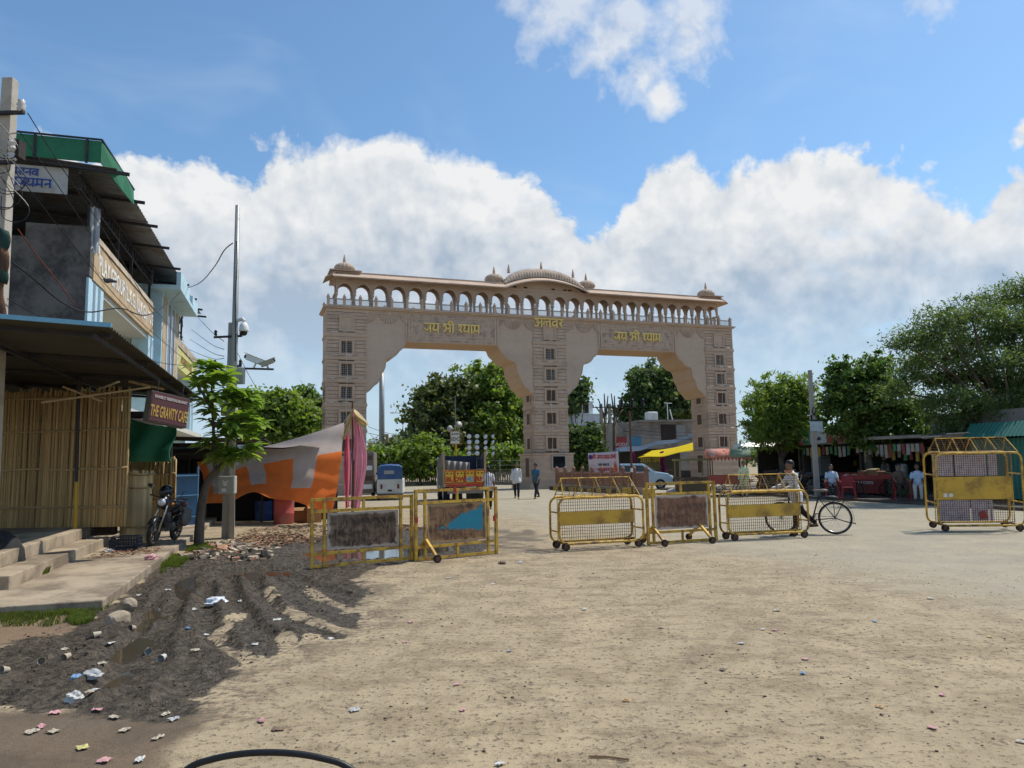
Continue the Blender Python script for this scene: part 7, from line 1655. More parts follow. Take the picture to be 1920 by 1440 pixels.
hang(s3, .2, 3.7, -.6, 2.15, 16, 21); hang(s3, .2, 3.7, -.2, 2.0, 12, 22)
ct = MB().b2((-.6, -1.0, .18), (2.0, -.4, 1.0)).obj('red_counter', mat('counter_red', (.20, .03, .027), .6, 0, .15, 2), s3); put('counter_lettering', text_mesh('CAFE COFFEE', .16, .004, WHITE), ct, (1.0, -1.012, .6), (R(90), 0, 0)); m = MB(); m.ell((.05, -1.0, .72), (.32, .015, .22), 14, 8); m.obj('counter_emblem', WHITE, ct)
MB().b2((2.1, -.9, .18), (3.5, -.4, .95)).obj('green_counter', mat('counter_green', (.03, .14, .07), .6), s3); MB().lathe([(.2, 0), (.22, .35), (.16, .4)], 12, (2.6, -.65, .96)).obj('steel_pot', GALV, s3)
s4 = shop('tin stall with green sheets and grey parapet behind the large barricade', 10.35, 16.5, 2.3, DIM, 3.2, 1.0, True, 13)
MB().b2((-.9, .4, 2.43), (6.0, .6, 3.25)).obj('parapet', GREYW, s4)
m = MB(); corr(m, (2.0, -1.4, 2.25), (2.0, -.9, 2.75), (6.2, -1.4, 2.25), (6.2, -.9, 2.75), 30, .015); m.obj('green_sheet', mat('green_tin_sheet', (.03, .15, .12), .55, .1, .2, 2), s4, solid=.005)
m = MB(); corr(m, (2.0, -.95, .2), (2.0, -.95, 2.2), (6.1, -.95, .2), (6.1, -.95, 2.2), 28, .015); m.obj('green_shutter', MATS['green_tin_sheet'], s4, solid=.005)
for x, z_ in ((.2, 2.34), (1.3, 2.42)): MB().b2((x, -1.3, z_), (x + .9, -.9, z_ + .03)).obj('loose_zinc_sheet', MATS['pale_zinc_sheet'], s4)
struct(MB().b2((-6, -3.2, -.05), (17, 3.4, .10)).obj('shop_pavement', mat('dark_oily_pavement', (.10, .088, .072), .9, 0, .25, 1, (.05, .045, .04), .4), None)).matrix_world = SMx

# carts and seated people before the shops
def cart_wheel(t, x, y, r=.3):
    w = MB().tube([(x + (r - .02) * math.cos(a), y, r + (r - .02) * math.sin(a)) for a in np.linspace(0, 6.283, 21)[:-1]], .022, 6, closed=True).obj('wheel', RUBBER, t, smooth=True)
    m = MB()
    for i in range(8): a = math.pi * i / 4; m.bar((x, y, r), (x + (r - .03) * math.cos(a), y, r + (r - .03) * math.sin(a)), .014)
    m.obj('spokes', STEEL, w)
t = thing('vending_cart', 'red topped hand cart heaped with pale papads before the kiosk', 'cart', gp(1637, 938) + Vector((.2, .3, .1)), R(-14))
MB().b2((-.85, -.45, .72), (.85, .45, .80)).obj('cart_top', mat('cart_red_paint', (.24, .035, .03), .6), t)
for s in (-1, 1):
    MB().b2((-.87, s * .46 - .015, .70), (.87, s * .46 + .015, .86)).obj('side_rail', MATS['cart_red_paint'], t)
    for x in (-.55, .55): cart_wheel(t, x, s * .40, .28); MB().bar((x, s * .38, .3), (x, s * .38, .72), .05).obj('cart_leg', STEEL, t)
PAP = mat('pale_papad', (.55, .43, .26), .8, 0, .2, 9); g = random.Random(4)
for i, (x, y, n, r) in enumerate(((-.35, 0, 9, .2), (-.05, -.1, 11, .2), (.1, .15, 12, .2), (.30, -.05, 8, .19), (.52, .05, 6, .18), (-.6, .1, 4, .16), (.7, -.1, 3, .16))):
    m = MB()
    for k in range(n): m.lathe([(r * .9, 0), (r, .006), (r * .85, .014)], 12, (x + g.uniform(-.015, .015), y + g.uniform(-.015, .015), .805 + k * .026))
    pl = m.obj('papad_stack', PAP if i % 3 else mat('rosy_papad', (.50, .28, .18), .8, 0, .2, 9), None); pl.location = t.location; pl.rotation_euler = t.rotation_euler
    tag(pl, ['stack of pale papads at the left of the red cart', 'tall papad stack second from the left on the red cart', 'tallest papad stack at the back of the red cart', 'papad stack right of the middle of the red cart', 'rosy papad stack towards the right end of the red cart', 'low papad stack at the far left of the red cart', 'lowest papad stack at the right end of the red cart'][i], 'papads', 'papads on the cart')
def seat_person(label, px_, rz, shirt, trous, chair=None, h=1.62, z=.1, scarf=None, chlabel=None, arms=((30, 10, 50), (30, 10, 50))):
    q = gp(*px_); q.z = z
    if chlabel: plastic_chair(chlabel, q, rz + math.pi, REDP, 'red plastic chairs before the shops')
    f = Vector((-math.sin(rz), math.cos(rz), 0))
    person(label, q + f * .02, rz, h, ((82, 84), (82, 84)), arms, -4, (0, -8), shirt=shirt, trous=trous, sleeve='half', vox=.018, scarf=scarf)
seat_person('man in light blue shirt sitting on a chair left of the red cart', (1562, 940), R(160), LBS, DTR, chlabel='red plastic chair under the man in light blue')
plastic_chair('empty red plastic chair between the seated man and the red cart', gp(1592, 940) + Vector((0, 0, .1)), R(-20), REDP, 'red plastic chairs before the shops')
seat_person('man in brown shirt sitting facing the road right of the red cart', (1690, 943), R(165), BRS, BRT, chlabel='red plastic chair under the man in brown')
seat_person('man in pale shirt sitting half hidden by the large barricade', (1724, 944), R(150), LBS, LTR, chlabel='red plastic chair under the man beside the large barricade')
person('woman in a white headscarf standing behind the papad cart', gp(1652, 930) + Vector((.5, .5, .1)), R(150), 1.45, ((0, 0), (0, 0)), ((25, 10, 60), (25, 10, 60)), 4, (0, -10), shirt=cloth_mat('dull_saree_cloth', (.30, .28, .27)), trous=BRT, scarf=cloth_mat('white_scarf_cloth', (.62, .62, .62)), vox=.018, hem=.4)
for (px_, rz, lb) in (((1512, 934), R(160), 'dark motorcycle parked nearest the concrete pole before the shops'), ((1538, 937), R(150), 'dark motorcycle parked left of the man in light blue'), ((1455, 930), R(20), 'dark motorcycle parked below the corrugated awning')):
    make_moto(lb, gp(*px_) + Vector((.3, 1.2, .1)), rz, 'motorcycles parked before the shops', detail=False)
# barrel roofed cart
t = thing('barrel_roof_cart', 'hand cart with a faded red and green barrel roof beside the right pier', 'cart', gp(1368, 930), R(-8))
MB().b2((-.85, -.45, .55), (.85, .45, .95)).obj('cart_body', mat('faded_red_cart', (.32, .07, .05), .7, 0, .2, 3), t)
for s in (-1, 1):
    for x in (-.75, .75): MB().bar((x, s * .4, .95), (x, s * .4, 1.75), .04).obj('roof_post', STEEL, t)
    for x in (-.5, .5): cart_wheel(t, x, s * .42, .3)
m = MB(); n_ = 10
for k, (xa, xb, mi) in enumerate(((-.95, .05, 0), (.05, .95, 1))):
    m.cur = mi; vs = [(x, -.55 * math.cos(math.pi * i / n_), 1.72 + .42 * math.sin(math.pi * i / n_)) for x in (xa, xb) for i in range(n_ + 1)]; m.add(vs, [(i, i + 1, n_ + 2 + i, n_ + 1 + i) for i in range(n_)])
m.cur = 0; m.add([(-.95, -.55 * math.cos(math.pi * i / n_), 1.72 + .42 * math.sin(math.pi * i / n_)) for i in range(n_ + 1)], [tuple(range(n_ + 1))])
m.obj('barrel_roof', [mat('sun_bleached_red', (.48, .15, .10), .7, 0, .25, 3, (.55, .40, .32), .35, 2), mat('dull_green_roof', (.16, .22, .14), .7, 0, .25, 3)], t, edge=60, solid=.02)
m = MB()
for i in range(12): x = -.9 + i * .16; m.prism([(0, 0), (.14, 0), (.07, -.16)], lambda a, b_, x=x: (x + a, -.56, 1.73 + b_), lambda a, b_, x=x: (x + a, -.55, 1.73 + b_))
stuff(m.obj('fringe', MATS['faded_red_cart'], t))
# olive framed stall table
t = thing('frame_stall', 'olive framed vending table with a flat canopy before the right pier', 'stall', gp(1298, 926), R(5)); OLV = mat('olive_frame_paint', (.25, .24, .11), .7)
for x in (-.7, .7):
    for y in (-.4, .4): MB().bar((x, y, 0), (x, y, 1.65), .05).obj('post', OLV, t)
MB().b2((-.8, -.5, 1.62), (.8, .5, 1.72)).obj('canopy', mat('olive_canopy', (.22, .20, .09), .8), t); MB().b2((-.75, -.45, .75), (.75, .45, .82)).obj('table_top', DIMB, t); MB().b2((-.72, -.42, .1), (.72, .42, .72)).obj('cupboard', mat('brown_cupboard', (.12, .10, .07), .8), t)
MB().b2((-.5, -.2, .825), (-.1, .2, 1.15)).obj('stove_box', DIM, t)
tag(MB().ell((0, 0, .12), (.35, .2, .14), 12, 6).obj('folded_tarpaulin', LTR, None, smooth=True), 'folded pale tarpaulin on the ground beside the olive stall', 'tarpaulin').location = gp(1262, 926)
# ------------------------------------------------------------------ left edge: utility pole, wires
ub = dp(11, 300, 12.0); t = thing('utility_pole', 'weathered concrete utility pole with tangled wires at the left edge', 'pole', (ub.x, ub.y, 0)); UH = 8.40
MB().prism([(-.11, -.10), (.11, -.10), (.11, .10), (-.11, .10)], lambda a, b_: (a * 1.25, b_ * 1.25, 0), lambda a, b_: (a * .85, b_ * .85, UH)).obj('shaft', mat('pale_pole_concrete', (.42, .38, .32), .9, 0, .14, 2, (.28, .24, .19), .3, 3), t, bevel=.015)
for zz, l in ((7.72, .36), (6.85, .25)):
    a_ = MB().bar((-.9, -.14, zz), (l, -.14, zz + .01), .07, .05).obj('cross_arm', STEEL, t)
    MB().lathe([(.04, 0), (.075, .05), (.05, .08), (.075, .12), (.05, .16), (.06, .20), (.02, .22)], 10, (l - .05, -.14, zz + .02)).obj('insulator', mat('porcelain', (.50, .48, .44), .25), a_, smooth=True)
MB().b2((.13, -.16, 6.95), (.32, .02, 7.25)).obj('fuse_box', DARKIN, t)
m = MB(); m.lathe([(.04, 0), (.07, .06), (.05, .1), (.07, .16), (.03, .22)], 10, (.22, -.18, 7.02)); m.obj('cutout', MATS['porcelain'], t)
g = random.Random(3)
for k in range(7):
    m = MB(); x, z_ = g.uniform(.0, .3), g.uniform(5.2, 7.2); rr = g.uniform(.15, .45)
    m.tube(smooth_path([Vector((x, -.2 - .05 * k, z_ + .3)), Vector((x + rr, -.25, z_ - .1)), Vector((x + rr * .7, -.22, z_ - rr)), Vector((x - .1, -.2, z_ - rr * .8)), Vector((x - .15, -.2, z_ + .1))], 5), .008, 4); m.obj('wire_tangle', BLACK, t)
for k in range(2):
    c_ = MB(); c_.sheet(lambda a, b_: (.02 + a * .22 + .04 * math.sin(b_ * 9), -.2 + .03 * math.sin(a * 8), 5.75 - k * .3 - b_ * (.9 + .4 * k) - .1 * a), 6, 10); c_.obj('hanging_rag', (mat('dark_green_rag', (.02, .05, .04), .9), RUSTY)[k], t, smooth=True, solid=.01)
def cable(label, pts, r=.010, m_=None, k=10):
    P = smooth_path([Vector(p) for p in pts], k); c0 = P[0].copy(); o = MB().tube([p - c0 for p in P], r, 5).obj('overhead_cable', m_ or BLACK, None, smooth=True); o.location = c0
    return tag(o, label, 'cable', 'overhead cables')
def pc_(l): return [dp(x, y, Y) for x, y, Y in l]
cable('black cable arching from the school roof up to the camera post top', pc_([(345, 542, 30), (375, 530, 26), (402, 500, 22), (420, 470, 19.5), (436, 456, 18.1)]), .016)
cable('black cable sagging across the school wall from the utility pole', pc_([(4, 478, 12), (60, 520, 13.2), (115, 566, 14.5), (165, 585, 15.8), (225, 578, 17.5), (285, 588, 19.5), (345, 542, 30)]), .016)
cable('straight wire from the pole top insulator to the school band', pc_([(52, 212, 12), (120, 320, 14.5), (200, 440, 18), (288, 590, 23)]), .009)
cable('upper thin wire from the pole crossing the terrace opening', pc_([(36, 245, 12), (110, 350, 15), (190, 465, 19), (290, 580, 25), (345, 640, 30)]), .009)
cable('thin wire from the pole running low along the school front', pc_([(20, 310, 12), (90, 400, 14), (170, 500, 16.8), (260, 600, 20), (365, 690, 28)]), .009)
cable('reddish wire hanging down the grey end wall', pc_([(34, 430, 12.2), (70, 480, 13), (110, 530, 13.8), (142, 575, 14.5)]), .011, mat('red_wire', (.25, .06, .04), .7))
cable('lowest thin wire crossing the canopy edge', pc_([(14, 560, 12), (90, 600, 13), (200, 640, 15), (300, 680, 19), (420, 690, 26)]), .009)
for i, (y0, y1) in enumerate(((585, 640), (618, 655), (636, 668), (655, 672), (668, 690))):
    cable('thin service wire from the school end to the electric pole, %s of five' % ('topmost', 'second', 'third', 'fourth', 'lowest')[i], pc_([(362 - i * 3, y0, 34), (395, (y0 + y1) / 2 + 8, 25), (420, y1, 18.1)]), .010)
cable('thin wire sloping down from the camera arm to the tarpaulin', pc_([(440, 650, 18.1), (465, 700, 19), (500, 760, 21)]), .007)
cable('wire strung from the shop pole to the bare trees', pc_([(1531, 720, 30.5), (1420, 765, 40), (1300, 790, 50), (1180, 800, 60)]), .012)
cable('higher far wire under the left arch', pc_([(690, 800, 88), (743, 815, 95), (850, 822, 100)]), .03); cable('lower far wire under the left arch', pc_([(690, 812, 88), (743, 822, 95), (850, 832, 100)]), .03)
for i in range(3): cable('wire crossing the grey shop front, %s of three' % ('top', 'middle', 'bottom')[i], pc_([(1147, 775 + i * 12, 60), (1200, 806 + i * 7, 60), (1306, 812 + i * 6, 58)]), .016)
# pigeon on the wire by the class names
bq = dp(203, 531, 17.0); t = thing('pigeon', 'grey pigeon perched before the painted class names', 'bird', bq, R(160)); m = MB(); m.ell((0, 0, .06), (.13, .055, .06), 12, 8); m.ell((.12, 0, .11), (.04, .035, .04), 10, 6); m.tube([(-.08, 0, .05), (-.26, 0, .01)], [.05, .03], 6); put('body', remeshed(m, .012, 'body', mat('pigeon_grey', (.10, .095, .10), .7), 2), t); MB().cyl((.15, 0, .11), (.185, 0, .105), .008, .002, n=5).obj('beak', BLACK, t)

# ------------------------------------------------------------------ crates, sacks and stones on the left
q = gp(236, 1032, .12); t = thing('plastic_crate', 'black plastic crate on the pavement below the bamboo bin', 'crate', q, R(12)); BC = mat('blue_black_plastic', (.014, .018, .032), .5, 0, .2, 5)
for (c_, s_) in (((0, -.17, .03), (.5, .02, .06)), ((0, .17, .03), (.5, .02, .06)), ((0, 0, .012), (.5, .34, .02)), ((-.25, 0, .03), (.02, .34, .06)), ((.25, 0, .03), (.02, .34, .06))): MB().box(c_, s_).obj('base', BC, t)
for y in (-.17, .17):
    for i in range(11): MB().box((-.24 + i * .048, y, .15), (.014, .016, .2)).obj('slat', BC, t)
    for zz in (.13, .2, .27): MB().box((0, y * 1.02, zz), (.5, .018, .022)).obj('rail', BC, t)
for x in (-.25, .25):
    for i in range(7): MB().box((x, -.15 + i * .05, .15), (.016, .014, .2)).obj('slat', BC, t)
    for zz in (.13, .2, .27): MB().box((x * 1.02, 0, zz), (.018, .34, .022)).obj('rail', BC, t)
q = gp(190, 1003, .31); t = thing('wooden_crate', 'dark slatted wooden crate lying at the end of the platform', 'crate', q, R(14)); WD = mat('old_crate_wood', (.085, .052, .034), .85, 0, .25, 5)
for k in range(4): MB().box((0, -.15, .04 + k * .065), (.55, .02, .05)).obj('slat', WD, t); MB().box((0, .15, .04 + k * .065), (.55, .02, .05)).obj('slat', WD, t)
for x in (-.26, .26): MB().box((x, 0, .13), (.03, .28, .26)).obj('end_board', WD, t)
MB().box((0, 0, .01), (.52, .28, .02)).obj('bottom', WD, t)
q = gp(150, 985, .52); t = thing('plastic_sack', 'blue and yellow plastic sack leaning on the tall bamboo screen', 'sack', q + Vector((0, .1, 0)), 0)
SKM = [mat('sack_blue', (.02, .07, .25), .4, 0, .15, 6), mat('sack_yellow', (.60, .42, .03), .4), mat('sack_white', (.60, .60, .56), .5, 0, .15, 9)]
def sack(m, c_, rx, ry, rz_, rot, mi, n=14):
    vs = []; 
    for j in range(9):
        for i in range(n):
            a = 2 * math.pi * i / n; u = j / 8 * 2 - 1; k = (1 - abs(u) ** 4) ** .5; p = Vector((rx * math.copysign(abs(math.cos(a)) ** .6, math.cos(a)) * (.75 + .25 * k), ry * math.copysign(abs(math.sin(a)) ** .7, math.sin(a)) * (.25 + .75 * k), rz_ * u)) + Vector((.015 * math.sin(i * 3 + j * 2), .02 * math.cos(i * 2 + j * 3), 0)); vs.append(Vector(c_) + rot @ p)
    m.cur = mi; m.add(vs, [(j * n + i, j * n + (i + 1) % n, (j + 1) * n + (i + 1) % n, (j + 1) * n + i) for j in range(8) for i in range(n)] + [tuple(range(n)), tuple(8 * n + i for i in range(n))])
m = MB(); rt2 = rotm('Y', R(38)) @ rotm('X', R(-8)); sack(m, (.02, 0, .52), .17, .08, .22, rt2, 0); m.obj('blue_sack', SKM, t, smooth=True)
m = MB(); sack(m, Vector((.02, 0, .52)) + rt2 @ Vector((.13, -.015, 0)), .075, .075, .2, rt2, 1); m.obj('yellow_band', SKM, t, smooth=True)
m = MB(); sack(m, (-.06, -.04, .17), .16, .11, .18, rotm('Y', R(-10)), 2); sack(m, (.08, -.02, .12), .08, .1, .12, rotm('Y', R(15)), 0); m.obj('white_bundle', SKM, t, smooth=True)
# dark green sheet over something at the left edge
q = gp(-10, 1095) + Vector((.42, .1, 0)); G0 = Vector(q); G2 = mat('dark_teal_sheet', (.018, .062, .050), .6, 0, .2, 3); t = thing('covered_heap', 'heap covered by a dark green sheet at the left edge', 'heap', q)
MB().sheet(lambda a, b_: Vector(((-.9 + a * 1.1 * (.35 + .65 * b_)) + .02 * math.sin(b_ * 12), -.35 + .5 * a + .05 * math.sin(a * 21 + b_ * 3) * b_, .95 * (1 - b_) ** 1.1 * (1 - .3 * a) + .02)), 30, 20).obj('sheet', G2, t, smooth=True, solid=.008)
MB().ell((-.55, .1, .3), (.4, .35, .5), 12, 8).obj('heap', RUBBER, t, smooth=True)
STN = mat('tan_field_stone', (.34, .27, .19), .9, 0, .25, 3, (.18, .14, .10), .35, 2.5, .6, 14)
def stone(label, px_, size, seed, z=0, m_=None, cat='stone', name='stone', group=None):
    g = random.Random(seed); q = gp(*px_, z); bm = bmesh.new(); bmesh.ops.create_icosphere(bm, subdivisions=3, radius=1)
    pl = [(Vector((g.gauss(0, 1), g.gauss(0, 1), g.gauss(0, .8))).normalized(), g.uniform(.55, .85)) for _ in range(11)]
    for v in bm.verts:
        for n_, d_ in pl:
            e = v.co.dot(n_) - d_
            if e > 0: v.co -= n_ * e
        v.co = Vector((v.co.x * size[0], v.co.y * size[1], v.co.z * size[2])) * (1 + .03 * math.sin(v.co.x * 9 + v.co.y * 7))
    me = bpy.data.meshes.new(name); bm.to_mesh(me); bm.free(); me.materials.append(m_ or STN)
    o = put(name, me, None, (q.x, q.y, (ground_h(q.x, q.y) if z == 0 else z) + size[2] * .55), (0, 0, g.uniform(0, 6))); tag(o, label, cat, group); return o
stone('large tan stone at the edge of the mud', (221, 1172), (.15, .12, .11), 1); stone('tilted flat stone leaning below the pavement corner', (242, 1140), (.10, .13, .10), 2)
stone('pale block under the dark green sheet', (20, 1112), (.30, .14, .10), 3, 0, CONCL); stone('second pale block beside the dark green sheet', (52, 1098), (.16, .12, .09), 4, 0, CONCL)
stone('flat broken brick slab at the foot of the camera post', (418, 1032), (.26, .16, .08), 6, 0, mat('brick_slab', (.36, .20, .12), .9, 0, .2, 4)); stone('dark lump of rubble right of the camera post', (497, 1047), (.12, .10, .09), 7, 0, MATS['dim_wall'])
# rubble, leaf litter, clods, pebbles
def scatter(name, label, cat, regions, n, smin, smax, mats, seed, flat=.6, kind='chunk', zoff=0):
    g = np.random.default_rng(seed); m = MB(); tot = 0; polys = [gpl(r) for r in regions]; 
    for p in polys:
        xs = [a for a, _ in p]; ys = [b_ for _, b_ in p]; k = n // len(polys)
        X2, Y2 = g.uniform(min(xs), max(xs), k * 12), g.uniform(min(ys), max(ys), k * 12); ok = poly_sd(X2, Y2, p) + (fbm(X2, Y2, 2.5, 2, 3) - .5) * .3 < 0
        for x, y in list(zip(X2[ok].tolist(), Y2[ok].tolist()))[:k]:
            s = g.uniform(smin, smax); m.cur = int(g.integers(0, len(mats))); z_ = ground_h(x, y) + zoff
            rot = Matrix.Rotation(g.uniform(0, 6.28), 3, 'Z') @ Matrix.Rotation(g.uniform(-.5, .5), 3, 'X')
            if kind == 'chunk':
                vs = [Vector((g.uniform(.6, 1.1) * a, g.uniform(.6, 1.1) * b_, g.uniform(.6, 1.1) * c2 * flat)) * s for a in (-1, 1) for b_ in (-1, 1) for c2 in (-1, 1)]
                vs = [Vector((x, y, z_ + s * flat * .4)) + rot @ v for v in vs]; m.add(vs, [(0, 1, 3, 2), (4, 6, 7, 5), (0, 4, 5, 1), (2, 3, 7, 6), (0, 2, 6, 4), (1, 5, 7, 3)])
            elif kind == 'leaf':
                vs = [Vector((-1, 0, 0)), Vector((0, .45, .25)), Vector((1, 0, .05)), Vector((0, -.45, .2))]; m.add([Vector((x, y, z_ + s * .3)) + rot @ (v * s) for v in vs], [(0, 1, 2, 3)])
            else:   # grass tuft
                for q_ in range(5):
                    a = g.uniform(0, 6.28); dx, dy = math.cos(a) * s * .5, math.sin(a) * s * .5; w = s * .07; bx, by = x + g.uniform(-1, 1) * s * .3, y + g.uniform(-1, 1) * s * .3
                    m.add([(bx - w, by, z_ - .01), (bx + w, by, z_ - .01), (bx + dx * .5 + w * .6, by + dy * .5, z_ + s * .7), (bx + dx * .5 - w * .6, by + dy * .5, z_ + s * .7), (bx + dx, by + dy, z_ + s * .95)], [(0, 1, 2, 3), (3, 2, 4)])
    o = stuff(m.obj(name, mats, None)); tag(o, label, cat); return o
BRK = mat('broken_brick', (.30, .16, .10), .9, 0, .2, 6); TANR = mat('pale_rubble', (.42, .34, .24), .9, 0, .2, 6); DRYL = mat('dry_brown_leaf', (.20, .115, .06), .85, 0, .3, 9); DRYL2 = mat('dry_tan_leaf', (.34, .22, .12), .85, 0, .3, 9); CLOD = mat('mud_clod', (.085, .067, .048), .9, 0, .3, 9)
scatter('rubble', 'broken stone and brick rubble round the foot of the camera post', 'rubble', [[(330, 1040), (395, 1030), (470, 1030), (520, 1040), (515, 1052), (420, 1056), (350, 1052)], [(385, 1022), (440, 1015), (520, 1030), (440, 1040)]], 240, .02, .075, [TANR, BRK, STN, DIM], 41)
scatter('leaf_litter', 'carpet of dry brown leaves and chips before the tarpaulin stall', 'leaf litter', [[(430, 1012), (480, 990), (560, 984), (640, 985), (650, 1000), (590, 1018), (500, 1026)], [(390, 1030), (470, 1005), (560, 1000), (585, 1015), (480, 1030)], [(640, 990), (760, 985), (800, 992), (660, 1005)]], 4200, .025, .07, [DRYL, DRYL2, BRK, DIMB], 42, kind='leaf')
scatter('leaf_litter', 'dry leaf litter by the crate and pavement edge', 'leaf litter', [[(175, 1052), (260, 1042), (300, 1040), (310, 1050), (240, 1056), (180, 1062)]], 260, .02, .06, [DRYL, DRYL2, BRK], 43, kind='leaf', zoff=.13)
scatter('mud_clods', 'small dark clods strewn over the wet mud', 'clods', [[(0, 1200), (200, 1150), (320, 1060), (600, 1030), (680, 1060), (660, 1140), (600, 1200), (420, 1260), (340, 1330), (0, 1330)]], 1500, .004, .014, [CLOD, CLOD, mat('wet_clod', (.06, .047, .034), .5)], 44)
scatter('pebbles', 'small pebbles and crumbs scattered over the sandy ground', 'pebbles', [[(330, 1440), (420, 1280), (700, 1150), (760, 1070), (1000, 1045), (1500, 1040), (1920, 1080), (1920, 1440)]], 1500, .003, .008, [STN, TANR, STN, DIMB], 45)
scatter('pebbles', 'larger dark specks of grit on the sand in the foreground', 'pebbles', [[(600, 1440), (700, 1250), (1300, 1180), (1920, 1200), (1920, 1440)], [(600, 1200), (800, 1090), (1300, 1060), (1200, 1180)]], 130, .006, .012, [DIMB, STN], 46)
GRS = leaf_mat('short_grass', (.11, .15, .035), .35, .35)
scatter('grass', 'short green grass patch below the pavement at the left', 'grass', [[(-20, 1125), (100, 1118), (205, 1122), (180, 1160), (90, 1178), (-20, 1175)], [(-20, 1130), (120, 1122), (190, 1126), (100, 1160), (-20, 1165)], [(125, 1150), (165, 1150), (160, 1172), (130, 1172)]], 2600, .03, .075, [GRS], 47, kind='grass')
scatter('grass', 'tufts of green grass along the pavement edge', 'grass', [[(285, 1052), (330, 1040), (350, 1050), (300, 1075)], [(318, 1052), (345, 1042), (352, 1056), (325, 1064)]], 420, .04, .09, [GRS], 48, kind='grass')
scatter('grass', 'weeds growing at the foot of the steps', 'grass', [[(55, 1085), (90, 1070), (125, 1062), (110, 1080), (70, 1095)]], 260, .05, .12, [GRS], 49, kind='grass', zoff=.12)
scatter('grass', 'weeds round the trunk of the young tree', 'grass', [[(352, 1024), (392, 1020), (400, 1032), (350, 1036)]], 160, .05, .10, [GRS], 50, kind='grass')

# ------------------------------------------------------------------ litter: each piece its own thing
LIT = {k: mat('litter_' + k, c, .6, 0, .12, 12) for k, c in dict(white=(.50, .49, .45), cream=(.40, .34, .25), pink=(.52, .27, .27), blue=(.16, .27, .42), orange=(.50, .30, .13), brown=(.17, .11, .07), yellow=(.52, .46, .18), grey=(.36, .36, .35)).items()}
def paper(label, px_, s, m_, seed, crumple=.35, group=None, z=0):
    g = random.Random(seed); q = gp(*px_, z); nx_, ny_ = 5, 4; asp = g.uniform(.5, .9); h = [[g.uniform(0, crumple) * s for _ in range(nx_ + 1)] for _ in range(ny_ + 1)]
    m = MB(); m.sheet(lambda a, b_: ((a - .5) * s * 2 + .15 * s * math.sin(b_ * 5 + seed), (b_ - .5) * s * 2 * asp + .12 * s * math.sin(a * 6), .008 + h[round(b_ * ny_)][round(a * nx_)]), nx_, ny_)
    o = m.obj('paper_scrap', m_, None, solid=.002); o.location = (q.x, q.y, (ground_h(q.x, q.y) if z == 0 else z)); o.rotation_euler = (0, 0, g.uniform(0, 6.28)); return tag(o, label, 'litter', group)
def bag(label, px_, s, m_, seed, z=0, sq=.7):
    g = random.Random(seed); q = gp(*px_, z); bm = bmesh.new(); bmesh.ops.create_icosphere(bm, subdivisions=3, radius=1)
    ph = [g.uniform(0, 6) for _ in range(6)]
    for v in bm.verts:
        c = v.co; k = 1 + .18 * math.sin(c.x * 5 + ph[0]) * math.sin(c.y * 6 + ph[1]) + .14 * math.sin(c.z * 9 + ph[2] + c.x * 4); v.co = Vector((c.x * s * k, c.y * s * .8 * k, max(-.35, c.z) * s * sq * k))
    me = bpy.data.meshes.new('plastic_bag'); bm.to_mesh(me); bm.free(); me.materials.append(m_)
    o = put('plastic_bag', me, None, (q.x, q.y, (ground_h(q.x, q.y) if z == 0 else z) + s * sq * .33), (0, 0, g.uniform(0, 6))); return tag(o, label, 'litter')
POLY = mat('clear_polythene', (.62, .65, .68), .2, 0, .15, 8, bump=.3)
bag('crumpled clear plastic bag in the middle of the mud', (405, 1133), .13, POLY, 1, sq=.5); bag('pink plastic bag on the pavement edge', (283, 1049), .10, LIT['pink'], 2, .12); bag('white plastic bag at the foot of the steps', (205, 1035), .10, LIT['white'], 3, .12, .5)
bag('blue crumpled packet in the near mud', (144, 1278), .055, LIT['blue'], 4, sq=.5); bag('grey white plastic lump beside the blue packet', (172, 1275), .075, LIT['grey'], 5, sq=.6); bag('transparent bottle shaped plastic in the near mud', (180, 1290), .08, POLY, 6, sq=.45); bag('white carton standing in the near mud', (139, 1313), .065, LIT['white'], 7, sq=.9)
bag('pale plastic scrap before the left barricade', (505, 1080), .06, LIT['white'], 8, sq=.5); bag('black and white packet beside the wheeled barricade', (942, 1057), .075, LIT['brown'], 9, sq=.5); bag('crumpled white packet right of the wheeled barricade', (974, 1055), .05, LIT['white'], 10, sq=.5)
def cup(label, px_, s, m_, seed):
    g = random.Random(seed); q = gp(*px_); m = MB(); m.lathe([(s * .62, -s), (s * .64, -s * .96), (s * .95, s), (s * .88, s), (s * .58, -s * .9)], 14); o = m.obj('paper_cup', m_, None, edge=50); o.location = (q.x, q.y, ground_h(q.x, q.y) + s * .75); o.rotation_euler = (R(g.uniform(70, 100)), R(g.uniform(-15, 15)), g.uniform(-.9, .9)); return tag(o, label, 'cup', 'discarded cups')
for i, (p, lb) in enumerate((((125, 1230), 'tan paper cup lying open towards the camera near the left mud edge'), ((78, 1240), 'tan paper cup left of the other fallen cup'), ((182, 1194), 'small tan cup lying on the dark mud'), ((8, 1268), 'tan cup at the very left edge of the mud'), ((248, 1178), 'tan cup right beside the large tan stone'), ((278, 1222), 'white cup bottom showing in the mud'), ((305, 1232), 'crushed white cup in the mud'), ((440, 1086), 'white cup lying in front of the tarpaulin puddle'))): cup(lb, p, .036, LIT['cream'] if i < 5 else LIT['white'], i)
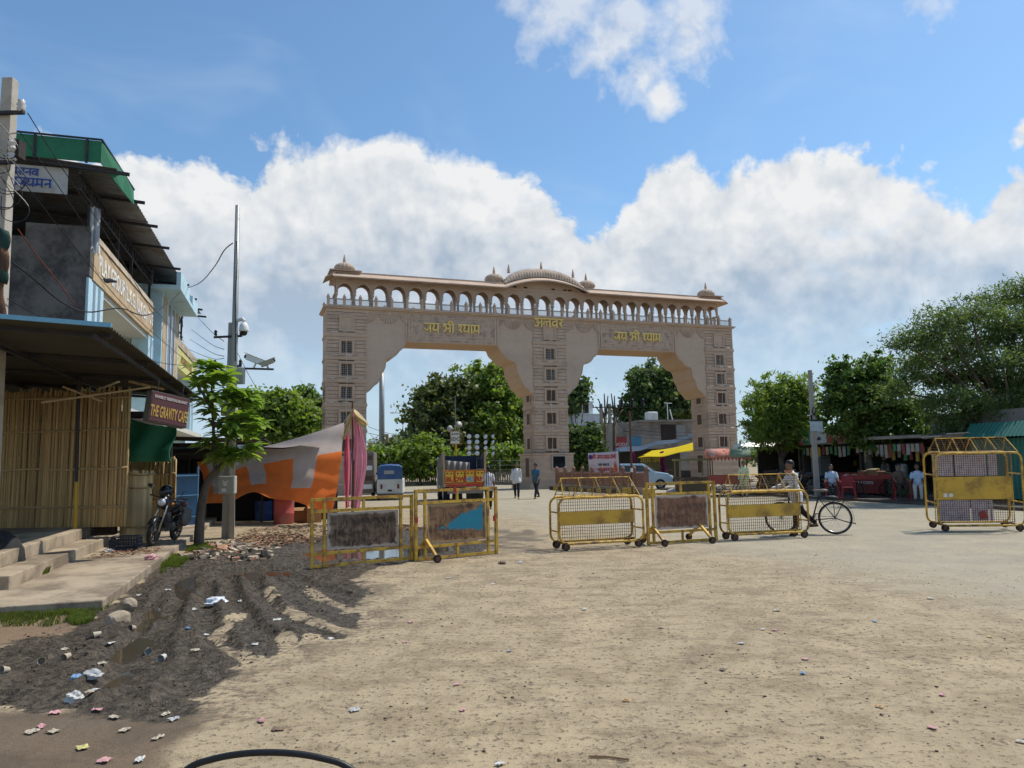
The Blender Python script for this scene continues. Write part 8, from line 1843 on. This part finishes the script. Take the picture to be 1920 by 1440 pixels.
PL = [(352, 1190, 'blue', 'bright blue wrapper strip on the mud'), (385, 1187, 'white', 'clear crumpled cup lid on the mud'), (208, 1205, 'white', 'white torn paper on the mud left of the puddle'), (120, 1218, 'cream', 'cream paper scrap above the fallen cups'), (190, 1255, 'cream', 'pointed cream scrap in the near mud'), (170, 1312, 'cream', 'long cream scrap beside the white carton'), (104, 1336, 'pink', 'pink wrapper on the damp soil'), (78, 1363, 'pink', 'magenta wrapper lower on the damp soil'), (182, 1331, 'pink', 'pink packet right of the white carton'), (215, 1346, 'cream', 'flat cream scrap on the damp soil'), (60, 1373, 'cream', 'long faint paper strip on the damp soil'), (100, 1372, 'cream', 'faint paper scrap beside the long strip'), (235, 1370, 'cream', 'cream scrap at the right of the damp soil'), (296, 1385, 'cream', 'rolled cream paper at the edge of the damp soil'), (262, 1427, 'white', 'white paper roll at the bottom of the damp soil'), (196, 1428, 'pink', 'dull pink scrap at the bottom edge'), (155, 1403, 'yellow', 'tiny yellow scrap on the damp soil'), (310, 1333, 'cream', 'thin pale stick of paper at the mud edge'), (325, 1350, 'grey', 'grey speckled scrap at the mud edge'), (366, 1226, 'cream', 'folded cream scrap on the tyre ruts'), (362, 1150, 'white', 'white scrap left of the clear bag'), (450, 1125, 'white', 'torn white scrap right of the clear bag'), (315, 1105, 'white', 'white curved scrap near the pavement'), (260, 1115, 'white', 'pale scraps below the pavement corner'), (520, 1168, 'white', 'tiny white scrap on the tyre track'), (478, 1208, 'white', 'small white scrap between the tyre tracks'), (620, 1195, 'white', 'white crumpled scrap where the tracks leave the mud'), (490, 1355, 'pink', 'pink and white wrapper on the sand by the windscreen edge'), (522, 1370, 'brown', 'dry brown leaf curled on the sand'), (665, 1335, 'grey', 'grey foil scrap on the sand'), (770, 1168, 'pink', 'faint pink scrap beyond the mud'), (760, 1205, 'pink', 'small pink scrap on the sand'), (857, 1286, 'pink', 'red pink wrapper on the sand'), (868, 1333, 'pink', 'magenta wrapper in the near sand'), (937, 1437, 'white', 'white folded paper at the bottom edge of the sand'), (955, 1223, 'grey', 'flat grey paper in the middle of the sand'), (1096, 1143, 'white', 'small white scrap beyond the middle of the sand'), (925, 1096, 'white', 'tiny white scrap before the barricades'), (842, 1085, 'white', 'white torn paper before the blue panel barricade'), (1175, 1315, 'orange', 'folded orange brown packet on the sand'), (1355, 1256, 'brown', 'dark brown leaf on the sand'), (1430, 1180, 'white', 'white and red wrapper on the sand'), (1452, 1182, 'pink', 'red wrapper beside the white one'), (1456, 1146, 'cream', 'cream cup lid on the sand'), (1506, 1265, 'blue', 'bright blue wrapper on the right sand'), (1510, 1238, 'pink', 'maroon wrapper above the blue one'), (1650, 1328, 'orange', 'orange square packet in the right foreground'), (1748, 1368, 'pink', 'pink and blue wrapper in the right foreground'), (1767, 1306, 'pink', 'faint pink scrap in the right foreground'), (1915, 1394, 'white', 'white scrap at the right edge'), (1640, 1166, 'blue', 'pale blue scrap on the far right sand'), (1745, 1123, 'white', 'white scrap on the far right road'), (1530, 1041, 'white', 'crumpled white sheet on the road below the bicycle'), (1390, 1207, 'grey', 'grey scrap in the middle right sand'), (1856, 1195, 'yellow', 'tiny yellow scrap on the right road'), (1240, 1178, 'cream', 'cream scrap behind the orange packet')]
for i, (x, y, c_, lb) in enumerate(PL):
    dd = gp(x, y).y; paper(lb, (x, y), (.036 if x < 700 else .026) * (1 if dd < 8 else 1.3), LIT[c_], 100 + i)
q = gp(1140, 1424); o = tag(MB().tube([(-.11, 0, .008), (0, .004, .01), (.12, -.01, .008)], .006, 5).obj('twig', DRYL, None), 'dark twig on the sand in the right foreground', 'twig'); o.location = (q.x, q.y, ground_h(q.x, q.y)); o.rotation_euler = (0, 0, R(-12))
# ------------------------------------------------------------------ windscreen edge of the vehicle the view is taken from
t = thing('windscreen', 'clear windscreen edge with black rubber trim at the bottom of the view', 'windscreen', (0, 0, 0))
arc = smooth_path([dp(x, y, .95) for x, y in ((300, 1500), (350, 1443), (405, 1422), (470, 1412), (540, 1412), (600, 1421), (655, 1440), (720, 1500))], 6)
MB().tube(arc, .0042, 8).obj('rubber_trim', BLACK, t, smooth=True)
tg = NT('clear_acrylic'); tr1 = tg.n('ShaderNodeBsdfTransparent'); tr1.inputs[0].default_value = (.90, .90, .86, 1); gls = tg.n('ShaderNodeBsdfGlossy'); gls.inputs['Roughness'].default_value = .1; mx = tg.n('ShaderNodeMixShader'); mx.inputs[0].default_value = .05; tg.t.links.new(tr1.outputs[0], mx.inputs[1]); tg.t.links.new(gls.outputs[0], mx.inputs[2])
n_ = len(arc); m = MB(); vs = arc + [Vector((p.x, p.y - .12, .95)) for p in arc]; m.add(vs, [(i, i + 1, n_ + i + 1, n_ + i) for i in range(n_ - 1)]); m.obj('acrylic_sheet', tg.done(mx.outputs[0]), t, smooth=True)
for i_ in (2, n_ - 3): MB().tube([arc[i_], Vector((arc[i_].x, arc[i_].y - .12, .95)), Vector((arc[i_].x * .8, arc[i_].y - .25, 0))], .012, 6).obj('stay', STEEL, t)
